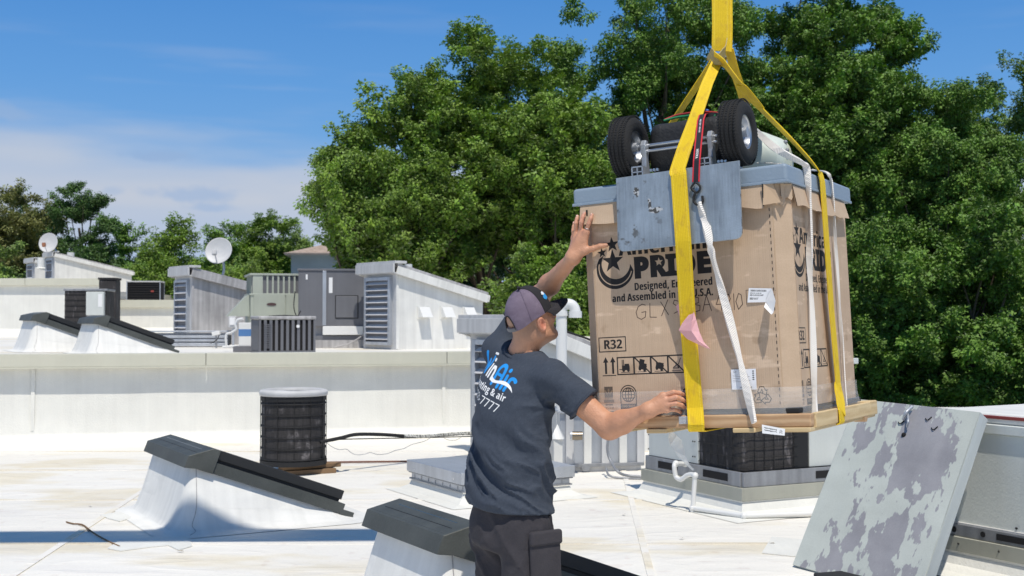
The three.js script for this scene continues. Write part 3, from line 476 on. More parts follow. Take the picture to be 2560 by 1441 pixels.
  for (const v of [W[0], W[1], W[7], k, e]) part(d, 'fitting', new THREE.SphereGeometry(0.029, 12, 10).toNonIndexed().translate(...lo(v).toArray()), M.pvc);
}
// ---- second unit at the right edge
{
  const ph = 0.53, Lx = 1.9, Lz = 2.3, pale = mottled(224, 228, 222, 0.04, 0.7, 133, { roughness: 0.5 }), c = V(3.90, 0, -5.9), t = thing('rooftop_unit', 'pale packaged rooftop unit at the right edge behind the leaning metal panel', 'rooftop unit', c, ph);
  curbBase(t, Lx, Lz, 0.13, 0.222); railFrame(t, Lx, Lz, 0.224, 0.075, [[1.25, 1.78, 'z']]);
  part(t, 'cabinet', bx(Lx - 0.04, 0.59, Lz - 0.04, [Lx / 2, 0.30 + 0.295, -Lz / 2], null, 0.008), pale);
  part(t, 'panel_lip', bx(0.03, 0.012, Lz - 0.03, [0.012, 0.303, -Lz / 2], null, 0.002), M.greyTrim);
  part(t, 'top_band', bx(Lx, 0.06, Lz, [Lx / 2, 0.92, -Lz / 2], null, 0.006), pale);
  part(t, 'top_cover', bx(Lx - 0.05, 0.07, Lz - 0.05, [Lx / 2, 0.984, -Lz / 2], null, 0.02), M.whitePaint);
  part(t, 'red_strip', bx(0.012, 0.020, Lz - 0.4, [0.022, 0.994, -Lz / 2], null, 0.003), M.redPaint);
  for (const z of [0.9, 1.66, 2.12]) for (const y of [0.33, 0.92]) part(t, 'screw', new THREE.SphereGeometry(0.008, 6, 5).toNonIndexed().translate(0.012, y, -z), M.black);
  for (const z of [1.88, 2.10]) part(t, 'rail_hole', cyl(0.018, 0.018, 0.006, [-0.016, 0.262, -z], [0, 0, PI / 2], 14), M.darkVoid);
  for (const z of [1.4, 1.75, 2.05]) part(t, 'rivet', new THREE.SphereGeometry(0.007, 6, 5).toNonIndexed().translate(-0.036, 0.18, -z), M.black);
}
// ---- leaning sheet-metal panel with peeling paint
{
  const TL = at(2142, 998, 8.3), TR = at(2451, 1031, 7.4), BL = at(1982, 1412, 7.8), BR = TR.clone().add(BL).sub(TL);
  const t = thing('leaning_sheet', 'large dented sheet metal panel with peeling pale paint, leaning on edge at right', 'panel', BL.clone().setY(0));
  const o = t.position, lo = (v) => v.clone().sub(o), S = 1024;
  const peel = tex(S, S, (u, v) => {
    const n = 0.52 * fbm(u * 5, v * 4, 6, 71) + 0.48 * fbm(u * 12 + 0.4 * v, v * 9, 6, 73), s = 1.9 * (fbm(u * 40 + 3, v * 22, 4, 19) - 0.5);
    const hump = exp(-(((u - 0.60) / 0.36) ** 2) - ((v - 0.76) / 0.24) ** 2) * 0.33 + exp(-(((u - 0.72) / 0.22) ** 2) - ((v - 0.28) / 0.25) ** 2) * 0.19 + exp(-(((u - 0.33) / 0.13) ** 2) - ((v - 0.10) / 0.09) ** 2) * 0.16 - 0.12 * exp(-(((u - 0.18) / 0.16) ** 2) - ((v - 0.5) / 0.2) ** 2) - sstep(0.93, 0.99, u) * 0.3 - sstep(0.07, 0.0, u) * 0.2;
    const m = n + 0.14 * s + hump, k = sstep(0.612, 0.622, m), edge = sstep(0.594, 0.612, m) * (1 - k), f = (vn(u * 300, v * 300, 3) - 0.5) * 9 + (fbm(u * 3, v * 12, 3, 8) - 0.5) * 14;
    const f2 = f + k * 22 * (fbm(u * 9, v * 7, 4, 91) - 0.5) + (1 - k) * 10 * (fbm(u * 6, v * 6, 4, 93) - 0.5); return [mix(188 + f2, 150 + f2, k) - edge * 8, mix(193 + f2, 149 + f2, k) - edge * 8, mix(186 + f2, 153 + f2, k) - edge * 6];
  });
  const pb = tex(512, 512, (u, v) => 255 * (0.5 + 0.5 * (fbm(u * 3, v * 3, 3, 4) - 0.5)), false);
  peel.wrapS = peel.wrapT = THREE.ClampToEdgeWrapping;
  part(t, 'face_sheet', quadSheet(lo(BL), lo(BR), lo(TR), lo(TL), 0.006), std({ map: peel, bumpMap: pb, bumpScale: 0.035, roughness: 0.55, metalness: 0.0 }));
  const n = BR.clone().sub(BL).cross(TL.clone().sub(BL)).normalize(), back = n.clone().multiplyScalar(-0.085), edgeM = mottled(184, 192, 194, 0.06, 0.6, 83, { roughness: 0.5 });
  for (const [a, b] of [[TR, BR], [BL, TL], [TL, TR], [BR, BL]]) { const inn = TL.clone().add(BR).multiplyScalar(0.5); const off = inn.clone().sub(a.clone().add(b).multiplyScalar(0.5)).normalize().multiplyScalar(0.004); part(t, 'return_flange', quadSheet(lo(a).addScaledVector(n, -0.007), lo(a).add(back), lo(b).add(back), lo(b).addScaledVector(n, -0.007), 0.005).translate(off.x, off.y, off.z), edgeM); }
  const P = (u, v, h) => lo(BL).add(BR.clone().sub(BL).multiplyScalar(u)).add(TL.clone().sub(BL).multiplyScalar(v)).addScaledVector(n, h);
  part(t, 'torn_bracket', [tube([P(0.50, 0.98, 0.02), P(0.5, 0.93, 0.05), P(0.47, 0.90, 0.02)], 0.012, 12, 5), tube([P(0.50, 0.93, 0.03), P(0.54, 0.88, 0.05), P(0.52, 0.86, 0.02)], 0.008, 12, 5)], M.galv);
  part(t, 'hole', [place(new THREE.SphereGeometry(0.017, 10, 8).toNonIndexed(), P(0.50, 0.82, 0.0).toArray())], M.darkVoid);
  for (const [u, v] of [[0.42, 0.89], [0.62, 0.93], [0.69, 0.88]]) part(t, 'tear', tube([P(u, v, 0.003), P(u + 0.025, v - 0.012, 0.008), P(u + 0.045, v + 0.012, 0.003)], 0.0035, 8, 4), M.darkVoid);
}
// ---- black mat under the panel, bottom right
{
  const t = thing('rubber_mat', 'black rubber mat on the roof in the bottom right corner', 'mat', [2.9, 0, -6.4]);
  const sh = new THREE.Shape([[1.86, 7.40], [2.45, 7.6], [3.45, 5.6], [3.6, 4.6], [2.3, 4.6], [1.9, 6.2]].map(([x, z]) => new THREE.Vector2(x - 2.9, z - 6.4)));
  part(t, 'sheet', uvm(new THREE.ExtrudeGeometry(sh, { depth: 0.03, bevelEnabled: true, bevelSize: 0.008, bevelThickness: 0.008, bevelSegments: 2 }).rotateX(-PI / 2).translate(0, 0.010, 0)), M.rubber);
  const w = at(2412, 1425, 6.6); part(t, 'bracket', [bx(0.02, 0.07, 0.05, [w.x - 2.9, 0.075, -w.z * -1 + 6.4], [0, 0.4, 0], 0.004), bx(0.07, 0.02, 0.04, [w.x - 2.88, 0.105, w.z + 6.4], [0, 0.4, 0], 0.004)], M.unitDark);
}
// ---- beyond the step wall: condensers and package units
function boxCondenser(label, pos, turn, Lx, Lz, H, o) {
  const t = thing('condenser', label, 'condenser', pos, turn), post = 0.035;
  part(t, 'base_pan', bx(Lx, 0.05, Lz, [Lx / 2, 0.025, -Lz / 2], null, 0.006), o.trim); part(t, 'coil_core', bx(Lx - 0.06, H - 0.1, Lz - 0.06, [Lx / 2, H / 2, -Lz / 2], null, 0), M.darkVoid);
  for (const [x, z] of [[0.02, -0.02], [Lx - 0.02, -0.02], [0.02, -Lz + 0.02], [Lx - 0.02, -Lz + 0.02]]) part(t, 'corner_post', bx(post, H - 0.09, post, [x, H / 2, z], null, 0.004), o.trim);
  const n = o.slats; for (let i = 0; i < n; i++) { const x = 0.06 + (Lx - 0.12) * (i + 0.5) / n, z = -0.06 - (Lz - 0.12) * (i + 0.5) / n;
    if (o.horizontal) { const y = 0.06 + (H - 0.13) * (i + 0.5) / n; part(t, 'slat', bx(Lx - 0.08, 0.012, 0.02, [Lx / 2, y, -0.008], [0.5, 0, 0], 0), o.slat); }
    else { const w = (Lx - 0.12) / n * 0.5; part(t, 'slat', bx(w, H - 0.11, 0.018, [x, H / 2, -0.01], null, 0), o.slat); part(t, 'slat', bx(0.018, H - 0.11, w, [0.01, H / 2, z], null, 0), o.slat); } }
  if (o.vents) for (let i = 0; i < 14; i++) part(t, 'vent_slat', bx(0.12, 0.014, 0.012, [0.14, 0.10 + i * (H - 0.2) / 14, 0.004], null, 0), o.trim);
  part(t, 'top_cover', bx(Lx + 0.02, 0.055, Lz + 0.02, [Lx / 2, H - 0.018, -Lz / 2], null, 0.02), o.top); fanTop(t, Lx / 2, H + 0.016, -Lz / 2, min(Lx, Lz) * 0.38);
  if (o.badge) part(t, 'badge', o.badge[3] ? bx(o.badge[2] * 1.6, o.badge[2], 0.01, [Lx * o.badge[0], H * o.badge[1], 0.008], null, 0.003) : cyl(o.badge[2], o.badge[2], 0.014, [Lx * o.badge[0], H * o.badge[1], 0.008], [PI / 2, 0, 0], 18), o.badgeMat);
  return t;
}
boxCondenser('dark grey slatted square condenser with round white badge, just behind the beige coping', [-4.05, UP, -19.2], 0.42, 0.93, 0.62, 0.60, { trim: M.unitDark, slat: M.unitDark, top: M.greyDirty, slats: 9, vents: true, badge: [0.68, 0.74, 0.026], badgeMat: M.paper });
boxCondenser('small dark condenser with a red badge on the distant roof, below the trees', [-15.25, 2.33, -47.4], 0.1, 1.32, 0.9, 0.80, { trim: M.galv, slat: M.black, top: M.greyTrim, slats: 7, horizontal: true, badge: [0.76, 0.5, 0.07, true], badgeMat: M.redPaint });
{ // black-sided condenser with electrical box
  const t = thing('condenser', 'black-sided condenser with a pale electrical box on its front, at left on the raised roof', 'condenser', [-10.45, UP, -28.0], 0.12);
  const L = 0.95, H = 1.25;
  part(t, 'coil', bx(L, H - 0.05, L * 0.9, [L / 2, H / 2, -L * 0.45], null, 0.02), M.coil); part(t, 'top_cover', bx(L + 0.05, 0.05, L * 0.9 + 0.05, [L / 2, H, -L * 0.45], null, 0.01), M.galvDark);
  for (let i = 0; i < 9; i++) part(t, 'guard_wire', bx(L + 0.01, 0.012, 0.012, [L / 2, 0.1 + i * 0.13, 0.006], null, 0), M.black);
  part(t, 'electrical_box', bx(0.40, 0.55, 0.16, [0.72, H - 0.32, 0.08], null, 0.01), M.unitGrey); part(t, 'label', bx(0.09, 0.3, 0.006, [0.84, H - 0.25, 0.162], null, 0), M.paper); part(t, 'lower_panel', bx(0.40, 0.5, 0.08, [0.72, 0.42, 0.04], null, 0.01), M.greyDirty);
  const b = thing('condenser', 'black condenser top showing behind the one with the electrical box', 'condenser', [-10.86, UP, -31.5], 0.12); part(b, 'coil', bx(0.44, 1.60, 0.6, [0.22, 0.80, -0.3], null, 0.03), M.coil); part(b, 'top_cover', bx(0.48, 0.06, 0.64, [0.22, 1.63, -0.3], null, 0.01), M.black);
}
{ // long metal base curb
  const t = thing('equipment_curb', 'long low galvanized equipment base in front of the grey louvred tower', 'equipment base', [at(362, 860, 24).x, UP, -24.0], 0.12), L = 1.62;
  part(t, 'core', bx(L - 0.04, 0.26, 0.5, [L / 2, 0.15, -0.28], null, 0), M.galvDark);
  for (const [y, h, z] of [[0.05, 0.06, 0.0], [0.14, 0.05, -0.015], [0.21, 0.05, 0.0]]) part(t, 'rail', bx(L, h, 0.03, [L / 2, y, z], null, 0.006), M.galv);
  part(t, 'top_plate', bx(L + 0.04, 0.03, 0.6, [L / 2, 0.315, -0.27], null, 0.006), M.galv); part(t, 'end_cap', bx(0.03, 0.2, 0.5, [L, 0.14, -0.28], null, 0.004), M.unitDark);
}
{ // green-grey package unit
  const t = thing('rooftop_unit', 'green-grey packaged unit with grilled top and a small oval badge, beside the dish tower', 'rooftop unit', [at(655, 800, 24.0).x, UP, -24.0], 0.30);
  const X0 = -0.50, L = 1.24, H = 1.46, D = 1.3;
  part(t, 'cabinet', bx(L - X0 - 0.54, H * 0.62, D, [(L + X0) / 2, 0.17 + H * 0.31, -D / 2], null, 0.008), M.unitGreen);
  part(t, 'front_panel', bx(0.62, H * 0.60, 0.02, [0.14, 0.18 + H * 0.3, 0.012], null, 0.004), M.unitGreen); part(t, 'front_panel', bx(0.50, H * 0.60, 0.02, [0.72, 0.18 + H * 0.3, 0.012], null, 0.004), M.unitGreen);
  part(t, 'base', bx(L - X0 - 0.5, 0.16, D, [(L + X0) / 2, 0.08, -D / 2], null, 0.006), M.greyDirty);
  const gy = 0.17 + H * 0.62, gh = H * 0.25;
  part(t, 'top_core', bx(L - X0 - 0.60, gh, D - 0.06, [(L + X0) / 2, gy + gh / 2, -D / 2], null, 0), M.unitDark);
  for (let i = 0; i < 9; i++) part(t, 'grille_bar', bx(0.035, gh, 0.03, [0.10 + i * 0.108, gy + gh / 2, -0.01], null, 0), M.unitGreen);
  for (let i = 0; i < 8; i++) part(t, 'grille_bar', bx(0.03, gh, 0.035, [-0.20 - 0.0, gy + gh / 2, -0.10 - i * 0.15], null, 0), M.unitGreen);
  part(t, 'corner_panel', bx(0.20, gh, 0.05, [-0.09, gy + gh / 2, -0.02], null, 0.004), M.unitGreen);
  for (const y of [gy - 0.015, gy + gh + 0.02]) part(t, 'trim_band', bx(L - X0 - 0.5, 0.04, D + 0.04, [(L + X0) / 2, y, -D / 2], null, 0.006), M.unitGreen);
  part(t, 'rain_hood', place(prism([[0, 0], [0, 0.42], [-0.06, 0.42], [-0.44, 0.0]], 0.5, 0.003), [-0.235, 0.62, -0.62]), M.unitGreen);
  part(t, 'badge', (() => { const g = new THREE.CylinderGeometry(0.06, 0.06, 0.01, 20).rotateX(PI / 2).scale(1.6, 0.5, 1).translate(0.18, 0.86, 0.028); return g.toNonIndexed(); })(), std({ color: lin(0.09, 0.05, 0.05), roughness: 0.5 }));
  part(t, 'label', bx(0.09, 0.11, 0.004, [0.30, 0.40, 0.025], null, 0), M.paper); part(t, 'label', bx(0.09, 0.15, 0.004, [0.45, 0.43, 0.025], null, 0), M.paper);
  const w = thing('insulation_block', 'white block with a broad blue stripe beside the dark slatted condenser', 'block', [at(596, 860, 20.4).x, UP, -20.4], 0.1);
  part(w, 'block', bx(0.34, 0.40, 0.34, [0.17, 0.30, -0.17], null, 0.01), M.pvc); part(w, 'blue_stripe', bx(0.345, 0.13, 0.345, [0.17, 0.33, -0.17], null, 0.01), std({ color: lin(0.09, 0.22, 0.47), roughness: 0.6 })); part(w, 'pallet', bx(0.46, 0.10, 0.4, [0.14, 0.05, -0.17], null, 0.01), M.unitDark);
  const pp = thing('drain_pipe', 'white plastic drain pipe bending down left of the blue-striped block', 'pipe', [at(570, 860, 20.8).x, UP, -20.8]), q = (x, y) => at(x, y, 20.8).sub(pp.position);
  part(pp, 'run', tube([q(608, 797), q(594, 800), q(588, 812), q(590, 824), q(578, 832), q(566, 836), q(564, 846), q(566, 868)], 0.022, 60, 8, 0.3), M.pvc); part(pp, 'foot', bar(q(556, 868), q(592, 866), 0.022, 8), M.pvc);
  const d = thing('disconnect_box', 'small white electrical disconnect box between tower and green-grey unit', 'electrical box', at(582, 805, 23.2)); part(d, 'enclosure', bx(0.15, 0.22, 0.1, [0, 0, 0], null, 0.008), M.greyTrim); part(d, 'cover', bx(0.10, 0.14, 0.02, [0, 0.01, 0.06], null, 0.004), M.paper); part(d, 'support', bx(0.04, d.position.y - UP, 0.04, [0, -(d.position.y - UP) / 2, -0.04], null, 0), M.galv);
  const f = thing('flood_light', 'small white box with a bent cable at the end of the long metal base', 'junction box', at(540, 834, 23.3)); part(f, 'housing', bx(0.16, 0.08, 0.1, null, [0, 0, 0.2], 0.015), M.pvc); part(f, 'stand', bx(0.03, f.position.y - UP, 0.03, [0, -(f.position.y - UP) / 2, 0], null, 0), M.galvDark); part(f, 'lead', tube([V(0.06, -0.03, 0.02), V(0.04, -0.10, 0.04), V(-0.04, -0.17, 0.05), V(-0.10, -0.19, 0.06)], 0.008, 20, 5), M.black);
}
{ // dark package unit
  const t = thing('rooftop_unit', 'dark grey packaged unit with square access door, left of the right-hand tower', 'rooftop unit', [at(745, 800, 23.2).x, UP, -23.2], 0.12);
  const L = 1.32, H = 1.50, D = 1.2;
  part(t, 'cabinet', bx(L, H - 0.42, D, [L / 2, 0.42 + (H - 0.42) / 2, -D / 2], null, 0.01), M.unitDark); part(t, 'base', bx(L, 0.16, D, [L / 2, 0.08, -D / 2], null, 0.006), M.greyDirty);
  part(t, 'rail', bx(L, 0.08, D, [L / 2, 0.20, -D / 2], null, 0.004), M.unitDark); part(t, 'drain_pan', bx(0.78, 0.17, 0.1, [0.86, 0.34, 0.0], null, 0.01), M.pvc); part(t, 'inner', bx(L - 0.06, 0.18, D - 0.1, [L / 2, 0.33, -D / 2 - 0.04], null, 0), M.greyDirty);
  part(t, 'corner_post', bx(0.07, H - 0.44, 0.03, [0.50, 0.43 + (H - 0.42) / 2, 0.006], null, 0.004), M.galv);
  part(t, 'top_cover', bx(L + 0.04, 0.04, D + 0.04, [L / 2, H + 0.02, -D / 2], null, 0.006), M.unitDark);
  for (const x of [0.93, 1.42]) part(t, 'access_door', bx(0.42, 0.42, 0.02, [x, 0.80, 0.012], null, 0.02), x < 1 ? M.unitDark : M.unitDark);
  part(t, 'door_gasket', [bx(0.45, 0.45, 0.008, [0.93, 0.80, 0.004], null, 0.003)], M.black); part(t, 'label', bx(0.07, 0.30, 0.004, [0.62, 1.22, 0.003], null, 0), M.paper); part(t, 'label', bx(0.035, 0.10, 0.004, [0.16, 1.38, 0.003], null, 0), M.paper);
  part(t, 'cable', tube([V(-0.06, 1.1, 0.03), V(-0.08, 0.8, 0.05), V(-0.02, 0.62, 0.08), V(0.05, 0.72, 0.04)], 0.010, 24, 5), M.black);
  part(t, 'hose', tube([V(1.35, 0.40, 0.06), V(1.2, 0.22, 0.12), V(0.95, 0.08, 0.2), V(0.7, 0.02, 0.25)], 0.018, 24, 6), M.greyDirty);
}

// ---- odds and ends on the roof membrane
{
  const tw = thing('twig', 'dark thin stick lying on the roof across the shadow line at left', 'stick', at(240, 1335, 9.0).setY(0.006)), o = tw.position, g = (x, y) => { const d = dir(x, y), k = -1.592 / d.y; return V(0, EYE, 0).addScaledVector(d, k).sub(o).setY(0.003); };
  part(tw, 'stem', tube([g(165, 1306), g(185, 1311), g(206, 1313), g(230, 1331), g(262, 1350), g(298, 1367)], 0.006, 30, 5), M.bark ?? M.brownBlock); part(tw, 'side_shoot', tube([g(195, 1312), g(210, 1318), g(222, 1330)], 0.003, 10, 4), M.brownBlock);
  const pat = (pts, label) => { const c = pts.reduce((a, q) => [a[0] + q[0] / pts.length, a[1] + q[1] / pts.length], [0, 0]), q = thing('membrane_patch', label, 'roof patch', (() => { const d = dir(...c); return V(0, EYE, 0).addScaledVector(d, -EYE / d.y); })()); const sh = new THREE.Shape(pts.map((a) => { const d = dir(...a), w = V(0, EYE, 0).addScaledVector(d, -EYE / d.y).sub(q.position); return new THREE.Vector2(w.x, -w.z); })); part(q, 'patch', uvm(new THREE.ExtrudeGeometry(sh, { depth: 0.006, bevelEnabled: false }).rotateX(-PI / 2).translate(0, 0.002, 0)), M.membraneWall); return q; };
  pat([[268, 1374], [300, 1380], [375, 1370], [420, 1366], [445, 1378], [480, 1368], [470, 1345], [390, 1345], [300, 1352]], 'pale membrane patch at the near foot of the left skylight');
  pat([[250, 1290], [268, 1298], [300, 1306], [330, 1296], [300, 1282]], 'small membrane patch at the left end of the left skylight');
  pat([[1930, 1345], [2010, 1352], [2000, 1395], [1905, 1385]], 'pale rectangular membrane patch left of the leaning panel');
  const rr2 = mulberry(41), leafM = std({ color: lin(0.24, 0.17, 0.08), roughness: 0.9 }), L0 = [[225, 1268, 'small dry leaf lying on the roof left of the left skylight'], [450, 1382, 'small dry leaf lying on the patch below the left skylight'], [1705, 1350, 'small dry leaf lying on the roof in front of the drain trap'], [1930, 1362, 'small dry leaf lying on the pale rectangular membrane patch'], [1560, 1290, 'small dry leaf lying on the roof right of the shirt hem']];
  L0.forEach(([x, y, label]) => { const d = dir(x, y), w = V(0, EYE, 0).addScaledVector(d, -EYE / d.y); const g2 = quads([[V(-0.028, 0, 0), V(0, 0.004, 0.011), V(0.03, 0.009, 0), V(0, 0.006, -0.011)], [V(-0.028, 0, 0), V(-0.012, 0.004, 0.009), V(0, 0.004, 0.011), V(-0.01, 0.003, 0.0)]]); const m = part(scene, numbered('dry_leaf'), g2.rotateY(rr2() * 6), leafM); m.position.copy(w).setY(0.008); tag(m, label, 'leaf', 'dry leaves scattered on the white roof'); });
}
// ================================================================ THE LOAD ON THE SLING
const LP = V(0.922, 1.2401, -5.1458), LE = new THREE.Euler(-0.009, -0.5346, 0.0555, 'YXZ'), LQ = new THREE.Quaternion().setFromEuler(LE);
const CW = 0.9198 - 0.026, CD = 0.9162 - 0.026, CH = 0.93, CHAM = 0.06, LW = 0.9198, LD = 0.9162;   // carton and lid
const toWorld = (v) => v.clone().applyQuaternion(LQ).add(LP), toLoad = (v) => v.clone().sub(LP).applyQuaternion(LQ.clone().invert());
function onLoad(px, py, axis, val) { const o = toLoad(V(0, EYE, 0)), d = dir(px, py).applyQuaternion(LQ.clone().invert()), t = (val - o[axis]) / d[axis]; return o.addScaledVector(d, t); }
function loadThing(name, label, category, base) { const t = thing(name, label, category, toWorld(base)); t.quaternion.copy(LQ); t.userData.label = label; const g = new THREE.Group(); return Object.assign(t, { base }); }
const lpart = (t, name, geo, mat, label) => { const g = Array.isArray(geo) ? join(geo) : geo; g.translate(-t.base.x, -t.base.y, -t.base.z); return part(t, name, g, mat, label); };

// ---- print of the carton, drawn in metres on the face: x from the middle, y up from the bottom
const PXM = 1500;
function star(g, x, y, r, rot = 0) { g.beginPath(); for (let i = 0; i < 10; i++) { const a = PI / 2 + rot + i * PI / 5, q = i % 2 ? r * 0.4 : r; g[i ? 'lineTo' : 'moveTo'](x + q * cos(a), y + q * sin(a)); } g.closePath(); g.fill(); }
function text(g, s, x0, x1, y, h, font = 'bold', fam = 'sans-serif') { g.save(); g.translate(x0, y); g.scale(1, -1); g.font = `${font} 100px ${fam}`; const m = g.measureText(s).width; g.scale((x1 - x0) / m, h / 72); g.fillText(s, 0, 0); g.restore(); }
function cartonPrint(g, W, H, kx, ox, side) {
  g.save(); g.translate(W / 2 * PXM, H * PXM); g.scale(PXM, -PXM);
  g.save(); g.translate(ox, 0); g.scale(kx, 1);
  const ink = 'rgb(34,32,33)'; g.fillStyle = g.strokeStyle = ink;
  star(g, -0.296, 0.614, 0.050); star(g, -0.296, 0.683, 0.033, 0.06); star(g, -0.343, 0.653, 0.022, 0.12);
  // crescents
  const cres = (cx, cy, R, r, dx, dy, a0, a1) => { g.beginPath(); g.arc(cx, cy, R, a0, a1, false); const e0 = [cx + dx + r * cos(a1 + 0.03), cy + dy + r * sin(a1 + 0.03)]; g.lineTo(...e0); g.arc(cx + dx, cy + dy, r, a1 + 0.03, a0 - 0.03, true); g.closePath(); g.fill(); };
  cres(-0.288, 0.582, 0.083, 0.064, 0.005, 0.022, 2.55, 6.15); g.save(); g.strokeStyle = 'rgb(188,163,138)'; g.lineWidth = 0.0045; g.beginPath(); g.arc(-0.286, 0.589, 0.074, 2.9, 6.0, false); g.stroke(); g.restore();
  g.fillStyle = ink;
  for (const dx of [0, 0.002, 0.004]) text(g, 'American', -0.268 + dx, 0.116 + dx, 0.634, 0.062, 'bold'); g.lineWidth = 0.006;
  g.save(); g.translate(-0.207, 0.540); g.scale(1, -1); g.font = 'bold 100px sans-serif'; const m = g.measureText('PRIDE').width; g.scale(0.338 / m, 0.080 / 72); g.lineJoin = 'miter'; g.lineWidth = 9; g.strokeText('PRIDE', 0, 0); g.fillText('PRIDE', 0, 0); g.restore();
  g.fillStyle = 'rgb(188,163,138)'; star(g, -0.093, 0.596, 0.019); g.fillStyle = ink;
  const bold = (s, x0, x1, y, h) => { text(g, s, x0, x1, y, h); text(g, s, x0 + 0.0015, x1 + 0.0015, y, h); };
  bold('Designed, Engineered', -0.208, 0.131, 0.488, 0.030); bold('and Assembled in the U.S.A.', -0.308, 0.131, 0.446, 0.030);
  // R32 in its box
  g.lineWidth = 0.004; g.strokeRect(-0.376, 0.2435, 0.119, 0.058); bold('R32', -0.358, -0.272, 0.2545, 0.037);
  // this way up
  for (const x of [-0.350, -0.318]) { g.lineWidth = 0.009; g.beginPath(); g.moveTo(x, 0.152); g.lineTo(x, 0.205); g.stroke(); g.beginPath(); g.moveTo(x - 0.012, 0.199); g.lineTo(x, 0.2215); g.lineTo(x + 0.012, 0.199); g.closePath(); g.fill(); }
  g.fillRect(-0.366, 0.1435, 0.061, 0.0035);
  // handling pictograms
  for (let i = 0; i < 4; i++) {
    const x = -0.2975 + i * 0.0742; g.lineWidth = 0.0052; g.strokeRect(x, 0.148, 0.0725, 0.069); g.lineWidth = 0.003;
    const X = (a) => x + a * 0.0725, Y = (b) => 0.148 + b * 0.069;
    g.fillRect(X(0.2), Y(0.1), 0.04, 0.002);
    if (i < 3) { g.save(); g.translate(X(0.52), Y(0.36)); if (i) g.rotate(-0.25); g.fillRect(-0.018, -0.008, 0.034, 0.019); g.fillRect(-0.006, 0.008, 0.02, 0.010); for (const w of [-0.011, 0.010]) { g.beginPath(); g.arc(w, -0.009, 0.0058, 0, 7); g.fill(); } if (i === 0) { g.fillRect(-0.018, 0.005, 0.0035, 0.030); g.fillRect(-0.012, 0.005, 0.0035, 0.030); g.fillRect(-0.030, -0.006, 0.014, 0.003); } else g.fillRect(-0.02, 0.010, 0.022, i === 1 ? 0.022 : 0.007); g.restore(); }
    else { g.beginPath(); g.moveTo(X(0.3), Y(0.3)); g.lineTo(X(0.62), Y(0.5)); g.lineTo(X(0.75), Y(0.85)); g.stroke(); g.fillRect(X(0.28), Y(0.24), 0.026, 0.003); g.beginPath(); g.arc(X(0.62), Y(0.36), 0.004, 0, 7); g.stroke(); }
    if (i) { g.lineWidth = 0.0055; g.beginPath(); g.moveTo(X(0.02), Y(0.98)); g.lineTo(X(0.98), Y(0.02)); g.stroke(); }
  }
  // faint leaf mark and globe mark
  g.globalAlpha = 0.62; g.fillRect(-0.362, 0.055, 0.038, 0.045); g.fillStyle = 'rgb(170,144,116)'; for (const [dx, r] of [[0, 0], [-0.008, 0.6], [0.008, -0.6]]) { g.save(); g.translate(-0.343 + dx, 0.075 - abs(dx) * 0.4); g.rotate(r); g.beginPath(); g.ellipse(0, 0.006, 0.0036, 0.011, 0, 0, 7); g.fill(); g.restore(); } g.fillStyle = ink; g.fillRect(-0.366, 0.034, 0.046, 0.013); text(g, 'GREEN', -0.362, -0.325, 0.049, 0.005); text(g, 'SYSTEM', -0.365, -0.322, 0.008, 0.010); g.fillRect(-0.360, 0.022, 0.034, 0.008); g.globalAlpha = 1;
  g.lineWidth = 0.004; g.beginPath(); g.moveTo(-0.289, 0.006); g.lineTo(-0.289, 0.068); g.arc(-0.2545, 0.068, 0.0345, PI, 0, true); g.lineTo(-0.220, 0.006); g.closePath(); g.stroke(); g.lineWidth = 0.0035;
  g.beginPath(); g.arc(-0.2545, 0.065, 0.028, 0, 7); g.stroke(); g.beginPath(); g.ellipse(-0.2545, 0.065, 0.013, 0.028, 0, 0, 7); g.stroke(); for (const [y, w] of [[0.065, 0.028], [0.079, 0.024], [0.051, 0.024]]) { g.beginPath(); g.moveTo(-0.2545 - w, y); g.lineTo(-0.2545 + w, y); g.stroke(); } g.beginPath(); g.moveTo(-0.2545, 0.037); g.lineTo(-0.2545, 0.093); g.stroke();
  g.fillRect(-0.289, 0.008, 0.069, 0.020); g.fillStyle = 'rgb(170,144,116)'; text(g, 'ISO 9001', -0.283, -0.226, 0.014, 0.010); g.fillStyle = ink;
  g.restore();
  if (!side) {
    // recycling arrows
    for (let i = 0; i < 3; i++) { g.save(); g.translate(0.310, 0.046); g.rotate(i * 2 * PI / 3); g.lineWidth = 0.0028; g.beginPath(); g.moveTo(-0.018, 0.016); g.lineTo(-0.009, 0.036); g.lineTo(0.007, 0.036); g.lineTo(0.015, 0.021); g.lineTo(0.021, 0.024); g.lineTo(0.016, 0.004); g.lineTo(-0.002, 0.012); g.lineTo(0.004, 0.016); g.lineTo(-0.001, 0.026); g.lineTo(-0.007, 0.013); g.closePath(); g.stroke(); g.restore(); }
    g.lineWidth = 0.0018; g.beginPath(); g.moveTo(0.267, 0.40); g.lineTo(0.267, 0.456); g.lineTo(0.29, 0.456); g.stroke(); g.beginPath(); g.moveTo(0.385, 0.448); g.lineTo(0.444, 0.444); g.lineTo(0.444, 0.40); g.stroke();
    // marker pen
    g.lineWidth = 0.0030; g.lineCap = g.lineJoin = 'round'; g.strokeStyle = 'rgb(66,52,46)';
    const pen = (x, y, s, pts) => { g.beginPath(); pts.forEach((p, i) => (p === null ? 0 : g[i === 0 || pts[i - 1] === null ? 'moveTo' : 'lineTo'](x + p[0] * s, y + p[1] * s))); g.stroke(); };
    const s = 0.062;
    pen(-0.207, 0.368, s, [[0.72, 0.92], [0.5, 1], [0.22, 0.85], [0.05, 0.5], [0.12, 0.15], [0.4, 0], [0.68, 0.14], [0.74, 0.5], [0.45, 0.46]]);
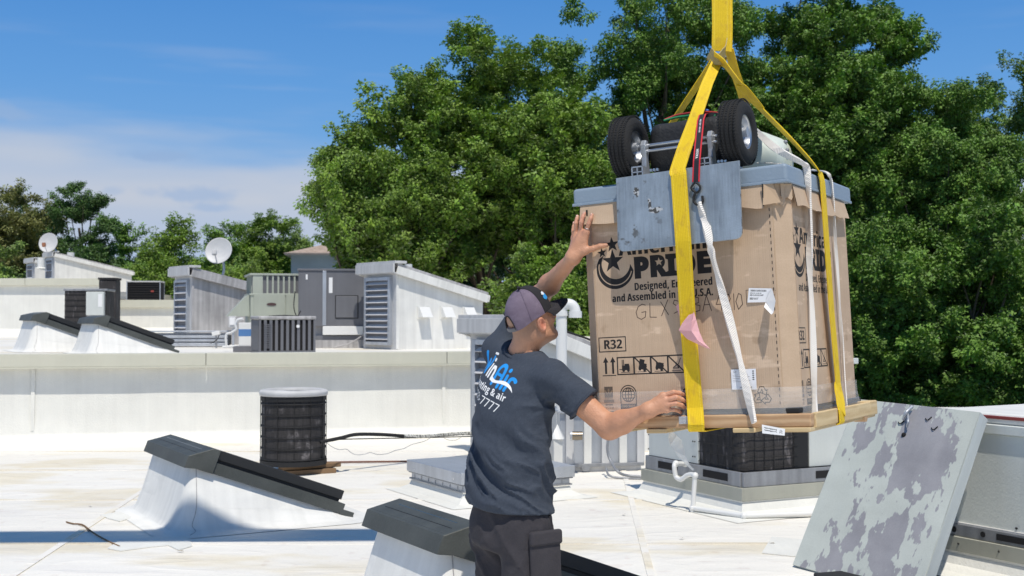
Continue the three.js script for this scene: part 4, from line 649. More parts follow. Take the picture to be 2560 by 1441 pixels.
    pen(-0.147, 0.372, s, [[0.08, 0.95], [0.05, 0.05], [0.5, 0.02]]); pen(-0.095, 0.378, s, [[0.0, 0.9], [0.5, 0.05], null, [0.5, 1.0], [0.02, 0.0]]);
    pen(-0.047, 0.382, s * 0.9, [[0.5, 0.9], [0.2, 1], [0.1, 0.75], [0.45, 0.5], [0.5, 0.2], [0.15, 0.05]]); pen(-0.010, 0.384, s * 0.9, [[0.05, 0.95], [0.45, 0.85], [0.2, 0.55], [0.5, 0.3], [0.05, 0.05]]);
    pen(0.040, 0.384, s, [[0.1, 0], [0.1, 1], [0.45, 0.9], [0.45, 0.6], [0.1, 0.52], [0.52, 0.4], [0.5, 0.1], [0.1, 0]]); pen(0.083, 0.386, s, [[0, 0], [0.3, 1], [0.6, 0], null, [0.12, 0.4], [0.5, 0.4]]);
    pen(0.138, 0.384, s, [[0.3, 1], [0.05, 0.4], [0.5, 0.4], null, [0.42, 0.85], [0.38, 0]]); pen(0.173, 0.384, s, [[0.05, 0.85], [0.35, 1], [0.45, 0.7], [0.05, 0.02], [0.5, 0.02]]); pen(0.209, 0.384, s, [[0.1, 1], [0.1, 0]]); pen(0.220, 0.384, s, [[0.25, 1], [0.05, 0.5], [0.2, 0.0], [0.48, 0.3], [0.42, 0.9], [0.25, 1]]);
    g.fillStyle = 'rgb(22,21,21)'; g.beginPath(); g.ellipse(-0.006, 0.050, 0.017, 0.035, 0, 0, 7); g.fill();
  }
  g.restore();
}
function kraft(g, w, h) {
  g.fillStyle = 'rgb(195,169,143)'; g.fillRect(0, 0, w, h); const im = g.getImageData(0, 0, w, h), d = im.data;
  for (let y = 0; y < h; y++) for (let x = 0; x < w; x++) { const o = (y * w + x) * 4, k = (vn(x * 0.5, y * 0.5, 3) - 0.5) * 9 + (fbm(x * 0.004, y * 0.012, 4, 8) - 0.5) * 16 + (vn(x * 0.13, y * 0.006, 12) - 0.5) * 5; const ed = 1 - min(1, min(x, w - x, y, h - y) / 60), sc = ed * 26 * sstep(0.35, 0.8, fbm(x * 0.02, y * 0.02, 4, 31)) + 20 * sstep(0.66, 0.8, fbm(x * 0.006 + 3, y * 0.02, 5, 37)) - 16 * sstep(0.68, 0.8, fbm(x * 0.009, y * 0.007 + 9, 5, 41)); d[o] += k + sc; d[o + 1] += k + sc; d[o + 2] += k * 0.9 + sc; } g.putImageData(im, 0, 0);
  g.globalAlpha = 1;
}
const cardBump = tex(512, 512, (u, v) => 255 * (0.6 * fbm(u * 4, v * 4, 4, 3, 4, 4) + 0.12 * (0.5 + 0.5 * sin(u * 2 * PI * 90))), false, [1, 1]);
const faceTex = (side) => canvasTex(Math.round(CW * PXM), Math.round(CH * PXM), (g, w, h) => { kraft(g, w, h); cartonPrint(g, CW, CH, side ? 1.12 : 1, side ? -0.0 : 0, side); });
M.cardFront = std({ map: faceTex(0), roughness: 0.85, bumpMap: cardBump, bumpScale: 0.004 });
M.cardSide = std({ map: faceTex(1), roughness: 0.85, bumpMap: cardBump, bumpScale: 0.004 });
M.card = std({ map: tex(512, 512, (u, v) => { const k = (vn(u * 256, v * 256, 3, 256, 256) - 0.5) * 9 + (fbm(u * 5, v * 12, 4, 8, 5, 12) - 0.5) * 18; return [196 + k, 171 + k, 145 + k]; }, true, [2, 2]), roughness: 0.85, bumpMap: cardBump, bumpScale: 0.002 });
M.cardEdge = std({ color: lin(0.50, 0.36, 0.24), roughness: 0.9 });
{
  const t = loadThing('cardboard_carton', 'large brown cardboard carton with black print, hanging from the yellow sling', 'carton', V(0, 0, 0));
  const a = CW / 2, b = CD / 2, c = CHAM;
  const face = (p, q, mat, nm) => { const N = 16, pos = [], uv = []; const L = p.distanceTo(q), nrm = V(q.z - p.z, 0, -(q.x - p.x)).normalize().multiplyScalar(-1); // gently bowed panel
    const P = (i, j) => { const u = i / N, v = j / N, bow = 0.009 * sin(PI * u) * sin(PI * v) * (0.6 + 0.8 * fbm(u * 3 + p.x * 9, v * 3, 3, 5)); return p.clone().lerp(q, u).add(V(0, CH * 0.985 * v, 0)).addScaledVector(nrm, -bow); };
    for (let i = 0; i < N; i++) for (let j = 0; j < N; j++) for (const [x, y] of [[0, 0], [1, 0], [1, 1], [0, 0], [1, 1], [0, 1]]) { const r = P(i + x, j + y); pos.push(r.x, r.y, r.z); const s = mat === M.card ? L : 1; uv.push((i + x) / N * s, (j + y) / N * (mat === M.card ? CH : 0.985)); }
    let g = new THREE.BufferGeometry(); g.setAttribute('position', new THREE.Float32BufferAttribute(pos, 3)); g.setAttribute('uv', new THREE.Float32BufferAttribute(uv, 2)); g = mergeVertices(g); g.computeVertexNormals(); return lpart(t, nm, g.toNonIndexed(), mat); };
  // the printed faces keep the whole-face uv although they start at the folded corner panels
  const whole = (m, len) => { const q = m.clone(); q.map = m.map.clone(); q.map.repeat.set((len - 2 * c) / len, 1); q.map.offset.set(c / len, 0); return q; };
  face(V(-a + c, 0, b), V(a - c, 0, b), whole(M.cardFront, CW), 'front_panel');
  face(V(a, 0, b - c), V(a, 0, -b + c), whole(M.cardSide, CD), 'side_panel');
  face(V(a - c, 0, -b), V(-a + c, 0, -b), M.card, 'back_panel'); face(V(-a, 0, -b + c), V(-a, 0, b - c), M.card, 'side_panel');
  face(V(a - c, 0, b), V(a, 0, b - c), M.card, 'corner_panel'); face(V(a, 0, -b + c), V(a - c, 0, -b), M.card, 'corner_panel'); face(V(-a + c, 0, -b), V(-a, 0, -b + c), M.card, 'corner_panel'); face(V(-a, 0, b - c), V(-a + c, 0, b), M.card, 'corner_panel');
  lpart(t, 'bottom', bx(CW - 0.01, 0.01, CD - 0.12, [0, 0.006, 0], null, 0), M.card);
  // perforated fold and glued seam near the corner
  for (const [x, w, m] of [[a - c - 0.008, 0.0028, M.black], [-a + c + 0.002, 0.002, M.cardEdge]]) lpart(t, 'fold_line', Array.from({ length: w > 0.0025 ? 30 : 16 }, (_, i) => bx(w, 0.012, 0.002, [x, 0.02 + i * (w > 0.0025 ? 0.0255 : 0.049), b - 0.0002], null, 0)), m);
  lpart(t, 'seam', bx(0.0035, CH * 0.84, 0.002, [a - c + 0.004, CH * 0.42, b - 0.0045], [0, PI / 4, 0], 0), M.cardEdge);
  for (let i = 0; i < 2; i++) lpart(t, 'fold_line', bx(0.002, CH * 0.80, 0.0015, i ? [a + 0.0002, CH * 0.40, b - c - 0.004] : [-a + c + 0.006, CH * 0.4, b + 0.0002], i ? [0, PI / 2, 0] : null, 0), M.cardEdge);
  // turned-down rim flaps with torn, buckled lower edges
  const flap = (p, q, y0, y1, out, seed, amp = 0.012) => { const N = 26, pos = [], L = p.distanceTo(q), n = V(-(q.z - p.z), 0, q.x - p.x).normalize().multiplyScalar(-1); const low = (u) => y0 + amp * (fbm(u * 7, seed, 3, seed) - 0.5) * 2;
    const P = (i, j, k) => { const u = i / N; return p.clone().lerp(q, u).setY(j ? y1 : low(u)).addScaledVector(n, -(j ? 0.007 : out + 0.010 * (fbm(u * 5, 2, 2, seed + 3) - 0.4)) + (k ? 0.005 : 0)); };
    const L4 = []; for (let i = 0; i < N; i++) { L4.push([P(i, 0, 0), P(i + 1, 0, 0), P(i + 1, 1, 0), P(i, 1, 0)], [P(i + 1, 0, 1), P(i, 0, 1), P(i, 1, 1), P(i + 1, 1, 1)], [P(i, 0, 1), P(i + 1, 0, 1), P(i + 1, 0, 0), P(i, 0, 0)]); } return quads(L4); };
  lpart(t, 'rim_flap', flap(V(-a + 0.02, 0, b + 0.004), V(0.365, 0, b + 0.004), 0.772, 0.858, 0.022, 11), M.card);
  lpart(t, 'rim_flap', flap(V(0.367, 0, b + 0.003), V(0.43, 0, b - 0.035), 0.782, 0.86, 0.008, 17, 0.02), M.card);
  lpart(t, 'rim_flap', flap(V(0.418, 0, b - 0.02), V(a + 0.004, 0, b - 0.06), 0.80, 0.857, 0.006, 19, 0.012), M.card);
  lpart(t, 'rim_flap', flap(V(a + 0.004, 0, b - 0.055), V(a + 0.004, 0, -b + 0.10), 0.775, 0.852, 0.022, 23, 0.014), M.card);
  lpart(t, 'rim_flap', flap(V(-a - 0.003, 0, b - 0.10), V(-a + 0.03, 0, b + 0.0), 0.775, 0.845, 0.012, 29, 0.014), M.card);
  lpart(t, 'torn_flap', quads([[V(0.368, 0.862, b + 0.016), V(0.40, 0.86, b + 0.008), V(0.428, 0.782, b + 0.004), V(0.366, 0.775, b + 0.034)]]), M.cardEdge);
  lpart(t, 'rim_slot', bx(0.006, 0.07, 0.004, [-a + 0.055, 0.80, b + 0.020], [0, 0, 0.05], 0), M.black);
  lpart(t, 'rim_slot', bx(0.004, 0.085, 0.004, [0.366, 0.815, b + 0.026], null, 0), M.black);
  // paper labels
  const bars = (g, x, y, w, h, s) => { const r = mulberry(s); let q = x; g.fillStyle = '#222'; while (q < x + w) { const b1 = 1 + floor(r() * 4); g.fillRect(q, y, b1, h); q += b1 + 1 + floor(r() * 4); } };
  const lab1 = canvasTex(360, 200, (g, w, h) => { g.fillStyle = '#eeeef0'; g.fillRect(0, 0, w, h); bars(g, 28, 22, 250, 26, 5); bars(g, 28, 62, 180, 14, 6); bars(g, 28, 86, 230, 22, 7); bars(g, 28, 130, 150, 30, 8); });
  lpart(t, 'shipping_label', quadSheet(V(0.272, 0.408, b + 0.002), V(0.345, 0.405, b + 0.002), V(0.372, 0.456, b + 0.002), V(0.281, 0.464, b + 0.002), 0.0012), std({ map: lab1, roughness: 0.5 }));
  const cu = (x, y, z) => V(x, y, b + z); lpart(t, 'peeled_corner', quads([[cu(0.345, 0.408, 0.003), cu(0.392, 0.362, 0.058), cu(0.400, 0.405, 0.05), cu(0.374, 0.455, 0.004)], [cu(0.345, 0.408, 0.003), cu(0.374, 0.455, 0.004), cu(0.36, 0.44, 0.010), cu(0.349, 0.42, 0.008)], [cu(0.345, 0.405, 0.003), cu(0.352, 0.385, 0.045), cu(0.385, 0.354, 0.062), cu(0.392, 0.362, 0.058)]]), M.paper);
  const lab2 = canvasTex(300, 240, (g, w, h) => { g.fillStyle = '#e8eaf0'; g.fillRect(0, 0, w, h); g.fillStyle = '#333'; g.font = '30px sans-serif'; g.fillText('2/2', 22, 44); for (let i = 0; i < 5; i++) { g.fillStyle = '#777'; g.fillRect(18, 66 + i * 20, 60 + (i * 37) % 50, 4); g.fillRect(150, 66 + i * 22, 50 + (i * 23) % 40, 4); } bars(g, 100, 205, 140, 20, 9); g.fillStyle = '#444'; for (let i = 0; i < 5; i++) g.fillRect(256, 20 + i * 24, 22, 14); });
  lpart(t, 'shipping_label', quadSheet(V(0.19, 0.074, b + 0.0025), V(0.290, 0.072, b + 0.0025), V(0.2905, 0.152, b + 0.0025), V(0.1905, 0.152, b + 0.0025), 0.0012), std({ map: lab2, roughness: 0.5 }));
  // stretch wrap round the foot
  const wt = new THREE.MeshPhysicalMaterial({ color: lin(0.9, 0.9, 0.88), roughness: 0.18, transparent: true, opacity: 0.24, bumpMap: tex(256, 256, (u, v) => 255 * fbm(u * 3 + v * 2, v * 40, 4, 3, 0, 0), false, [1, 1]), bumpScale: 0.01, side: THREE.DoubleSide });
  const wy0 = -0.115, ring = (y, i) => { const o = 0.0065, k = a + o, l = b + o, e = c + 0.002, f = y < -0.02 ? 0.012 : 0; return [[-k - f, l - e], [-k + e, l + f], [k - e, l + f], [k + f, l - e], [k + f, -l + e], [k - e, -l - f], [-k + e, -l - f], [-k - f, -l + e]].map(([x, z], n) => V(x, y + 0.007 * (fbm(n * 0.9, i, 2, 5) - 0.5), z)); };
  lpart(t, 'stretch_wrap', quads([0.078, 0.03, -0.03].flatMap((y, i, A) => (i + 1 < A.length ? hull4(ring(A[i + 1], i + 1), ring(y, i)) : []))), wt);
}
// ---- grey lid
{
  const t = loadThing('carton_lid', 'blue-grey tray-shaped lid closing the top of the carton', 'lid', V(0, CH - 0.07, 0));
  const m = mottled(140, 156, 172, 0.03, 0.4, 63, { roughness: 0.5 });
  lpart(t, 'tray', uvm(new RoundedBoxGeometry(LW, 0.072, LD, 3, 0.014)).translate(0, CH - 0.036, 0), m);
  lpart(t, 'rolled_edge', [bx(LW + 0.006, 0.012, 0.008, [0, CH - 0.068, LD / 2], null, 0.003), bx(0.008, 0.012, LD - 0.01, [LW / 2, CH - 0.068, 0], null, 0.003)], m);
}
// ---- pallet
{
  const t = loadThing('wooden_pallet', 'pale wooden pallet strapped under the carton', 'pallet', V(0, -0.12, 0));
  const W = CW + 0.07, D = CD + 0.06;
  lpart(t, 'black_tray', bx(CW + 0.01, 0.020, CD + 0.01, [0, -0.0115, 0], null, 0.004), M.black);
  for (const z of [D / 2 - 0.025, 0, -D / 2 + 0.025]) lpart(t, 'stringer', bx(0.91, 0.050, 0.045, [0.047, -0.047, z], null, 0.006), z > 0.1 ? M.wood : M.woodPale);
  for (const [x, w] of [[-0.33, 0.09], [-0.125, 0.085], [0.24, 0.09], [0.435, 0.13]]) lpart(t, 'bottom_board', bx(w, 0.018, D + 0.02, [x, -0.0815, -0.006], null, 0.004), M.woodPale);
  lpart(t, 'end_board', bx(0.02, 0.058, D - 0.14, [W / 2 + 0.0165, -0.050, 0.02], null, 0.005), M.woodPale);
  lpart(t, 'end_block', bx(0.07, 0.062, 0.12, [W / 2 - 0.01, -0.050, -D / 2 + 0.025], null, 0.006), M.woodPale);
  lpart(t, 'end_grain', cyl(0.026, 0.026, 0.05, [W / 2 + 0.000, -0.076, -D / 2 + 0.17], [0, 0, PI / 2], 20), M.wood);
  const tg = canvasTex(300, 130, (g, w, h) => { g.fillStyle = '#f0f0f0'; g.fillRect(0, 0, w, h); g.fillStyle = '#333'; for (let y = 0; y < 2; y++) for (let i = 0; i < 11; i++) g.fillRect(30 + i * 15, 32 + y * 34, 11, 12 + (i * 7) % 9); for (let i = 0; i < 3; i++) for (let j = 0; j < 4; j++) if ((i + j) % 2) g.fillRect(228 + i * 14, 30 + j * 16, 12, 14); });
  const A = onLoad(1905, 1062, 'z', D / 2 + 0.02), B = onLoad(1963, 1073, 'z', D / 2 + 0.02), C = onLoad(1962, 1090, 'z', D / 2 + 0.024), E = onLoad(1906, 1084, 'z', D / 2 + 0.024);
  lpart(t, 'tag', quadSheet(E, C, B, A, 0.001), std({ map: tg, roughness: 0.5 }));
  const G0 = onLoad(1697, 1042, 'z', D / 2 + 0.001), G1 = onLoad(1722, 1041, 'z', D / 2 + 0.001), G2 = onLoad(1722, 1060, 'z', D / 2 + 0.001), G3 = onLoad(1698, 1061, 'z', D / 2 + 0.001);
  lpart(t, 'nail_plate', quadSheet(G3, G2, G1, G0, 0.001), M.galv);
  // torn wrap hanging down
  const wt = new THREE.MeshPhysicalMaterial({ color: lin(0.86, 0.88, 0.88), roughness: 0.3, transparent: true, opacity: 0.5, side: THREE.DoubleSide });
  const strip = [[1690, 1064, 8], [1679, 1078, 10], [1681, 1092, 26], [1690, 1108, 30], [1699, 1125, 22], [1709, 1146, 16], [1722, 1165, 9], [1734, 1176, 5]];
  lpart(t, 'torn_wrap', ribbon(strip.map(([x, y], i) => onLoad(x, y, 'z', 0.40 - 0.005 * i)), strip.map((s, i) => V(1, 0.1 * i, 0.5 * sin(i * 1.3))), strip.map((s) => s[2] * 0.0017), 0.0008), wt);
}
// ---- hand truck lying face down on the lid, its toe plate hanging over the front
{
  const t = loadThing('hand_truck', 'hand truck with two black tyres lying on the lid, steel toe plate hanging down', 'hand truck', V(0.02, CH, 0.3));
  const steelMap = tex(1024, 512, (u, v) => { const n = fbm(u * 5, v * 3, 5, 3), s = fbm(u * 90, v * 4, 3, 7) - 0.5, sc = sstep(0.66, 0.80, fbm(u * 14 + 4, v * 9, 4, 23)) * sstep(0.55, 0.1, u) , d = (vn(u * 500, v * 260, 5) - 0.5) * 12, k = 168 + (n - 0.5) * 58 + s * 26 + d; const g2 = max(exp(-(((u - 0.27 - 0.1 * (0.66 - v)) / 0.016) ** 2) - ((v - 0.58) / 0.10) ** 2), exp(-(((u - 0.33) / 0.06) ** 2) - ((v - 0.50) / 0.045) ** 2), exp(-(((u - 0.17) / 0.025) ** 2) - ((v - 0.78) / 0.08) ** 2)), gg = sstep(0.30, 0.5, g2 * (0.35 + 1.1 * fbm(u * 34, v * 22, 4, 31))), ln = fbm(u * 50, v * 30, 3, 33) > 0.5 ? 214 : 96; return [mix(mix(k * 0.93, 90, sc * 0.7), ln, gg), mix(mix(k * 0.985, 86, sc * 0.7), ln - 4, gg), mix(mix(k * 1.03, 80, sc * 0.7), ln - 10, gg)]; });
  const zT = LD / 2 + 0.03, zB = LD / 2 + 0.055, TL = onLoad(1537, 448, 'z', zT), TR = onLoad(1843, 408, 'z', zT), BR = onLoad(1848, 600, 'z', zB), BL = onLoad(1556, 632, 'z', zB);
  { // plate with rounded lower corners
    const w = TR.x - TL.x, h = (TL.y + TR.y - BL.y - BR.y) / 2, sh = new THREE.Shape(), r = 0.032; sh.moveTo(0, h); sh.lineTo(0, r); sh.quadraticCurveTo(0, 0, r, 0); sh.lineTo(w - r, 0); sh.quadraticCurveTo(w, 0, w, r); sh.lineTo(w, h); sh.closePath();
    const g = new THREE.ExtrudeGeometry(sh, { depth: 0.006, bevelEnabled: true, bevelSize: 0.0015, bevelThickness: 0.0015, bevelSegments: 1 }); const p = g.attributes.position, uv = new Float32Array(p.count * 2); for (let i = 0; i < p.count; i++) { uv[2 * i] = p.getX(i) / w; uv[2 * i + 1] = p.getY(i) / h; } g.setAttribute('uv', new THREE.BufferAttribute(uv, 2));
    g.rotateX(-atan2(zB - zT, h) * -1 * -1); g.rotateZ(atan2(BR.y - BL.y, BR.x - BL.x)); g.translate((TL.x + BL.x) / 2, (BL.y + BR.y) / 2 - 0.0, zB);
    lpart(t, 'toe_plate', g, std({ map: steelMap, roughness: 0.42, metalness: 0.45, bumpMap: fine, bumpScale: 0.0006 }));
    lpart(t, 'toe_plate_return', bx(w - 0.02, 0.008, 0.10, [(TL.x + TR.x) / 2, TL.y - 0.006, zT - 0.045], [0, 0, 0.0], 0.002), M.galv);
  }
  for (const x of [-0.165, 0.155]) { lpart(t, 'frame_rail', bx(0.035, 0.03, 0.86, [x, CH + 0.018, 0.02], null, 0.006), M.galv); }
  for (const z of [-0.35, -0.1, 0.15]) lpart(t, 'cross_bar', bx(0.32, 0.025, 0.03, [-0.005, CH + 0.046, z], null, 0.006), M.galv);
  const wy = CH + 0.155, zc = 0.375;
  for (const [x, s] of [[-0.228, 1], [0.245, 1]]) {
    const g = new THREE.Group(); g.name = 'wheel'; const c = V(x, wy, zc).sub(t.base); g.position.copy(c); t.add(g);
    const R = 0.131, w = 0.088, pr = [[0.068, -0.036], [0.078, -0.045], [0.10, -w / 2 - 0.004], [0.118, -w / 2 + 0.002], [R - 0.004, -w / 2 + 0.014]]; for (const q of [-0.024, -0.010, 0.010, 0.024]) pr.push([R, q - 0.0035], [R - 0.004, q - 0.002], [R - 0.004, q + 0.002], [R, q + 0.0035]); pr.push([R - 0.004, w / 2 - 0.014], [0.118, w / 2 - 0.002], [0.10, w / 2 + 0.004], [0.078, 0.045], [0.068, 0.036]);
    part(g, 'tyre', new THREE.LatheGeometry(pr.map((q) => new THREE.Vector2(...q)), 64).toNonIndexed().rotateZ(-PI / 2), M.rubber);
    const tr = []; for (let i = 0; i < 70; i++) for (const q of [-0.034, -0.017, 0, 0.017, 0.034]) tr.push(bx(0.009, 0.0035, 0.0068, [q, R + 0.0005, 0], [0, 0.5 * (q > 0 ? 1 : -1), 0], 0).rotateX(i * 2 * PI / 70 + q * 6)); part(g, 'tread', tr, M.rubber);
    part(g, 'rim', new THREE.LatheGeometry([[0.02, -0.02], [0.03, 0.022], [0.045, 0.010], [0.052, 0.006], [0.06, 0.028], [0.07, 0.037], [0.066, 0.028], [0.056, -0.03], [0.07, -0.037]].map((q) => new THREE.Vector2(...q)), 40).toNonIndexed().rotateZ(-PI / 2), M.steel);
    part(g, 'hub', cyl(0.020, 0.018, 0.085, null, [0, 0, PI / 2], 16), M.galv);
  }
  lpart(t, 'axle', cyl(0.007, 0.007, 0.47, [0.008, wy, zc], [0, 0, PI / 2], 12), M.steel); lpart(t, 'axle', cyl(0.006, 0.006, 0.33, [0.0, wy - 0.026, zc + 0.02], [0, 0, PI / 2], 12), M.steel);
  for (const x of [-0.150, 0.140]) {
    lpart(t, 'axle_bracket', [place(prism([[-0.03, 0], [0.045, 0], [0.05, 0.035], [0.018, 0.05], [0.014, 0.10], [0.022, 0.15], [0.008, 0.172], [-0.012, 0.172], [-0.022, 0.15], [-0.014, 0.09]], 0.016, 0.003), [x + 0.008, CH + 0.002, zc + 0.02], [0, -PI / 2, 0])], M.galv);
    lpart(t, 'rail_end', [bx(0.05, 0.005, 0.05, [x, CH + 0.055, 0.455], null, 0), bx(0.05, 0.005, 0.05, [x, CH + 0.012, 0.455], null, 0), bx(0.005, 0.046, 0.05, [x - 0.023, CH + 0.034, 0.455], null, 0), bx(0.005, 0.046, 0.05, [x + 0.023, CH + 0.034, 0.455], null, 0), bx(0.05, 0.004, 0.05, [x, CH + 0.034, 0.455], null, 0), bx(0.004, 0.046, 0.05, [x, CH + 0.034, 0.455], null, 0)], M.galv);
    for (let i = 0; i < 3; i++) lpart(t, 'bolt', cyl(0.006, 0.006, 0.012, [x + 0.045 + 0.014 * i, CH + 0.04, 0.44], [PI / 2, 0, 0], 8), M.steel);
  }
}
// ---- black tank between the wheels
{
  const t = loadThing('black_tank', 'rounded black plastic tank lying between the two tyres', 'tank', V(0.0, CH + 0.05, 0.2));
  const f = (x, y, z) => { const q = [abs(x - 0.0) - 0.125, abs(y - 1.075) - 0.062, abs(z - 0.17) - 0.105].map((v) => max(v, 0)); return hypot(...q) - 0.05 + 0.004 * sin(y * 40) * sstep(0.9, 1.1, y) + 0.006 * (vn3(x * 14, y * 14, z * 14, 3) - 0.5); };
  lpart(t, 'shell', uvm(surfaceNets([-0.2, 0.93, 0.0], [0.2, 1.22, 0.43], 0.012, f)), std({ color: lin(0.022, 0.022, 0.023), roughness: 0.6, bumpMap: fine, bumpScale: 0.002 }));
  lpart(t, 'cap', cyl(0.03, 0.03, 0.03, [0.09, 1.19, 0.24]), M.black);
  const h = thing('gauge_hose', 'red and green hoses draped over the black tank', 'hose', toWorld(V(0, CH + 0.26, 0.2))); h.quaternion.copy(LQ); h.base = V(0, CH + 0.26, 0.2);
  const q = (x, y, z) => onLoad(x, y, 'z', z);
  lpart(h, 'red_hose', tube([q(1662, 300, 0.22), q(1690, 289, 0.2), q(1712, 285, 0.2), q(1745, 281, 0.22), q(1790, 282, 0.24), q(1812, 290, 0.25)], 0.0052, 40, 8), std({ color: lin(0.42, 0.035, 0.03), roughness: 0.5 }));
  lpart(h, 'green_hose', tube([q(1660, 302, 0.25), q(1690, 294, 0.24), q(1712, 291, 0.24), q(1745, 288, 0.25), q(1790, 290, 0.26)], 0.0052, 40, 8), std({ color: lin(0.02, 0.25, 0.09), roughness: 0.5 }));
  lpart(h, 'fitting', cyl(0.008, 0.008, 0.035, q(1762, 276, 0.2).toArray(), [0, 0, 1.2], 10), std({ color: lin(0.06, 0.16, 0.5), roughness: 0.4 }));
}
// ---- pale sack behind the right tyre
{
  const t = loadThing('pale_tank', 'pale greenish-white rounded plastic tank behind the right tyre', 'tank', V(0.25, CH, -0.02)), c = V(0.215, CH + 0.112, 0.03);
  const f = (x, y, z) => { const X = x - c.x, Y = y - c.y + 0.25 * X, Z = z - c.z; const cone = mix(1.0, 0.72, sstep(-0.02, 0.16, X)); const d = hypot(max(0, abs(X) - 0.09), max(0, hypot(Y, Z) - 0.055 * cone)) - 0.052 * cone; return d + 0.003 * (vn3(x * 25, y * 25, z * 25, 5) - 0.5); };
  lpart(t, 'shell', uvm(surfaceNets([0.03, CH + 0.003, -0.14], [0.42, CH + 0.26, 0.2], 0.009, f)), std({ color: lin(0.60, 0.66, 0.60), roughness: 0.55 }));
  for (const [dx, dy, dz] of [[0.135, 0.03, 0.05], [0.14, -0.04, 0.055], [0.12, 0.07, 0.02]]) lpart(t, 'bolt', new THREE.SphereGeometry(0.009, 8, 6).toNonIndexed().translate(c.x + dx, c.y + dy - 0.03, c.z + dz), M.galvDark);
}
// ---- ratchet strap with hook
const C2 = new THREE.CatmullRomCurve3([]);
{
  const t = loadThing('tie_down_strap', 'red-edged black tie-down strap over the tank with a black steel hook', 'strap', V(0.14, CH, 0.5)), D = V(1, 0, 0);
  const tx = canvasTex(64, 1024, (g, w, h) => { g.fillStyle = '#23222a'; g.fillRect(0, 0, w, h); g.fillStyle = '#d8303a'; g.fillRect(0, 0, 11, h); g.fillRect(w - 11, 0, 11, h); g.fillStyle = '#f2f2f2'; for (const [y, s, z] of [[300, 'HUSKY', 30], [640, '1000 LBS / 454 KG', 20]]) { g.save(); g.translate(w / 2 + z * 0.34, y); g.rotate(-PI / 2); g.font = `bold ${z}px sans-serif`; g.fillText(s, 0, 0); g.restore(); } });
  const q = (x, y, z) => onLoad(x, y, 'z', z), pts = [q(1772, 284, 0.20), q(1757, 286, 0.30), q(1752, 300, 0.385), q(1747, 350, 0.45), q(1742, 402, 0.497), q(1740, 455, 0.503)];
  lpart(t, 'webbing', ribbon(pts.map((p) => p), D, 0.031, 0.002, 3.2), std({ map: (() => { tx.wrapT = THREE.RepeatWrapping; tx.repeat.set(1, 0.62); return tx; })(), roughness: 0.6 }));
  const hk = [[1738, 456], [1730, 466], [1729, 472], [1740, 482], [1749, 476], [1750, 466], [1742, 457]].map(([x, y]) => q(x, y, 0.512)); lpart(t, 'hook', [tube(hk, 0.0045, 40, 8), tube([[1740, 480], [1735, 492], [1735, 504], [1742, 511], [1751, 510], [1757, 503], [1756, 490]].map(([x, y]) => q(x, y, 0.516)), 0.0055, 40, 8)], M.black);
}
// ---- white twisted wrap ropes
M.rope = std({ color: lin(0.86, 0.82, 0.77), roughness: 0.55, bumpMap: tex(128, 256, (u, v) => 255 * (0.5 + 0.5 * sin((v * 30 + u * 2) * 6.28)), false), bumpScale: 0.0018 });
function twist(t, pts, w, name = 'strand') { const c = new THREE.CatmullRomCurve3(pts), n = 60, P = c.getPoints(n); lpart(t, name, ribbon(P, P.map((_, i) => V(cos(0.9 * sin(i * 0.21 + pts[0].x * 9)), 0, sin(0.9 * sin(i * 0.21 + pts[0].x * 9)))), P.map((_, i) => w * (0.55 + 0.45 * abs(cos(i * 0.23 + pts[0].y * 7)))), w * 0.32, 4), M.rope); }
{
  const q = (x, y, z) => onLoad(x, y, 'z', z), s = (x, y, X) => onLoad(x, y, 'x', X), b = CD / 2, a = CW / 2;
  const t = loadThing('rope', 'white twisted rope knotted below the black hook, running down the front of the carton', 'rope', V(0.15, 0.8, b + 0.03));
  twist(t, [q(1747, 506, 0.52), q(1757, 540, 0.518), q(1768, 575, 0.530), q(1775, 612, 0.532), q(1781, 640, 0.515), q(1795, 690, b + 0.04), q(1828, 815, b + 0.018), q(1857, 930, b + 0.016), q(1886, 1058, b + 0.05)], 0.033);
  lpart(t, 'knot', surfaceNetsAt(q(1768, 572, 0.515), 0.016), M.rope); lpart(t, 'loose_end', tube([q(1764, 566, 0.512), q(1740, 558, 0.50), q(1712, 548, 0.498)], 0.0022, 12, 5), M.rope);
  const u = loadThing('rope', 'white plastic rope over the lid corner, left of the yellow strap on the right face', 'rope', V(a, CH, 0.1));
  twist(u, [q(1885, 322, -0.0), s(1950, 378, 0.40), s(2008, 409, a + 0.02), s(2016, 418, a + 0.024), s(2022, 470, a + 0.028), s(2026, 560, a + 0.02), s(2024, 640, a + 0.012), s(2030, 780, a + 0.012), s(2034, 900, a + 0.012), s(2037, 1000, a + 0.014), s(2038, 1062, a + 0.045)], 0.028);
  twist(u, [q(1893, 408, 0.20), q(1925, 408, 0.20), q(1960, 411, 0.22)], 0.008, 'lower_strand');
  const v = loadThing('rope', 'thin white rope down the right face, right of the yellow strap', 'rope', V(a, CH, -0.2));
  twist(v, [s(2030, 425, 0.30), s(2072, 436, a + 0.018), s(2077, 446, a + 0.02), s(2082, 480, a + 0.024), s(2090, 620, a + 0.012), s(2098, 740, a + 0.012), s(2108, 890, a + 0.012), s(2118, 1036, a + 0.03)], 0.015);
}
function surfaceNetsAt(c, r) { return uvm(surfaceNets([c.x - 2 * r, c.y - 2 * r, c.z - 2 * r], [c.x + 2 * r, c.y + 2 * r, c.z + 2 * r], r / 4, (x, y, z) => { const X = x - c.x, Y = y - c.y, Z = z - c.z; return min(hypot(hypot(X, Y) - r * 0.75, Z) - r * 0.45, hypot(X, Y * 0.6, Z) - r * 0.7); })); }
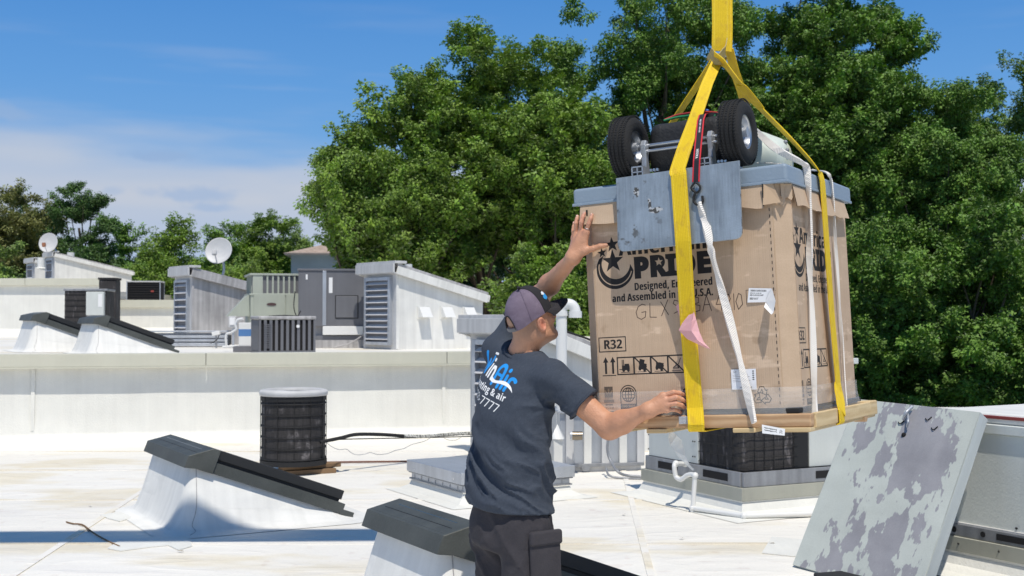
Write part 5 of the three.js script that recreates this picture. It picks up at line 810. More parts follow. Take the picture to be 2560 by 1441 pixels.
// ---- pink slip tucked under the sling
{
  const b = CD / 2, t = loadThing('pink_slip', 'pink paper slip tucked behind the yellow strap on the carton front', 'paper', V(0.03, 0.31, b + 0.03));
  const q = (x, y, z) => onLoad(x, y, 'z', z), L = [], rows = [[[1735, 779], [1722, 788], [0.055]], [[1741, 800], [1706, 808], [0.06]], [[1749, 830], [1697, 826], [0.062]], [[1760, 856], [1718, 848], [0.055]], [[1773, 874], [1766, 871], [0.07]]];
  const zf = (i, s) => b + 0.035 + 0.012 * i * 0.3 + (s ? 0.012 : 0.0); const A = rows.map((r, i) => [q(...r[1], zf(i, 1)), q((r[0][0] + r[1][0]) / 2 + 6, (r[0][1] + r[1][1]) / 2, zf(i, 0) + 0.032), q(...r[0], zf(i, 0) + 0.006)]);
  for (let i = 0; i + 1 < A.length; i++) for (const k of [0, 1]) L.push([A[i + 1][k], A[i + 1][k + 1], A[i][k + 1], A[i][k]]);
  const m = new THREE.MeshPhysicalMaterial({ color: lin(0.86, 0.50, 0.56), roughness: 0.8, transmission: 0.25, thickness: 0, side: THREE.DoubleSide });
  lpart(t, 'lower_half', quads(L), m); lpart(t, 'upper_corner', quads([[q(1690, 766, b + 0.012), q(1702, 800, b + 0.014), q(1712, 795, b + 0.02), q(1697, 759, b + 0.016)]]), m);
}
// ---- yellow lifting sling
{
  M.sling = std({ map: tex(64, 512, (u, v) => { const e = (u < 0.10 || u > 0.90) ? 1 : 0, st = (abs(u - 0.13) < 0.025 || abs(u - 0.87) < 0.025) && sin(v * 6.28 * 60) > 0 ? 1 : 0, d = sstep(0.55, 0.8, fbm(u * 3, v * 9, 4, 3, 0, 9)), f = (vn(u * 64, v * 512, 5) - 0.5) * 18 + 10 * sin(v * 6.28 * 90) * (e ? 1 : 0.4); return [232 + f - d * 14 + st * 14, 196 + f - d * 16 + st * 20, 20 + f * 0.6 + d * 16 + st * 60]; }, true, [1, 1]), roughness: 0.7, bumpMap: tex(64, 256, (u, v) => 255 * (0.5 + 0.25 * sin(u * 60) + 0.25 * sin(v * 6.28 * 64)), false), bumpScale: 0.0012 });
  M.slingWorn = std({ map: tex(64, 256, (u, v) => { const d = fbm(u * 6, v * 12, 4, 9, 0, 12), f = (vn(u * 64, v * 256, 5) - 0.5) * 30; return [196 - d * 40 + f, 178 - d * 40 + f, 116 - d * 20 + f]; }, true), roughness: 0.8 });
  const a = CW / 2, b = CD / 2, q = (x, y, z) => onLoad(x, y, 'z', z), s = (x, y, X) => onLoad(x, y, 'x', X), K = q(1793, 142, 0.02);
  const t = loadThing('lifting_sling', 'yellow webbing lifting sling holding the carton and pallet from above', 'sling', K.clone()), w = 0.066, T = 0.004;
  const sm = (pts, n = 36) => new THREE.CatmullRomCurve3(pts, false, 'catmullrom', 0.15).getPoints(n);
  // single top leg up to the hook
  const top = [q(1801, 128, 0.0), q(1802, 60, 0.0), q(1801, -40, 0.0), q(1800, -160, 0.0), q(1800, -330, 0.0)];
  lpart(t, 'top_leg', ribbon(sm(top), V(0.86, 0, -0.5), w * 1.12, 0.010, 3), M.sling); lpart(t, 'top_leg', ribbon(sm(top.map((p) => p.clone().add(V(0.012, 0, -0.014)))), V(0.8, 0, -0.6), w * 1.10, T, 3), M.sling);
  // choker
  lpart(t, 'choker', ribbon(sm([q(1774, 132, 0.03), q(1784, 146, 0.045), q(1800, 148, 0.05), q(1812, 128, 0.03), q(1816, 106, -0.01)], 24), V(0.35, 1, 0.2), 0.05, T, 3), M.slingWorn);
  lpart(t, 'choker', ribbon(sm([q(1812, 138, -0.03), q(1794, 154, -0.03), q(1777, 138, -0.02), q(1786, 124, 0.0)], 24), V(0.2, 1, -0.1), 0.05, T, 3), M.slingWorn);
  // front leg: over the toe plate and down the front face, under the pallet
  const fz = LD / 2 + 0.045; const fl = [q(1791, 158, 0.03), q(1768, 210, 0.14), q(1742, 285, 0.29), q(1715, 360, 0.425), q(1694, 425, fz), q(1697, 440, fz + 0.015), q(1708, 600, fz + 0.030), q(1714, 700, fz), q(1722, 830, b + 0.025), q(1732, 950, b + 0.022), q(1738, 1020, b + 0.03), q(1741, 1062, b + 0.062), V(0.05, -0.084, b + 0.03), V(0.05, -0.084, 0), V(0.04, -0.084, -b)];
  const fp = sm(fl, 90); lpart(t, 'front_leg', ribbon(fp, fp.map((_, i) => (i < 14 ? V(0.62 + 0.03 * i, 0, -0.78 + 0.055 * i) : V(1, 0, 0))), fp.map((_, i) => mix(0.045, w, sstep(0, 22, i))), T, 3), M.sling);
  // right leg: over the lid edge and down the right face
  const eR = s(2104, 1030, a + 0.068);
  const rl = [q(1786, 140, 0.05), q(1812, 160, 0.05), q(1850, 210, 0.04), s(1905, 275, 0.19), s(1975, 345, 0.33), s(2030, 405, 0.44), s(2050, 432, LW / 2 + 0.008), s(2057, 458, LW / 2 + 0.014), s(2067, 600, a + 0.03), s(2080, 780, a + 0.022), s(2096, 960, a + 0.024), s(2101, 1000, a + 0.05), eR, V(eR.x, -0.078, eR.z), V(eR.x - 0.02, -0.086, eR.z), V(eR.x - 0.2, -0.086, eR.z), V(0, -0.086, eR.z)];
  const rp = sm(rl, 90); lpart(t, 'right_leg', ribbon(rp, rp.map((_, i) => (i < 34 ? V(0.25, 0.5 * (1 - i / 34), 0.9) : V(0, 0, 1))), w, T, 3), M.sling);
  // two legs to the far side
  const bl = [V(0.03, 1.49, 0.01), V(-0.22, 1.215, -0.02), V(-0.45, CH + 0.02, -0.05), V(-LW / 2 - 0.01, CH - 0.02, -0.05), V(-LW / 2 - 0.012, CH - 0.08, -0.05), V(-a - 0.02, 0.3, -0.05), V(-a - 0.04, -0.095, -0.05), V(-a + 0.2, -0.098, -0.05)]; lpart(t, 'left_leg', ribbon(sm(bl, 60), V(0, 0, 1), w * 0.9, T, 3), M.sling);
  const br = [q(1822, 120, -0.04), q(1838, 180, -0.12), q(1858, 240, -0.22), q(1872, 300, -0.33), V(0.10, CH + 0.03, -LD / 2 + 0.01), V(0.10, CH - 0.02, -LD / 2 - 0.014), V(0.10, 0.3, -b - 0.02), V(0.10, -0.12, -b - 0.06)]; lpart(t, 'rear_leg', ribbon(sm(br, 50), V(0.8, 0, 0.6), w * 0.85, T, 3), M.sling);
}
// ---- crane that carries it, above the picture
{
  const tip = V(0.96, 8.3, -5.15), hy = 4.15; const t = thing('crane_boom', 'grey crane boom above the picture that carries the yellow sling', 'crane', [tip.x - 26, 0, tip.z + 0.4]);
  const lo = (x, y, z) => V(x, y, z).sub(t.position), A = lo(tip.x - 26, 6.9, tip.z + 0.4), B = lo(tip.x + 0.07, tip.y, tip.z);
  const L = A.distanceTo(B), dirv = B.clone().sub(A).normalize(), g = bx(L, 0.40, 0.34, [L / 2, 0, 0], null, 0.02); g.applyQuaternion(new THREE.Quaternion().setFromUnitVectors(V(1, 0, 0), dirv)); g.translate(A.x, A.y, A.z); part(t, 'boom', g, M.greyDirty);
  part(t, 'pedestal', bx(0.9, A.y + 5.9, 0.9, [A.x, (A.y - 5.9) / 2, A.z], null, 0.02), M.galvDark); part(t, 'sheave', cyl(0.16, 0.16, 0.08, lo(tip.x, tip.y - 0.26, tip.z).toArray(), [PI / 2, 0, 0]), M.black);
  part(t, 'cable', bar(lo(tip.x, hy + 0.3, tip.z), lo(tip.x, tip.y - 0.3, tip.z), 0.007, 6), M.galvDark); part(t, 'hook_block', bx(0.14, 0.26, 0.09, lo(tip.x, hy + 0.17, tip.z).toArray(), null, 0.02), M.redPaint);
  const k = onLoad(1800, -330, 'z', 0), kw = toWorld(k).sub(t.position); part(t, 'hook', tube([lo(tip.x, hy + 0.05, tip.z), V(kw.x + 0.05, kw.y + 0.25, kw.z), V(kw.x + 0.06, kw.y + 0.02, kw.z), V(kw.x, kw.y - 0.04, kw.z), V(kw.x - 0.05, kw.y + 0.03, kw.z)], 0.018, 30, 8), M.galvDark);
}
// ================================================================ THE MAN
const smin = (a, b, k) => { const h = clamp(0.5 + 0.5 * (b - a) / k); return mix(b, a, h) - k * h * (1 - h); };
const smax = (a, b, k) => -smin(-a, -b, k);
function cap(px, py, pz, a, b, ra, rb) { const dx = b.x - a.x, dy = b.y - a.y, dz = b.z - a.z, ex = px - a.x, ey = py - a.y, ez = pz - a.z, t = clamp((ex * dx + ey * dy + ez * dz) / (dx * dx + dy * dy + dz * dz)); return hypot(ex - dx * t, ey - dy * t, ez - dz * t) - mix(ra, rb, t); }
function boundsOf(pts, m) { const lo = [1e9, 1e9, 1e9], hi = [-1e9, -1e9, -1e9]; for (const p of pts) p.toArray().forEach((v, k) => { lo[k] = min(lo[k], v - m); hi[k] = max(hi[k], v + m); }); return [lo, hi]; }
{
  const ql = (x, y, st) => toWorld(onLoad(x, y, 'z', CD / 2 + st));
  const J = {
    sR: at(1380, 942, 4.97), sL: at(1243, 876, 5.26), eR: at(1524, 1070, 4.90), eL: at(1348, 742, 5.30),
    wR: ql(1622, 1026, 0.085), wL: ql(1433, 644, 0.035), SC: at(1302, 902, 5.13), HC: at(1278, 1262, 5.12),
  };
  const base = V(J.HC.x, 0, J.HC.z);
  const t = thing('person', 'man in dark printed T-shirt, dark cargo trousers and trucker cap, steadying the hanging carton', 'person', base);
  const fin = (g) => g.translate(-base.x, -base.y, -base.z);
  // ---- torso frame
  const U = J.SC.clone().sub(J.HC).normalize(), LEN = J.SC.distanceTo(J.HC), Rh = V(0.56, 0, 0.83), Rs = J.sR.clone().sub(J.sL).normalize(); Rs.addScaledVector(U, -Rs.dot(U) * 0.25).normalize();
  const prof = [[-0.5, 0.205, 0.172], [-0.02, 0.216, 0.168], [0.12, 0.205, 0.160], [0.35, 0.186, 0.148], [0.6, 0.196, 0.148], [0.8, 0.200, 0.140], [0.93, 0.178, 0.112], [1.0, 0.138, 0.088], [1.1, 0.08, 0.072], [1.5, 0.07, 0.07]];
  const pr = (tt) => { for (let i = 1; i < prof.length; i++) if (tt <= prof[i][0]) { const k = (tt - prof[i - 1][0]) / (prof[i][0] - prof[i - 1][0]), s = clamp(k); return [mix(prof[i - 1][1], prof[i][1], s), mix(prof[i - 1][2], prof[i][2], s)]; } return [0.07, 0.07]; };
  const frame = (x, y, z) => { const dx = x - J.HC.x, dy = y - J.HC.y, dz = z - J.HC.z, tt = (dx * U.x + dy * U.y + dz * U.z) / LEN, k = sstep(0.25, 0.95, tt); const Rx = mix(Rh.x, Rs.x, k), Ry = mix(Rh.y, Rs.y, k), Rz = mix(Rh.z, Rs.z, k); const Dx = U.y * Rz - U.z * Ry, Dy = U.z * Rx - U.x * Rz, Dz = U.x * Ry - U.y * Rx; const bend = -0.022 * sin(PI * clamp(tt)); const ex = dx - U.x * tt * LEN, ey = dy - U.y * tt * LEN, ez = dz - U.z * tt * LEN; return [tt, ex * Rx + ey * Ry + ez * Rz, ex * Dx + ey * Dy + ez * Dz - bend]; };
  const torso = (x, y, z, g) => { const [tt, r, d] = frame(x, y, z), [w, q] = pr(tt), k = hypot(r / (w + g), d / (q + g)); return [(k - 1) * min(w + g, q + g), tt, r, d]; };
  // ---- head frame
  const f = V(0.775, 0.405, -0.47).normalize(), up = V(-0.36, 0.9, 0.25); up.addScaledVector(f, -up.dot(f)).normalize(); const rt = f.clone().cross(up);
  const HO = at(1321, 784, 5.07), hp = (a, b, c) => HO.clone().addScaledVector(f, a).addScaledVector(up, b).addScaledVector(rt, c);
  const el = (a, b, c, A, B, C, ra, rb, rc) => { const k = hypot((a - A) / ra, (b - B) / rb, (c - C) / rc); return (k - 1) * min(ra, rb, rc); };
  const neckBase = at(1300, 897, 5.115);
  const headSdf = (x, y, z) => {
    const dx = x - HO.x, dy = y - HO.y, dz = z - HO.z, a = dx * f.x + dy * f.y + dz * f.z, b = dx * up.x + dy * up.y + dz * up.z, c0 = dx * rt.x + dy * rt.y + dz * rt.z, c = abs(c0), P = (A, B, C, A2, B2, C2, r, r2) => cap(a, b, c, { x: A, y: B, z: C }, { x: A2, y: B2, z: C2 }, r, r2);
    let d = el(a, b, c, -0.004, 0.0, 0, 0.100, 0.104, 0.077);
    d = smin(d, el(a, b, c, 0.026, -0.072, 0, 0.064, 0.082, 0.058), 0.03);
    d = smin(d, P(0.0, -0.098, 0.048, 0.070, -0.128, 0.014, 0.022, 0.019), 0.025); d = smin(d, el(a, b, c, 0.074, -0.130, 0, 0.022, 0.018, 0.020), 0.02);
    d = smin(d, P(0.084, -0.020, 0.008, 0.072, -0.020, 0.044, 0.013, 0.012), 0.012); d = smin(d, el(a, b, c, 0.064, -0.056, 0.044, 0.022, 0.018, 0.018), 0.018);
    d = smin(d, P(0.090, -0.026, 0, 0.112, -0.064, 0, 0.009, 0.012), 0.010); d = smin(d, el(a, b, c, 0.098, -0.066, 0.010, 0.011, 0.008, 0.009), 0.006);
    d = smin(d, P(0.090, -0.088, 0, 0.080, -0.090, 0.022, 0.009, 0.006), 0.006); d = smin(d, P(0.089, -0.100, 0, 0.080, -0.099, 0.018, 0.009, 0.006), 0.006); d = smax(d, -P(0.100, -0.0945, 0, 0.086, -0.0945, 0.024, 0.0022, 0.0018), 0.003);
    d = smax(d, -el(a, b, c, 0.092, -0.038, 0.031, 0.016, 0.010, 0.016), 0.008); d = smin(d, el(a, b, c, 0.077, -0.038, 0.031, 0.0125, 0.0115, 0.0125), 0.003);
    d = smin(d, cap(x, y, z, hp(-0.028, -0.085, 0), neckBase, 0.058, 0.064), 0.035);
    // ear
    const ea = a + 0.004, eb = b + 0.046, ec = c - 0.079; let e = el(ea - 0.25 * ec, eb, ec, 0, 0, 0, 0.021, 0.032, 0.011); e = smax(e, -el(ea - 0.006, eb + 0.002, ec - 0.012, 0, 0, 0, 0.011, 0.020, 0.011), 0.004); const rim = hypot(hypot(ea / 0.7, eb) - 0.026, ec - 0.006) - 0.0042; e = smin(e, max(rim, ea - 0.012), 0.004); e = smin(e, el(ea, eb, ec, -0.002, -0.028, 0.002, 0.009, 0.008, 0.006), 0.004);
    return smin(d, e, 0.006);
  };
  // ---- hands: finger chains in the plane of the carton, standing off it
  const R1 = [[[1657, 990, 0.070], [1684, 981, 0.064], [1700, 983, 0.040], [1709, 987, 0.014]], [[1664, 1001, 0.074], [1691, 994, 0.068], [1705, 999, 0.040], [1712, 1004, 0.013]], [[1667, 1013, 0.072], [1690, 1009, 0.066], [1704, 1013, 0.039], [1710, 1019, 0.013]], [[1668, 1026, 0.064], [1685, 1025, 0.058], [1696, 1028, 0.036], [1702, 1033, 0.014]]];
  const R2 = [[1640, 1006, 0.058], [1656, 994, 0.038], [1676, 990, 0.022], [1690, 989, 0.011]];
  const L1 = [[[1466, 581, 0.034], [1472, 559, 0.042], [1477, 547, 0.040], [1480, 538, 0.034]], [[1452, 577, 0.030], [1453, 556, 0.044], [1457, 543, 0.040], [1461, 534, 0.033]], [[1440, 582, 0.012], [1440, 559, 0.024], [1442, 549, 0.020], [1444, 542, 0.014]], [[1434, 595, -0.006], [1433, 577, 0.0], [1434, 567, -0.004], [1436, 559, -0.010]]];
  const L2 = [[1462, 627, 0.030], [1483, 622, 0.026], [1500, 616, 0.019], [1515, 614, 0.012]];
  const handSdf = (F, T, wrist, rad) => { const ff = F.map((c) => c.map((p) => ql(...p))), th = T.map((p) => ql(...p)); const pts = [...ff.flat(), ...th, wrist];
    const fn = (x, y, z) => { let palm = 1e9; ff.forEach((c, i) => { palm = smin(palm, cap(x, y, z, wrist, c[0], 0.0225, 0.0115 - 0.0006 * i), 0.016); }); palm = smin(palm, cap(x, y, z, ff[0][0], ff[3][0], 0.0108, 0.0095), 0.010); palm = smin(palm, cap(x, y, z, wrist, th[0], 0.022, 0.0165), 0.018); palm = smin(palm, cap(x, y, z, th[0], ff[0][0], 0.012, 0.0085), 0.016);
      for (let i = 0; i < 4; i++) palm -= 0.0022 * exp(-(((x - ff[i][0].x) ** 2 + (y - ff[i][0].y) ** 2 + (z - ff[i][0].z) ** 2) / 0.00009));
      let d = palm; ff.forEach((c, i) => { const s = rad * (i === 3 ? 0.86 : i === 1 ? 1.02 : 1); let q = 1e9; for (let k = 0; k < 3; k++) q = smin(q, cap(x, y, z, c[k], c[k + 1], s * (1.08 - 0.09 * k), s * (0.99 - 0.09 * k)), 0.003); d = smin(d, q, 0.0045); });
      let q = 1e9; for (let k = 0; k < 3; k++) q = smin(q, cap(x, y, z, th[k], th[k + 1], [0.0155, 0.0118, 0.0108][k], [0.0122, 0.0110, 0.0090][k]), 0.004); return smin(d, q, 0.008); };
    return { pts, fn, nails: [...ff.map((c) => [c[2], c[3]]), [th[2], th[3]]] }; };
  const HR = handSdf(R1, R2, J.wR, 0.0093), HL = handSdf(L1, L2, J.wL, 0.0092);
  const armR = (x, y, z) => { let d = cap(x, y, z, J.sR, J.eR, 0.058, 0.047); const m = J.eR.clone().lerp(J.wR, 0.32); d = smin(d, cap(x, y, z, J.eR, m, 0.044, 0.047), 0.03); d = smin(d, cap(x, y, z, m, J.wR, 0.046, 0.0265), 0.025); return d; };
  const armL = (x, y, z) => { let d = cap(x, y, z, J.sL, J.eL, 0.058, 0.046); const m = J.eL.clone().lerp(J.wL, 0.32); d = smin(d, cap(x, y, z, J.eL, m, 0.043, 0.045), 0.03); return smin(d, cap(x, y, z, m, J.wL, 0.044, 0.0255), 0.025); };
  const hipR = J.HC.clone().addScaledVector(Rh, 0.10).add(V(0, -0.09, 0)), hipL = J.HC.clone().addScaledVector(Rh, -0.10).add(V(0, -0.09, 0)), ank = (h, s) => V(h.x + 0.02 * s, 0.10, h.z), knee = (h, s) => V(h.x + 0.015, 0.50, h.z + 0.01 * s);
  const lower = (x, y, z, g) => { let d = 1e9; for (const [h, s] of [[hipR, 1], [hipL, -1]]) { let q = smin(cap(x, y, z, h, knee(h, s), 0.088 + g, 0.062 + g), cap(x, y, z, knee(h, s), ank(h, s), 0.058 + g, 0.042 + g), 0.03); d = smin(d, q, 0.03); } return d; };
  const bodySdf = (x, y, z) => { const T0 = torso(x, y, z, -0.030); let d = max(T0[0], (T0[1] - 1.03) * LEN, -(T0[1] + 0.06) * LEN); d = smin(d, cap(x, y, z, J.sL, J.sR, 0.05, 0.05), 0.04); d = smin(d, armR(x, y, z), 0.03); d = smin(d, armL(x, y, z), 0.03); d = smin(d, cap(x, y, z, hp(-0.028, -0.085, 0), neckBase, 0.056, 0.062), 0.03); d = smin(d, lower(x, y, z, 0), 0.05); d = max(d, -(y - 0.06)); return max(d, -(hypot(x - HO.x, y - HO.y, z - HO.z) - 0.10) * 1); };
  const tint = (g, fn) => { const p = g.attributes.position, c = new Float32Array(p.count * 3); for (let i = 0; i < p.count; i++) { const q = fn(p.getX(i), p.getY(i), p.getZ(i)); c[3 * i] = q[0]; c[3 * i + 1] = q[1]; c[3 * i + 2] = q[2]; } g.setAttribute('color', new THREE.BufferAttribute(c, 3)); return g; };
  const skin = (x, y, z) => { const n = vn3(x * 60, y * 60, z * 60, 3) - 0.5, m = vn3(x * 14, y * 14, z * 14, 5) - 0.5; let r = 0.60 + 0.09 * m + 0.06 * n, g = 0.305 + 0.06 * m + 0.04 * n, b = 0.185 + 0.04 * m + 0.03 * n;
    const dx = x - HO.x, dy = y - HO.y, dz = z - HO.z, a = dx * f.x + dy * f.y + dz * f.z, bb = dx * up.x + dy * up.y + dz * up.z, c = abs(dx * rt.x + dy * rt.y + dz * rt.z);
    if (hypot(dx, dy, dz) < 0.16) { const ear = exp(-(((a + 0.006) / 0.022) ** 2) - ((bb + 0.046) / 0.034) ** 2) * sstep(0.070, 0.080, c); r += 0.07 * ear; g -= 0.05 * ear; b -= 0.02 * ear; const hair = sstep(-0.115, -0.05, bb + 0.02 * n) * sstep(0.004, -0.022, a) * (1 - ear) * 0.62; const st = sstep(0.03, 0.06, a) * sstep(-0.07, -0.09, bb) * 0.2; const k = max(hair, st); r = mix(r, 0.19, k); g = mix(g, 0.135, k); b = mix(b, 0.105, k); }
    const hr = exp(-(((x - HR.pts[6].x) ** 2 + (y - HR.pts[6].y) ** 2 + (z - HR.pts[6].z) ** 2) / 0.004)) + exp(-(((x - HL.pts[6].x) ** 2 + (y - HL.pts[6].y) ** 2 + (z - HL.pts[6].z) ** 2) / 0.004)); r += 0.05 * hr; g += 0.01 * hr; b += 0.025 * hr; return [r, g, b]; };
  const [lo0, hi0] = boundsOf([J.sL, J.sR, J.eL, J.eR, J.wL, J.wR, hipL, hipR, ank(hipL, -1), ank(hipR, 1), neckBase], 0.13);
  const gs = [tint(surfaceNets(lo0, hi0, 0.0125, bodySdf), skin)];
  { const [lo, hi] = boundsOf([HO], 0.175); lo[1] -= 0.02; gs.push(tint(surfaceNets(lo, hi, 0.0042, headSdf), skin)); }
  for (const [h, w, e] of [[HR, J.wR, J.eR], [HL, J.wL, J.eL]]) { const s = w.clone().lerp(e, 0.30), [lo, hi] = boundsOf([...h.pts, s], 0.03); const m = e.clone().lerp(w, 0.32); gs.push(tint(surfaceNets(lo, hi, 0.003, (x, y, z) => smin(h.fn(x, y, z), max(cap(x, y, z, m, w, 0.046, 0.0262), cap(x, y, z, s, w, 0.042, 0.042)), 0.02)), skin)); }
  const body = mergeGeometries(gs.map((g) => { g.computeVertexNormals(); return uvm(g.toNonIndexed()); })); fin(body);
  M.skin = new THREE.MeshPhysicalMaterial({ vertexColors: true, roughness: 0.52, sheen: 0.15, sheenRoughness: 0.5, bumpMap: tex(256, 256, (u, v) => 255 * (0.6 * fbm(u * 40, v * 40, 3, 3, 40, 40) + 0.4 * fbm(u * 6, v * 6, 3, 5, 6, 6)), false, [6, 6]), bumpScale: 0.0022 });
  part(t, 'body', body, M.skin);
  for (const h of [HR, HL]) for (const [a, b] of h.nails) { const d = b.clone().sub(a).normalize(), off = V(0, 0, 0).add(toWorld(V(0, 0, 1)).sub(toWorld(V(0, 0, 0)))).multiplyScalar(0.0062), c = b.clone().addScaledVector(d, 0.002).add(off), g = new THREE.SphereGeometry(1, 10, 6).toNonIndexed().scale(0.0052, 0.007, 0.0022); g.applyQuaternion(new THREE.Quaternion().setFromUnitVectors(V(0, 1, 0), d)); g.translate(c.x, c.y, c.z); part(t, 'fingernail', fin(g), std({ color: lin(0.58, 0.34, 0.27), roughness: 0.3 })); }
  for (const s of [1, -1]) { const e = hp(0.0795, -0.038, 0.031 * s), g = new THREE.SphereGeometry(0.0118, 14, 10).toNonIndexed().translate(e.x, e.y, e.z); part(t, 'eye', fin(g), M.paper); const i = hp(0.0885, -0.038, 0.031 * s); part(t, 'iris', fin(new THREE.SphereGeometry(0.0052, 10, 8).toNonIndexed().translate(i.x, i.y, i.z)), M.black); const B = [hp(0.092, -0.014, 0.014 * s), hp(0.090, -0.010, 0.03 * s), hp(0.076, -0.016, 0.050 * s)]; part(t, 'eyebrow', fin(tube(B, 0.0035, 10, 6)), std({ color: lin(0.08, 0.05, 0.03), roughness: 0.9 })); }
  // ring on the left hand
  { const a = HL.pts[0], b = HL.pts[1], c = a.clone().lerp(b, 0.45), g = new THREE.TorusGeometry(0.0102, 0.0014, 6, 20).toNonIndexed(); g.applyQuaternion(new THREE.Quaternion().setFromUnitVectors(V(0, 0, 1), b.clone().sub(a).normalize())); g.translate(c.x, c.y, c.z); part(t, 'ring', fin(g), M.steel); }
  // ---- T-shirt
  const hemR = J.sR.clone().lerp(J.eR, 0.56), hemL = J.sL.clone().lerp(J.eL, 0.5), dR = J.eR.clone().sub(J.sR).normalize(), dL = J.eL.clone().sub(J.sL).normalize();
  const ridge = (u) => 1 - abs(2 * u - 1);
  const shirtSdf = (x, y, z) => {
    let [d, tt, r, q] = torso(x, y, z, 0); d = smax(d, (tt - 1.06) * LEN, 0.012);
    const sR = max(cap(x, y, z, J.sR, hemR.clone().addScaledVector(dR, 0.05), 0.067, 0.080), (x - hemR.x) * dR.x + (y - hemR.y) * dR.y + (z - hemR.z) * dR.z);
    const sL = max(cap(x, y, z, J.sL, hemL.clone().addScaledVector(dL, 0.05), 0.058, 0.070), (x - hemL.x) * dL.x + (y - hemL.y) * dL.y + (z - hemL.z) * dL.z);
    d = smin(d, cap(x, y, z, J.sL, J.sR, 0.062, 0.062), 0.05); d = smin(d, sR, 0.035); d = smin(d, sL, 0.035);
    // creases: long diagonal folds in the lower back, drag lines towards the raised arm, small wrinkles
    const th = atan2(q, r) * 0.16, lowA = sstep(0.66, 0.30, tt) * sstep(-0.10, 0.06, tt), Y = tt * LEN;
    const w1 = 0.05 * (fbm(th * 9, Y * 9, 2, 3) - 0.5), s1 = Y * 0.86 + th * 0.62 + w1, l1 = -Y * 0.5 + th * 0.8;
    const f1 = Math.pow(ridge(vn(s1 * 17, l1 * 4.5, 11)), 2.2), f2 = Math.pow(ridge(vn(s1 * 34 + 5, l1 * 9, 13)), 2), f3 = Math.pow(ridge(vn(Y * 13 + th * 3 + 3, th * 5 - 2, 15)), 2.4);
    d -= lowA * (0.029 * (f1 - 0.35) + 0.014 * (f2 - 0.4)) + (1 - lowA) * 0.009 * (f3 - 0.4) * sstep(1.05, 0.85, tt) + 0.004 * (vn3(x * 16, y * 16, z * 16, 9) - 0.5);
    // folds under the arm and on the sleeve
    const ax = exp(-(((x - J.sR.x) ** 2 + (y - J.sR.y + 0.10) ** 2 + (z - J.sR.z) ** 2) / 0.010)); d -= 0.010 * ax * (Math.pow(ridge(vn((x * 0.5 - y * 0.86) * 34, (x * 0.86 + y * 0.5) * 6, 21)), 2) - 0.35);
    d = max(d, -(tt + 0.012 * sin(r * 14) + 0.02) * LEN);
    const gap = cap(x, y, z, hp(-0.028, -0.085, 0), neckBase, 0.064, 0.069); return smax(d, -gap, 0.006);
  };
  const [slo, shi] = boundsOf([J.sL, J.sR, J.HC.clone().addScaledVector(Rh, 0.18), J.HC.clone().addScaledVector(Rh, -0.18), J.HC.clone().add(V(0.18, 0, 0)), J.HC.clone().add(V(-0.18, 0, 0)), J.SC, hemR, hemL], 0.10);
  const sg0 = surfaceNets(slo, shi, 0.0068, shirtSdf), sg = sg0.toNonIndexed();
  const Db = U.clone().cross(Rs).normalize(), uvr = sg.attributes.position, nn = sg.attributes.normal, uv = new Float32Array(uvr.count * 2), TR2 = Rs.clone().addScaledVector(U, 0.0).normalize(), TU = Db.clone().cross(TR2).multiplyScalar(-1);
  if (TU.y < 0) TU.multiplyScalar(-1);
  for (let i = 0; i < uvr.count; i += 3) { const front = (nn.getX(i) * Db.x + nn.getY(i) * Db.y + nn.getZ(i) * Db.z) > 0.12; for (let k = 0; k < 3; k++) { const x = uvr.getX(i + k) - J.SC.x, y = uvr.getY(i + k) - J.SC.y, z = uvr.getZ(i + k) - J.SC.z; uv[2 * (i + k)] = 0.5 + x * TR2.x + y * TR2.y + z * TR2.z; const v = 0.82 + x * TU.x + y * TU.y + z * TU.z; uv[2 * (i + k) + 1] = front ? 0.02 + 0.3 * clamp(v) * 0.9 : v; } }
  sg.setAttribute('uv', new THREE.BufferAttribute(uv, 2));
  const shirtTex = canvasTex(2000, 2000, (g, w, h) => {
    const im = g.createImageData(w, h), d = im.data; for (let y = 0; y < h; y++) for (let x = 0; x < w; x++) { const o = (y * w + x) * 4, k = (vn(x * 0.7, y * 0.25, 3) - 0.5) * 13 + (vn(x * 0.11, y * 0.05, 5) - 0.5) * 6; d[o] = 59 + k; d[o + 1] = 67 + k; d[o + 2] = 80 + k; d[o + 3] = 255; } g.putImageData(im, 0, 0);
    g.save(); g.translate(w * 0.5, h * 0.18); g.scale(w, w); g.translate(0.130, 0.103); g.rotate(0.10); g.translate(-0.150, -0.128);                    // metres, y down from the shoulder line
    const wht = '#f4f4f4', blu = '#2196e8'; g.lineCap = g.lineJoin = 'round';
    const st = (c, lw, pts) => { g.strokeStyle = c; g.lineWidth = lw; g.beginPath(); pts.forEach((p, i) => (p.length === 6 ? g.bezierCurveTo(...p) : g[i ? 'lineTo' : 'moveTo'](...p))); g.stroke(); };
    const ty = 0.066, by = 0.122;
    g.save(); g.translate(0.006, 0.004);
    st(blu, 0.015, [[-0.142, ty - 0.018], [-0.122, by], [-0.104, ty + 0.004], [-0.088, by], [-0.070, ty - 0.018]]); st(wht, 0.010, [[-0.075, ty - 0.034], [-0.052, ty - 0.038]]);
    st(wht, 0.014, [[-0.052, ty + 0.010], [-0.052, by]]); g.fillStyle = wht; g.beginPath(); g.arc(-0.052, ty - 0.012, 0.0085, 0, 7); g.fill();
    st(wht, 0.014, [[-0.030, by], [-0.030, ty + 0.012]]); st(wht, 0.014, [[-0.030, ty + 0.03], [-0.030, ty + 0.004, -0.002, ty + 0.004, -0.002, ty + 0.03], [-0.002, by]]);
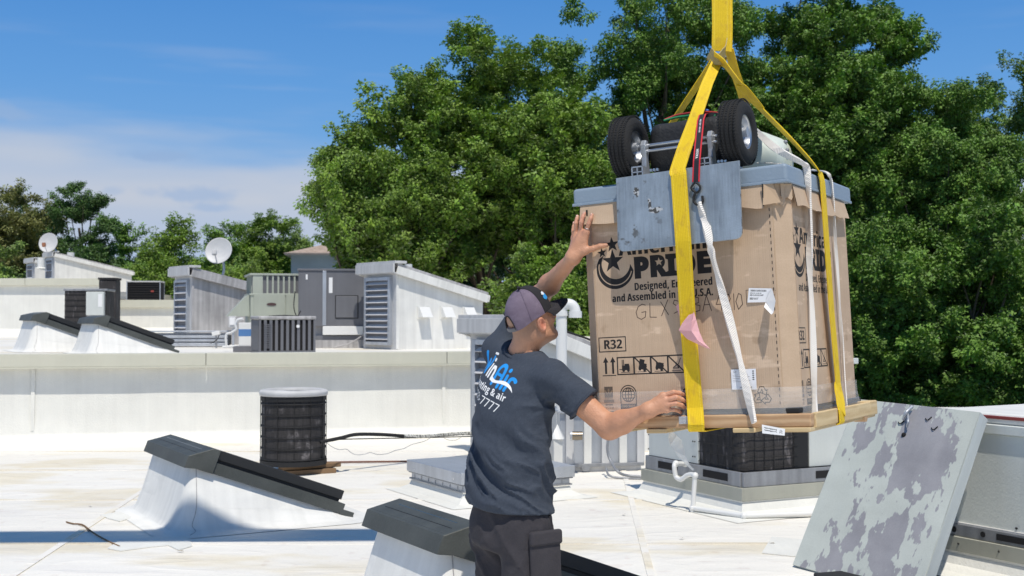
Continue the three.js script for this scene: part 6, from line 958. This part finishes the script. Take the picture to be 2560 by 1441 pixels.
    st(blu, 0.016, [[0.020, by + 0.014], [0.020, ty + 0.012], [0.020, ty - 0.026, 0.062, ty - 0.026, 0.062, ty + 0.012], [0.062, by + 0.014]]); st(blu, 0.012, [[0.022, ty + 0.024], [0.060, ty + 0.024]]);
    st(blu, 0.015, [[0.086, ty + 0.014], [0.086, by + 0.012]]); g.fillStyle = blu; g.beginPath(); g.arc(0.086, ty - 0.010, 0.0088, 0, 7); g.fill();
    st(blu, 0.015, [[0.108, by + 0.012], [0.108, ty + 0.03], [0.108, ty + 0.012, 0.128, ty + 0.010, 0.136, ty + 0.022]]);
    g.fillStyle = wht; g.beginPath(); g.moveTo(0.004, by - 0.012); g.bezierCurveTo(0.04, by + 0.006, 0.06, by - 0.02, 0.095, by - 0.020); g.bezierCurveTo(0.125, by - 0.018, 0.142, by - 0.006, 0.150, by + 0.010); g.bezierCurveTo(0.128, by - 0.006, 0.108, by - 0.006, 0.085, by - 0.004); g.bezierCurveTo(0.05, by - 0.001, 0.03, by + 0.014, 0.002, by + 0.006); g.closePath(); g.fill();
    g.restore();
    const tx = (s, x0, x1, y, hh, font = 'sans-serif', bold = '') => { g.save(); g.translate(x0, y); g.font = `${bold} 100px ${font}`; const m = g.measureText(s).width; g.scale((x1 - x0) / m, hh / 72); g.fillText(s, 0, 0); g.restore(); };
    g.fillStyle = wht; tx('heating & air', -0.105, 0.140, 0.182, 0.030, 'sans-serif', 'bold'); tx('233-7777', -0.105, 0.128, 0.236, 0.036, 'sans-serif', '');
    g.strokeStyle = wht; g.restore();
  });
  M.shirt = std({ map: shirtTex, roughness: 0.92, bumpMap: fine, bumpScale: 0.001 });
  part(t, 't_shirt', fin(sg), M.shirt);
  M.shirtPlain = std({ color: lin(0.042, 0.054, 0.078), roughness: 0.92, bumpMap: fine, bumpScale: 0.001 });
  { const n = neckBase.clone().sub(hp(-0.028, -0.085, 0)).normalize(), c = neckBase.clone().addScaledVector(n, -0.022), q = new THREE.Quaternion().setFromUnitVectors(V(0, 1, 0), n), pts = []; for (let i = 0; i <= 40; i++) { const a = i * 2 * PI / 40; pts.push(V(0.072 * cos(a), 0.010 * cos(a - 2.2), 0.070 * sin(a)).applyQuaternion(q).add(c)); } part(t, 'collar', fin(new THREE.TubeGeometry(new THREE.CatmullRomCurve3(pts.slice(0, -1), true), 60, 0.0095, 8, true).toNonIndexed()), M.shirtPlain); }
  for (const [h, d, r] of [[hemR, dR, 0.0785], [hemL, dL, 0.075]]) { const g = new THREE.TorusGeometry(r, 0.0042, 6, 40).toNonIndexed(); g.applyQuaternion(new THREE.Quaternion().setFromUnitVectors(V(0, 0, 1), d)); g.translate(h.x - d.x * 0.004, h.y - d.y * 0.004, h.z - d.z * 0.004); part(t, 'sleeve_hem', fin(g), M.shirtPlain); }
  // ---- trousers
  const trouSdf = (x, y, z) => { let [d, tt, r, q] = torso(x, y, z, 0); const k = hypot(r / 0.183, q / 0.150); d = (k - 1) * 0.150; d = max(d, (tt - 0.03) * LEN); d = smax(d, -(y - (J.HC.y - 0.17)), 0.05);
    let l = 1e9; for (const [h, s] of [[hipR, 1], [hipL, -1]]) { const K = knee(h, s); l = min(l, smin(cap(x, y, z, V(h.x, h.y - 0.02, h.z), K, 0.118, 0.100), cap(x, y, z, K, ank(h, s), 0.097, 0.088), 0.04)); }
    d = smin(d, l, 0.045); const n = vn((x + z * 0.6) * 11, y * 4, 5); d -= 0.013 * (Math.pow(ridge(vn(y * 9 + (x + z) * 9, (x - z) * 5, 25)), 2.2) - 0.4) * sstep(0.0, -0.15, y - J.HC.y - 0.05) + 0.006 * (n - 0.5) + 0.006 * (Math.pow(ridge(vn(y * 22 - (x + z) * 12, (x - z) * 8, 27)), 2) - 0.4); return max(d, 0.07 - y); };
  const [tlo, thi] = boundsOf([J.HC.clone().add(V(0, -0.05, 0)), ank(hipR, 1), ank(hipL, -1)], 0.24); tlo[1] = 0.03;
  M.trousers = std({ map: tex(256, 256, (u, v) => { const k = (vn(u * 256, v * 256, 3, 256, 256) - 0.5) * 10 + (fbm(u * 5, v * 5, 4, 6, 5, 5) - 0.5) * 14; return [57 + k, 55 + k, 60 + k]; }, true, [3, 3]), roughness: 0.95, bumpMap: fine, bumpScale: 0.0015 });
  part(t, 'trousers', fin(uvm(surfaceNets(tlo, thi, 0.0085, trouSdf))), M.trousers);
  { const K = knee(hipR, 1), c = hipR.clone().lerp(K, 0.36).addScaledVector(Rh, 0.106).add(V(0.02, 0, 0)), ry = atan2(Rh.x, Rh.z); const pk = (w, h, d, dy, dz) => { const g = new RoundedBoxGeometry(w, h, d, 2, 0.012); g.rotateX(-0.06); g.translate(0, dy, dz); g.rotateY(ry); g.translate(c.x, c.y, c.z); return fin(uvm(g)); }; part(t, 'cargo_pocket', pk(0.150, 0.18, 0.024, -0.03, 0), M.trousers); part(t, 'pocket_flap', pk(0.158, 0.060, 0.030, 0.062, 0.002), M.trousers); }
  { const a = J.HC.clone().addScaledVector(Rh, 0.165).addScaledVector(V(0.83, 0, -0.56), 0.045), pts = [[0.05, -0.03], [0.062, -0.09], [0.035, -0.15], [-0.005, -0.185]].map(([u, y]) => J.HC.clone().addScaledVector(Rh, 0.178 - abs(y) * 0.02).addScaledVector(V(0.83, 0, -0.56), u + 0.02).add(V(0, y, 0))); part(t, 'pocket_welt', fin(tube(pts, 0.006, 20, 6)), M.trousers); }
  // ---- boots
  for (const [h, s] of [[hipR, 1], [hipL, -1]]) { const A = ank(h, s), fd = V(0.83, 0, -0.56), g = surfaceNets([A.x - 0.14, 0.0, A.z - 0.2], [A.x + 0.28, 0.2, A.z + 0.14], 0.012, (x, y, z) => max(smin(cap(x, y, z, V(A.x, 0.06, A.z), V(A.x, 0.16, A.z), 0.055, 0.05), cap(x, y, z, V(A.x - 0.03 * fd.x, 0.045, A.z - 0.03 * fd.z), V(A.x + 0.16 * fd.x, 0.035, A.z + 0.16 * fd.z), 0.05, 0.045), 0.03), 0.012 - y)); part(t, 'boot', fin(uvm(g)), M.black); const so = new RoundedBoxGeometry(0.30, 0.022, 0.10, 2, 0.01); so.translate(0.07, 0.012, 0); so.rotateY(atan2(0.56, 0.83)); so.translate(A.x, 0, A.z); part(t, 'sole', fin(uvm(so)), M.rubber); }
  // ---- trucker cap
  const C = new THREE.Group(); C.name = 'cap'; t.add(C);
  const dome = (th, ph, o = 0) => { const k = Math.pow(cos(ph), 0.78), ht = 0.122 + 0.006 * cos(th); const a = (0.1085 + o) * cos(th) * k - 0.003, c = (0.0865 + o) * sin(th) * k, b = -0.012 + (ht + o) * sin(ph) - 0.018 * sstep(-0.2, -1, cos(th)) * (1 - sin(ph)) + 0.006 * cos(th) * (1 - sin(ph)); return hp(a, b, c); };
  const patch = (t0, t1, p0, p1, nt, np, o, skip) => { const L = []; for (let i = 0; i < nt; i++) for (let j = 0; j < np; j++) { const A = mix(t0, t1, i / nt), B = mix(t0, t1, (i + 1) / nt), c = mix(p0, p1, j / np), d = mix(p0, p1, (j + 1) / np); if (skip && skip((A + B) / 2, (c + d) / 2)) continue; L.push([dome(B, c, o), dome(A, c, o), dome(A, d, o), dome(B, d, o)]); } let g = quads(L); g.deleteAttribute('uv'); g.deleteAttribute('normal'); g = mergeVertices(g, 1e-5); g.computeVertexNormals(); return fin(uvm(g.toNonIndexed())); };
  const netTex = tex(256, 256, (u, v) => { const a = (floor(u * 64) + floor(v * 64)) % 2, k = (fbm(u * 6, v * 6, 3, 4, 6, 6) - 0.5) * 24; return a ? [132 + k, 118 + k, 136 + k] : [92 + k, 80 + k, 96 + k]; }, true, [8, 8]);
  const net = std({ map: netTex, roughness: 0.8, side: THREE.DoubleSide }), capB = std({ color: lin(0.020, 0.019, 0.023), roughness: 0.9, bumpMap: fine, bumpScale: 0.0012, side: THREE.DoubleSide });
  const hole = (th, ph) => { const d = abs(th - PI) / 0.40; return d < 1 && ph < 0.50 * sqrt(1 - d * d) && ph > 0.09; };
  part(C, 'front_panel', patch(-1.27, 1.27, 0, PI / 2 - 0.02, 26, 22, 0.001), capB);
  for (const [a, b] of [[1.27, PI], [PI, 2 * PI - 1.27]]) part(C, 'mesh_panel', patch(a, b, 0, PI / 2 - 0.02, 40, 26, 0, hole), net);
  part(C, 'opening_trim', fin(tube(Array.from({ length: 25 }, (_, i) => { const d = -1 + 2 * i / 24; return dome(PI + 0.40 * d, max(0.06, 0.50 * sqrt(max(0, 1 - d * d))), 0.001); }), 0.0028, 40, 6)), capB);
  part(C, 'size_strap', patch(PI - 0.44, PI + 0.44, 0.0, 0.10, 14, 2, 0.002), M.unitDark);
  for (const th of [1.27, 2 * PI - 1.27, 1.95, 2 * PI - 1.95]) part(C, 'seam', fin(tube(Array.from({ length: 14 }, (_, i) => dome(th, 0.02 + 1.5 * i / 13, 0.0012)), 0.0014, 30, 5)), th > 1.5 && th < 5 ? net : capB);
  const bt = dome(0, PI / 2, 0.003); part(C, 'button', fin(new THREE.SphereGeometry(0.0075, 10, 8).toNonIndexed().translate(bt.x, bt.y, bt.z)), capB);
  { // visor
    const L = [], N = 28, Mm = 10, P = (s, q, k) => { const th = s * 1.16, b0 = dome(th, 0.0, 0.002), ext = 0.092 * Math.pow(max(0, cos(s * 1.5)), 0.5) * q, drop = -0.016 * s * s * q - 0.012 * q * q + 0.002; return b0.clone().addScaledVector(f, ext).addScaledVector(up, drop - k * 0.0035).addScaledVector(rt, s * 0.004 * q); };
    for (let i = 0; i < N; i++) for (let j = 0; j < Mm; j++) { const s0 = -1 + 2 * i / N, s1 = -1 + 2 * (i + 1) / N, q0 = j / Mm, q1 = (j + 1) / Mm; L.push([P(s0, q0, 0), P(s1, q0, 0), P(s1, q1, 0), P(s0, q1, 0)], [P(s1, q0, 1), P(s0, q0, 1), P(s0, q1, 1), P(s1, q1, 1)]); if (j === Mm - 1) L.push([P(s0, 1, 0), P(s1, 1, 0), P(s1, 1, 1), P(s0, 1, 1)]); }
    part(C, 'visor', fin(quads(L)), capB); for (let j = 3; j < 10; j++) part(C, 'stitch', fin(tube(Array.from({ length: 21 }, (_, i) => P(-0.9 + 1.8 * i / 20, j / 10, -0.15)), 0.0006, 30, 4)), std({ color: lin(0.07, 0.065, 0.075), roughness: 0.9 }));
  }
  { const blu = std({ color: lin(0.03, 0.33, 0.78), roughness: 0.6, side: THREE.DoubleSide }); part(C, 'emblem', patch(0.36, 0.94, 0.30, 0.62, 8, 6, 0.003, (th, ph) => hypot((th - 0.65) / 0.28, (ph - 0.48) / 0.14) > 1), blu); part(C, 'emblem', patch(0.56, 0.92, 0.50, 0.68, 6, 4, 0.0042, (th, ph) => hypot((th - 0.74) / 0.17, (ph - 0.61) / 0.08) > 1), std({ color: lin(0.75, 0.82, 0.9), roughness: 0.6, side: THREE.DoubleSide })); }
}
// ================================================================ TREES AND HOUSES BEYOND THE ROOF
const leafTex = (r, g, b) => new THREE.MeshPhysicalMaterial({ color: lin(r, g, b), roughness: 0.75, transmission: 0.28, thickness: 0, side: THREE.DoubleSide });
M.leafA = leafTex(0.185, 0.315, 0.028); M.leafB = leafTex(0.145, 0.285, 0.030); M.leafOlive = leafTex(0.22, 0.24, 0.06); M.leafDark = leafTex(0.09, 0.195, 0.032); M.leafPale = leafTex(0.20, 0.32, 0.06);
M.bark = std({ map: tex(128, 256, (u, v) => { const k = fbm(u * 10, v * 4, 4, 3, 10, 4); return [78 + k * 44, 68 + k * 40, 58 + k * 36]; }, true, [2, 4]), roughness: 0.95 });
function clumpGeo(n, R, l, w, seed) {                                     // a spray of small pointed, folded leaves
  const r = mulberry(seed), pos = [], nor = [];
  for (let i = 0; i < n; i++) {
    const a = r() * 2 * PI, c = 2 * r() - 1, q = R * Math.cbrt(r()), s = sqrt(1 - c * c), C = V(q * s * cos(a), q * c * 0.72, q * s * sin(a));
    const D = V(C.x + (r() - 0.5) * 0.3, C.y * 0.4 + (r() - 0.6) * 0.35, C.z + (r() - 0.5) * 0.3).normalize(); let N = V((r() - 0.5) * 1.1, 1, (r() - 0.5) * 1.1); const S = D.clone().cross(N).normalize(); N = S.clone().cross(D).normalize();
    const L = l * (0.7 + 0.6 * r()), W = w * (0.7 + 0.6 * r()), B = C, T = C.clone().addScaledVector(D, L).addScaledVector(N, -0.15 * L), m = C.clone().addScaledVector(D, L * 0.5), A1 = m.clone().addScaledVector(S, W / 2).addScaledVector(N, 0.18 * W), A2 = m.clone().addScaledVector(S, -W / 2).addScaledVector(N, 0.18 * W);
    for (const p of [B, A1, T, B, T, A2]) { pos.push(p.x, p.y, p.z); const e = N.clone().addScaledVector(C, 0.5 / R).normalize(); nor.push(e.x, e.y, e.z); }
  }
  const g = new THREE.BufferGeometry(); g.setAttribute('position', new THREE.Float32BufferAttribute(pos, 3)); g.setAttribute('normal', new THREE.Float32BufferAttribute(nor, 3)); return g;
}
const clumps = [clumpGeo(24, 0.27, 0.155, 0.10, 5), clumpGeo(26, 0.27, 0.145, 0.095, 9), clumpGeo(22, 0.27, 0.165, 0.105, 15)];
const GROUND = -6;
// px, top py: where the top of the crown stands in the photograph; w: half width of the crown in metres; Z: distance; low: height of the lowest foliage
function tree(name, label, group, o) {
  const r = mulberry(o.seed), R = (a, b) => a + (b - a) * r(), top = at(o.px, o.py, o.Z), x0 = top.x, z0 = -o.Z, H = top.y, low = o.low ?? 0, cy = (H + low) / 2, ry = (H - low) / 2, rx = o.w, rz = o.wz ?? o.w * 0.8;
  const t = thing(name, label, 'tree', [x0, GROUND, z0], 0, group), limbs = [], dense = o.dense ?? 1, br = o.br ?? [0.75, 1.35];
  // sub-crowns: blobs spread through the volume, more of them near the skin
  const blobs = [], nb = Math.round((o.nb ?? 46) * dense);
  for (let k = 0, tries = 0; k < nb && tries < 4000; tries++) {
    const a = R(0, 2 * PI), v = R(-1, 1), q = Math.pow(R(0.12, 1), 0.5), s = sqrt(1 - v * v), shape = o.shape === 'cone' ? mix(1.05, 0.28, (v + 1) / 2) / max(0.4, s) : o.shape === 'tall' ? mix(1.0, 0.62, (v + 1) / 2) : 1;
    const p = V(x0 + rx * q * s * cos(a) * shape, cy + ry * q * v, z0 + rz * q * s * sin(a) * shape); const b = R(...br) * (v > 0.6 ? 0.72 : 1);
    if (o.gap && o.gap(p)) continue; blobs.push([p, b]); k++;
  }
  // every sub-crown is a handful of leafy sprays that reach outwards and up from it
  const sprays = []; for (const [p, b] of blobs) { const ns = max(3, Math.round(8 * b * b)); for (let k = 0; k < ns; k++) { const a = R(0, 2 * PI), v = R(-0.55, 1), s = sqrt(max(0, 1 - v * v)), q = b * R(0.35, 0.95), c = V(p.x + q * s * cos(a), p.y + q * v * 0.85, p.z + q * s * sin(a)); const d = V(s * cos(a) * 0.8 + R(-0.3, 0.3), v * 0.45 + R(0.25, 0.9), s * sin(a) * 0.8 + R(-0.3, 0.3)).normalize(); sprays.push([c, d, R(0.30, 0.62) * min(1, b + 0.25), R(0.80, 1.2)]); } }
  const per = (o.per ?? 42) / 42 * 8.5, cnt = sprays.length * Math.ceil(per + 2), dummy = new THREE.Object3D(), col = new THREE.Color();
  const mesh = [o.seed % 3].map((i) => { const m = new THREE.InstancedMesh(clumps[i], o.leaf ?? M.leafA, cnt + 2); m.name = 'crown'; m.castShadow = m.receiveShadow = true; m.count = 0; m.userData.kind = 'stuff'; return m; });
  let n = 0;
  for (const [c, d, len, tone] of sprays) {
    const m0 = Math.round(per * R(0.75, 1.25));
    for (let i = 0; i < m0; i++) {
      const t0 = R(-0.8, 1), wd = len * 0.55 * (1 - 0.55 * max(0, t0)), x = c.x + d.x * t0 * len + wd * R(-1, 1), y = c.y + d.y * t0 * len + wd * R(-0.7, 0.7), z = c.z + d.z * t0 * len + wd * R(-1, 1);
      dummy.position.set(x - x0, y - GROUND, z - z0); dummy.rotation.set(R(-0.5, 0.5), R(0, 6.28), R(-0.5, 0.5)); const sc = R(0.65, 1.15) * (o.ls ?? 1) * (1 - 0.25 * max(0, t0)); dummy.scale.set(sc, sc, sc); dummy.updateMatrix();
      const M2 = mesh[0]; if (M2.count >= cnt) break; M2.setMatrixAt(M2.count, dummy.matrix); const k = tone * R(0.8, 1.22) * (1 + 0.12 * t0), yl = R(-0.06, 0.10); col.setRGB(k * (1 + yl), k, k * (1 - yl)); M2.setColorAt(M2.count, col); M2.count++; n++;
    }
  }
  const geoR = o.trunkR ?? 0.28, th = low - GROUND + ry * 1.1;
  const tp = [V(0, -0.3, 0), V(R(-0.2, 0.2), th * 0.4, R(-0.2, 0.2)), V(R(-0.4, 0.4), th * 0.75, R(-0.3, 0.3)), V(R(-0.5, 0.5), th, 0)];
  const taper = (pts, r0, r1, seg) => { const c = new THREE.CatmullRomCurve3(pts), g = new THREE.TubeGeometry(c, seg, 1, 7, false), P = g.attributes.position, ctr = c.getSpacedPoints(seg); for (let i = 0; i <= seg; i++) { const C = c.getPointAt(i / seg), rad = mix(r0, r1, i / seg); for (let j = 0; j <= 7; j++) { const k = i * 8 + j; P.setXYZ(k, C.x + (P.getX(k) - C.x) * rad, C.y + (P.getY(k) - C.y) * rad, C.z + (P.getZ(k) - C.z) * rad); } } g.computeVertexNormals(); return g.toNonIndexed(); };
  part(t, 'trunk', taper(tp, geoR, geoR * 0.4, 14), M.bark);
  const picks = blobs.filter((_, i) => i % 3 === 0).slice(0, o.limbs ?? 16);
  for (const [p] of picks) { const e = V(p.x - x0, p.y - GROUND, p.z - z0), k = clamp((e.y / th) * 0.62, 0.15, 0.96), c = new THREE.CatmullRomCurve3(tp).getPoint(k); limbs.push(taper([c, c.clone().lerp(e, 0.5).add(V(R(-0.3, 0.3), R(-0.5, 0.1), R(-0.3, 0.3))), e], geoR * 0.32 * (1.1 - k * 0.5), 0.02, 8)); }
  if (limbs.length) part(t, 'limbs', limbs, M.bark);
  for (const m of mesh) { m.instanceMatrix.needsUpdate = true; t.add(m); }
  return t;
}
const gm = 'green trees massed behind the hanging carton', gl = 'trees along the left horizon';
// main mass: the outline climbs from the left edge at 770 px to beyond the top of the picture
tree('maple_tree', 'bright green maple forming the left end of the big tree mass', gm, { px: 1010, py: 215, Z: 44, w: 2.8, low: 0.5, seed: 11, nb: 80, leaf: M.leafA, limbs: 22, gap: (p) => p.x > -2.6 && p.y < 3.2 && p.z > -44.5 });
tree('maple_tree', 'lowest left maple branches of the tree mass, over the bluish house', gm, { px: 915, py: 345, Z: 43, w: 1.75, low: 4.4, seed: 12, nb: 30, leaf: M.leafA, limbs: 12 });
tree('maple_tree', 'tall rounded maple above the capped man, second from the left of the mass', gm, { px: 1225, py: 85, Z: 46, w: 3.9, low: 2.0, seed: 13, nb: 110, leaf: M.leafA, limbs: 24, gap: (p) => p.y < 4.2 && p.x < 0.4 && p.x > -3.4 });
tree('maple_tree', 'leafy maple left of the carton with dark gaps between its limbs', gm, { px: 1400, py: 190, Z: 45, w: 3.0, low: 2.4, seed: 14, nb: 72, leaf: M.leafA, limbs: 26, gap: (p) => p.y < 5.4 && p.x < 1.6 && hypot(p.x - 0.4, (p.y - 4.2) * 0.8) < 1.3 });
tree('oak_tree', 'tallest dark green tree rising out of the picture behind the yellow sling', gm, { px: 1640, py: -150, Z: 50, w: 4.6, low: 1.0, seed: 15, nb: 125, leaf: M.leafB, limbs: 24, trunkR: 0.4 });
tree('oak_tree', 'tall dark green tree above the right half of the carton', gm, { px: 1930, py: -230, Z: 51, w: 4.6, low: 0.0, seed: 16, nb: 130, leaf: M.leafB, limbs: 20, trunkR: 0.4 });
tree('conifer_tree', 'tall conical tree with ragged edge beside the gap of sky at upper right', gm, { px: 2130, py: -120, Z: 49, w: 3.9, low: 0.0, seed: 17, nb: 128, leaf: M.leafB, shape: 'tall', limbs: 18 });
tree('oak_tree', 'mid-green tree right of the carton below the gap of sky', gm, { px: 2345, py: 165, Z: 47, w: 3.1, low: -0.5, seed: 18, nb: 100, leaf: M.leafB, limbs: 16 });
tree('ash_tree', 'pale airy tree at the right edge under the blue sky', gm, { px: 2510, py: 145, Z: 52, w: 3.3, low: 1.0, seed: 19, nb: 80, leaf: M.leafPale, limbs: 14, per: 34 });
tree('oak_tree', 'low dark bushy tree at the right edge above the leaning panel', gm, { px: 2420, py: 480, Z: 43, w: 3.6, low: -4, seed: 20, nb: 84, leaf: M.leafB, limbs: 14 });
tree('oak_tree', 'low shady tree between the carton and the right edge', gm, { px: 2190, py: 520, Z: 45, w: 2.8, low: -4, seed: 21, nb: 62, leaf: M.leafB, limbs: 12 });
tree('maple_tree', 'low leafy tree filling the space just left of the carton', gm, { px: 1370, py: 560, Z: 41, w: 1.8, low: -2, seed: 22, nb: 34, leaf: M.leafA, limbs: 10 });
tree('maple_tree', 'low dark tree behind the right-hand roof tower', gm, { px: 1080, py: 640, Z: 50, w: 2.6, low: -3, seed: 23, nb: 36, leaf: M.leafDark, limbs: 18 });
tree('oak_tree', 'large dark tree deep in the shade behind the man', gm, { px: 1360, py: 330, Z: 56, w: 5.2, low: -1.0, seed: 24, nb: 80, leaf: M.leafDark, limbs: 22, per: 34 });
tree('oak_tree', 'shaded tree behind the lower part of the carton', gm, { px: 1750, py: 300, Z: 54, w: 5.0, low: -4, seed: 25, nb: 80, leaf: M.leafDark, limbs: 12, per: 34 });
// left horizon
tree('olive_tree', 'olive-brown rounded tree at the far left edge', gl, { px: -10, py: 450, Z: 66, w: 4.2, low: -1, seed: 31, nb: 105, leaf: M.leafOlive, limbs: 10, br: [0.8, 1.5] });
tree('olive_tree', 'small dark tree peeping over the olive-brown tree', gl, { px: 70, py: 470, Z: 74, w: 1.7, low: 2, seed: 32, nb: 20, leaf: M.leafDark, limbs: 5 });
tree('olive_tree', 'yellowish green bush left of the rusty satellite dish', gl, { px: 40, py: 610, Z: 60, w: 2.6, low: -3, seed: 41, nb: 34, leaf: M.leafPale, limbs: 5 });
tree('sweetgum_tree', 'slender open dark tree standing up alone behind the rusty satellite dish', gl, { px: 218, py: 446, Z: 62, w: 1.8, low: 3.2, seed: 33, nb: 44, leaf: M.leafDark, limbs: 24, br: [0.26, 0.5], per: 52, ls: 0.8, trunkR: 0.16 });
tree('sweetgum_tree', 'dark broad tree at the foot of the slender open tree', gl, { px: 225, py: 590, Z: 61, w: 2.0, low: -2, seed: 34, nb: 44, leaf: M.leafDark, limbs: 10 });
tree('bush', 'low bluish green bush right of the slender tree', gl, { px: 335, py: 565, Z: 70, w: 2.2, low: -2, seed: 35, nb: 44, leaf: M.leafB, limbs: 5 });
tree('bush', 'bright green bush behind the small dark condenser', gl, { px: 365, py: 605, Z: 58, w: 2.2, low: -3, seed: 36, nb: 56, leaf: M.leafA, limbs: 5 });
tree('bush', 'bright green bush left of the large satellite dish', gl, { px: 450, py: 568, Z: 59, w: 2.0, low: -3, seed: 37, nb: 54, leaf: M.leafA, limbs: 5 });
tree('bush', 'darker green tree behind the large satellite dish', gl, { px: 515, py: 562, Z: 66, w: 2.0, low: -3, seed: 38, nb: 52, leaf: M.leafB, limbs: 5 });
tree('bush', 'leafy green bush right of the large satellite dish', gl, { px: 630, py: 648, Z: 57, w: 2.3, low: -4, seed: 39, nb: 56, leaf: M.leafA, limbs: 5 });
tree('maple_tree', 'round bright green tree left of the bluish house', gl, { px: 655, py: 520, Z: 72, w: 2.6, low: -2, seed: 40, nb: 70, leaf: M.leafA, limbs: 8 });
tree('maple_tree', 'pale green tree between the round tree and the big tree mass', gl, { px: 745, py: 560, Z: 76, w: 2.0, low: -2, seed: 42, nb: 46, leaf: M.leafPale, limbs: 8 });
const far = tag(new THREE.InstancedMesh(clumps[0], M.leafB, 9000), 'distant strip of woodland along the horizon behind the trees', 'woodland', null, 'stuff');
{ far.name = 'woodland'; const r = mulberry(5), d = new THREE.Object3D(); for (let i = 0; i < 9000; i++) { const x = -75 + 150 * r(), hgt = 7.2 + 3.0 * fbm(x * 0.12, 2, 3, 4) - (abs(x + 13) < 9 ? 1.2 : 0), y = GROUND + hgt * r(); d.position.set(x, y, -95 - 8 * r()); const s = 1.6 + 1.4 * r(); d.scale.set(s, s, s); d.rotation.set(r(), r() * 6.28, r()); d.updateMatrix(); far.setMatrixAt(i, d.matrix); } scene.add(far); }
// ---- houses
{
  M.siding = mottled(134, 152, 166, 0.06, 0.3, 91, { roughness: 0.7 }); M.sidingGrey = mottled(150, 148, 150, 0.06, 0.3, 93, { roughness: 0.8 }); M.shingle = std({ map: tex(256, 256, (u, v) => { const row = floor(v * 24), k = (h2(floor(u * 16 + (row % 2) * 0.5), row, 3) - 0.5) * 26 + (v * 24 % 1 < 0.12 ? -18 : 0); return [176 + k, 156 + k, 140 + k]; }, true, [0.4, 0.4]), roughness: 0.9 }); M.window = new THREE.MeshPhysicalMaterial({ color: lin(0.03, 0.045, 0.06), roughness: 0.08, clearcoat: 1 });
  const Z = 62, e = at(700, 633, Z), pk = at(785, 604, Z), t = thing('house', 'bluish house with brown hipped roof, half hidden by the maple', 'house', [pk.x + 0.45, GROUND, -Z - 2], 0.1);
  const W = 4.3, ey = e.y - GROUND, py = pk.y - GROUND;
  part(t, 'wall', bx(W - 0.6, ey, 3.2, [0, ey / 2, 0], null, 0), M.siding);
  const rg = new THREE.ConeGeometry(W / sqrt(2) * 1.02, py - ey + 0.05, 4, 1).toNonIndexed().rotateY(PI / 4); rg.translate(0, ey + (py - ey) / 2, 0); part(t, 'roof', uvm(rg), M.shingle); part(t, 'eave', bx(W, 0.10, W, [0, ey - 0.04, 0], null, 0), M.sidingGrey);
  const lw = 2.6, ly = ey - 0.55; part(t, 'wing', bx(lw, ly, 3, [2.2, ly / 2, 0.8], null, 0), M.siding); part(t, 'wing_roof', place(prism([[-0.1, 0], [lw / 2 + 0.05, 0.95], [lw + 0.2, 0]], 3.4), [0.9, ly, -0.9]), M.shingle);
  part(t, 'gable_trim', [bx(1.75, 0.12, 0.1, [1.55, ly + 0.46, 2.54], [0, 0, 0.61], 0), bx(1.75, 0.12, 0.1, [2.95, ly + 0.46, 2.54], [0, 0, -0.61], 0)], M.greyTrim);
  for (const x of [1.75]) { const w = part(t, 'window', bx(0.95, 0.9, 0.06, [x, ly - 0.55, 2.32], null, 0), M.greyTrim); part(w, 'pane', bx(0.36, 0.74, 0.02, [x - 0.21, ly - 0.55, 2.36], null, 0), M.window); part(w, 'pane', bx(0.36, 0.74, 0.02, [x + 0.21, ly - 0.55, 2.36], null, 0), M.window); }
  const Z2 = 64, a = at(1050, 640, Z2), t2 = thing('house', 'grey sided house glimpsed through the gap under the trees behind the tower', 'house', [at(1130, 600, Z2).x, GROUND, -Z2], -0.1), h = at(1130, 600, Z2).y - GROUND;
  part(t2, 'wall', bx(4.2, h, 4, [0, h / 2, -2], null, 0), M.sidingGrey); part(t2, 'roof', place(prism([[-2.5, 0], [0, 1.7], [2.5, 0]], 4.6), [0, h, -4.3]), M.shingle);
  for (const x of [-1.1, 0.7]) { const w = part(t2, 'window', bx(0.8, 1.0, 0.06, [x, h - 0.9, 0.03], null, 0), M.greyTrim); part(w, 'pane', bx(0.64, 0.84, 0.03, [x, h - 0.9, 0.06], null, 0), M.window); }
}
renderer.render(scene, camera);
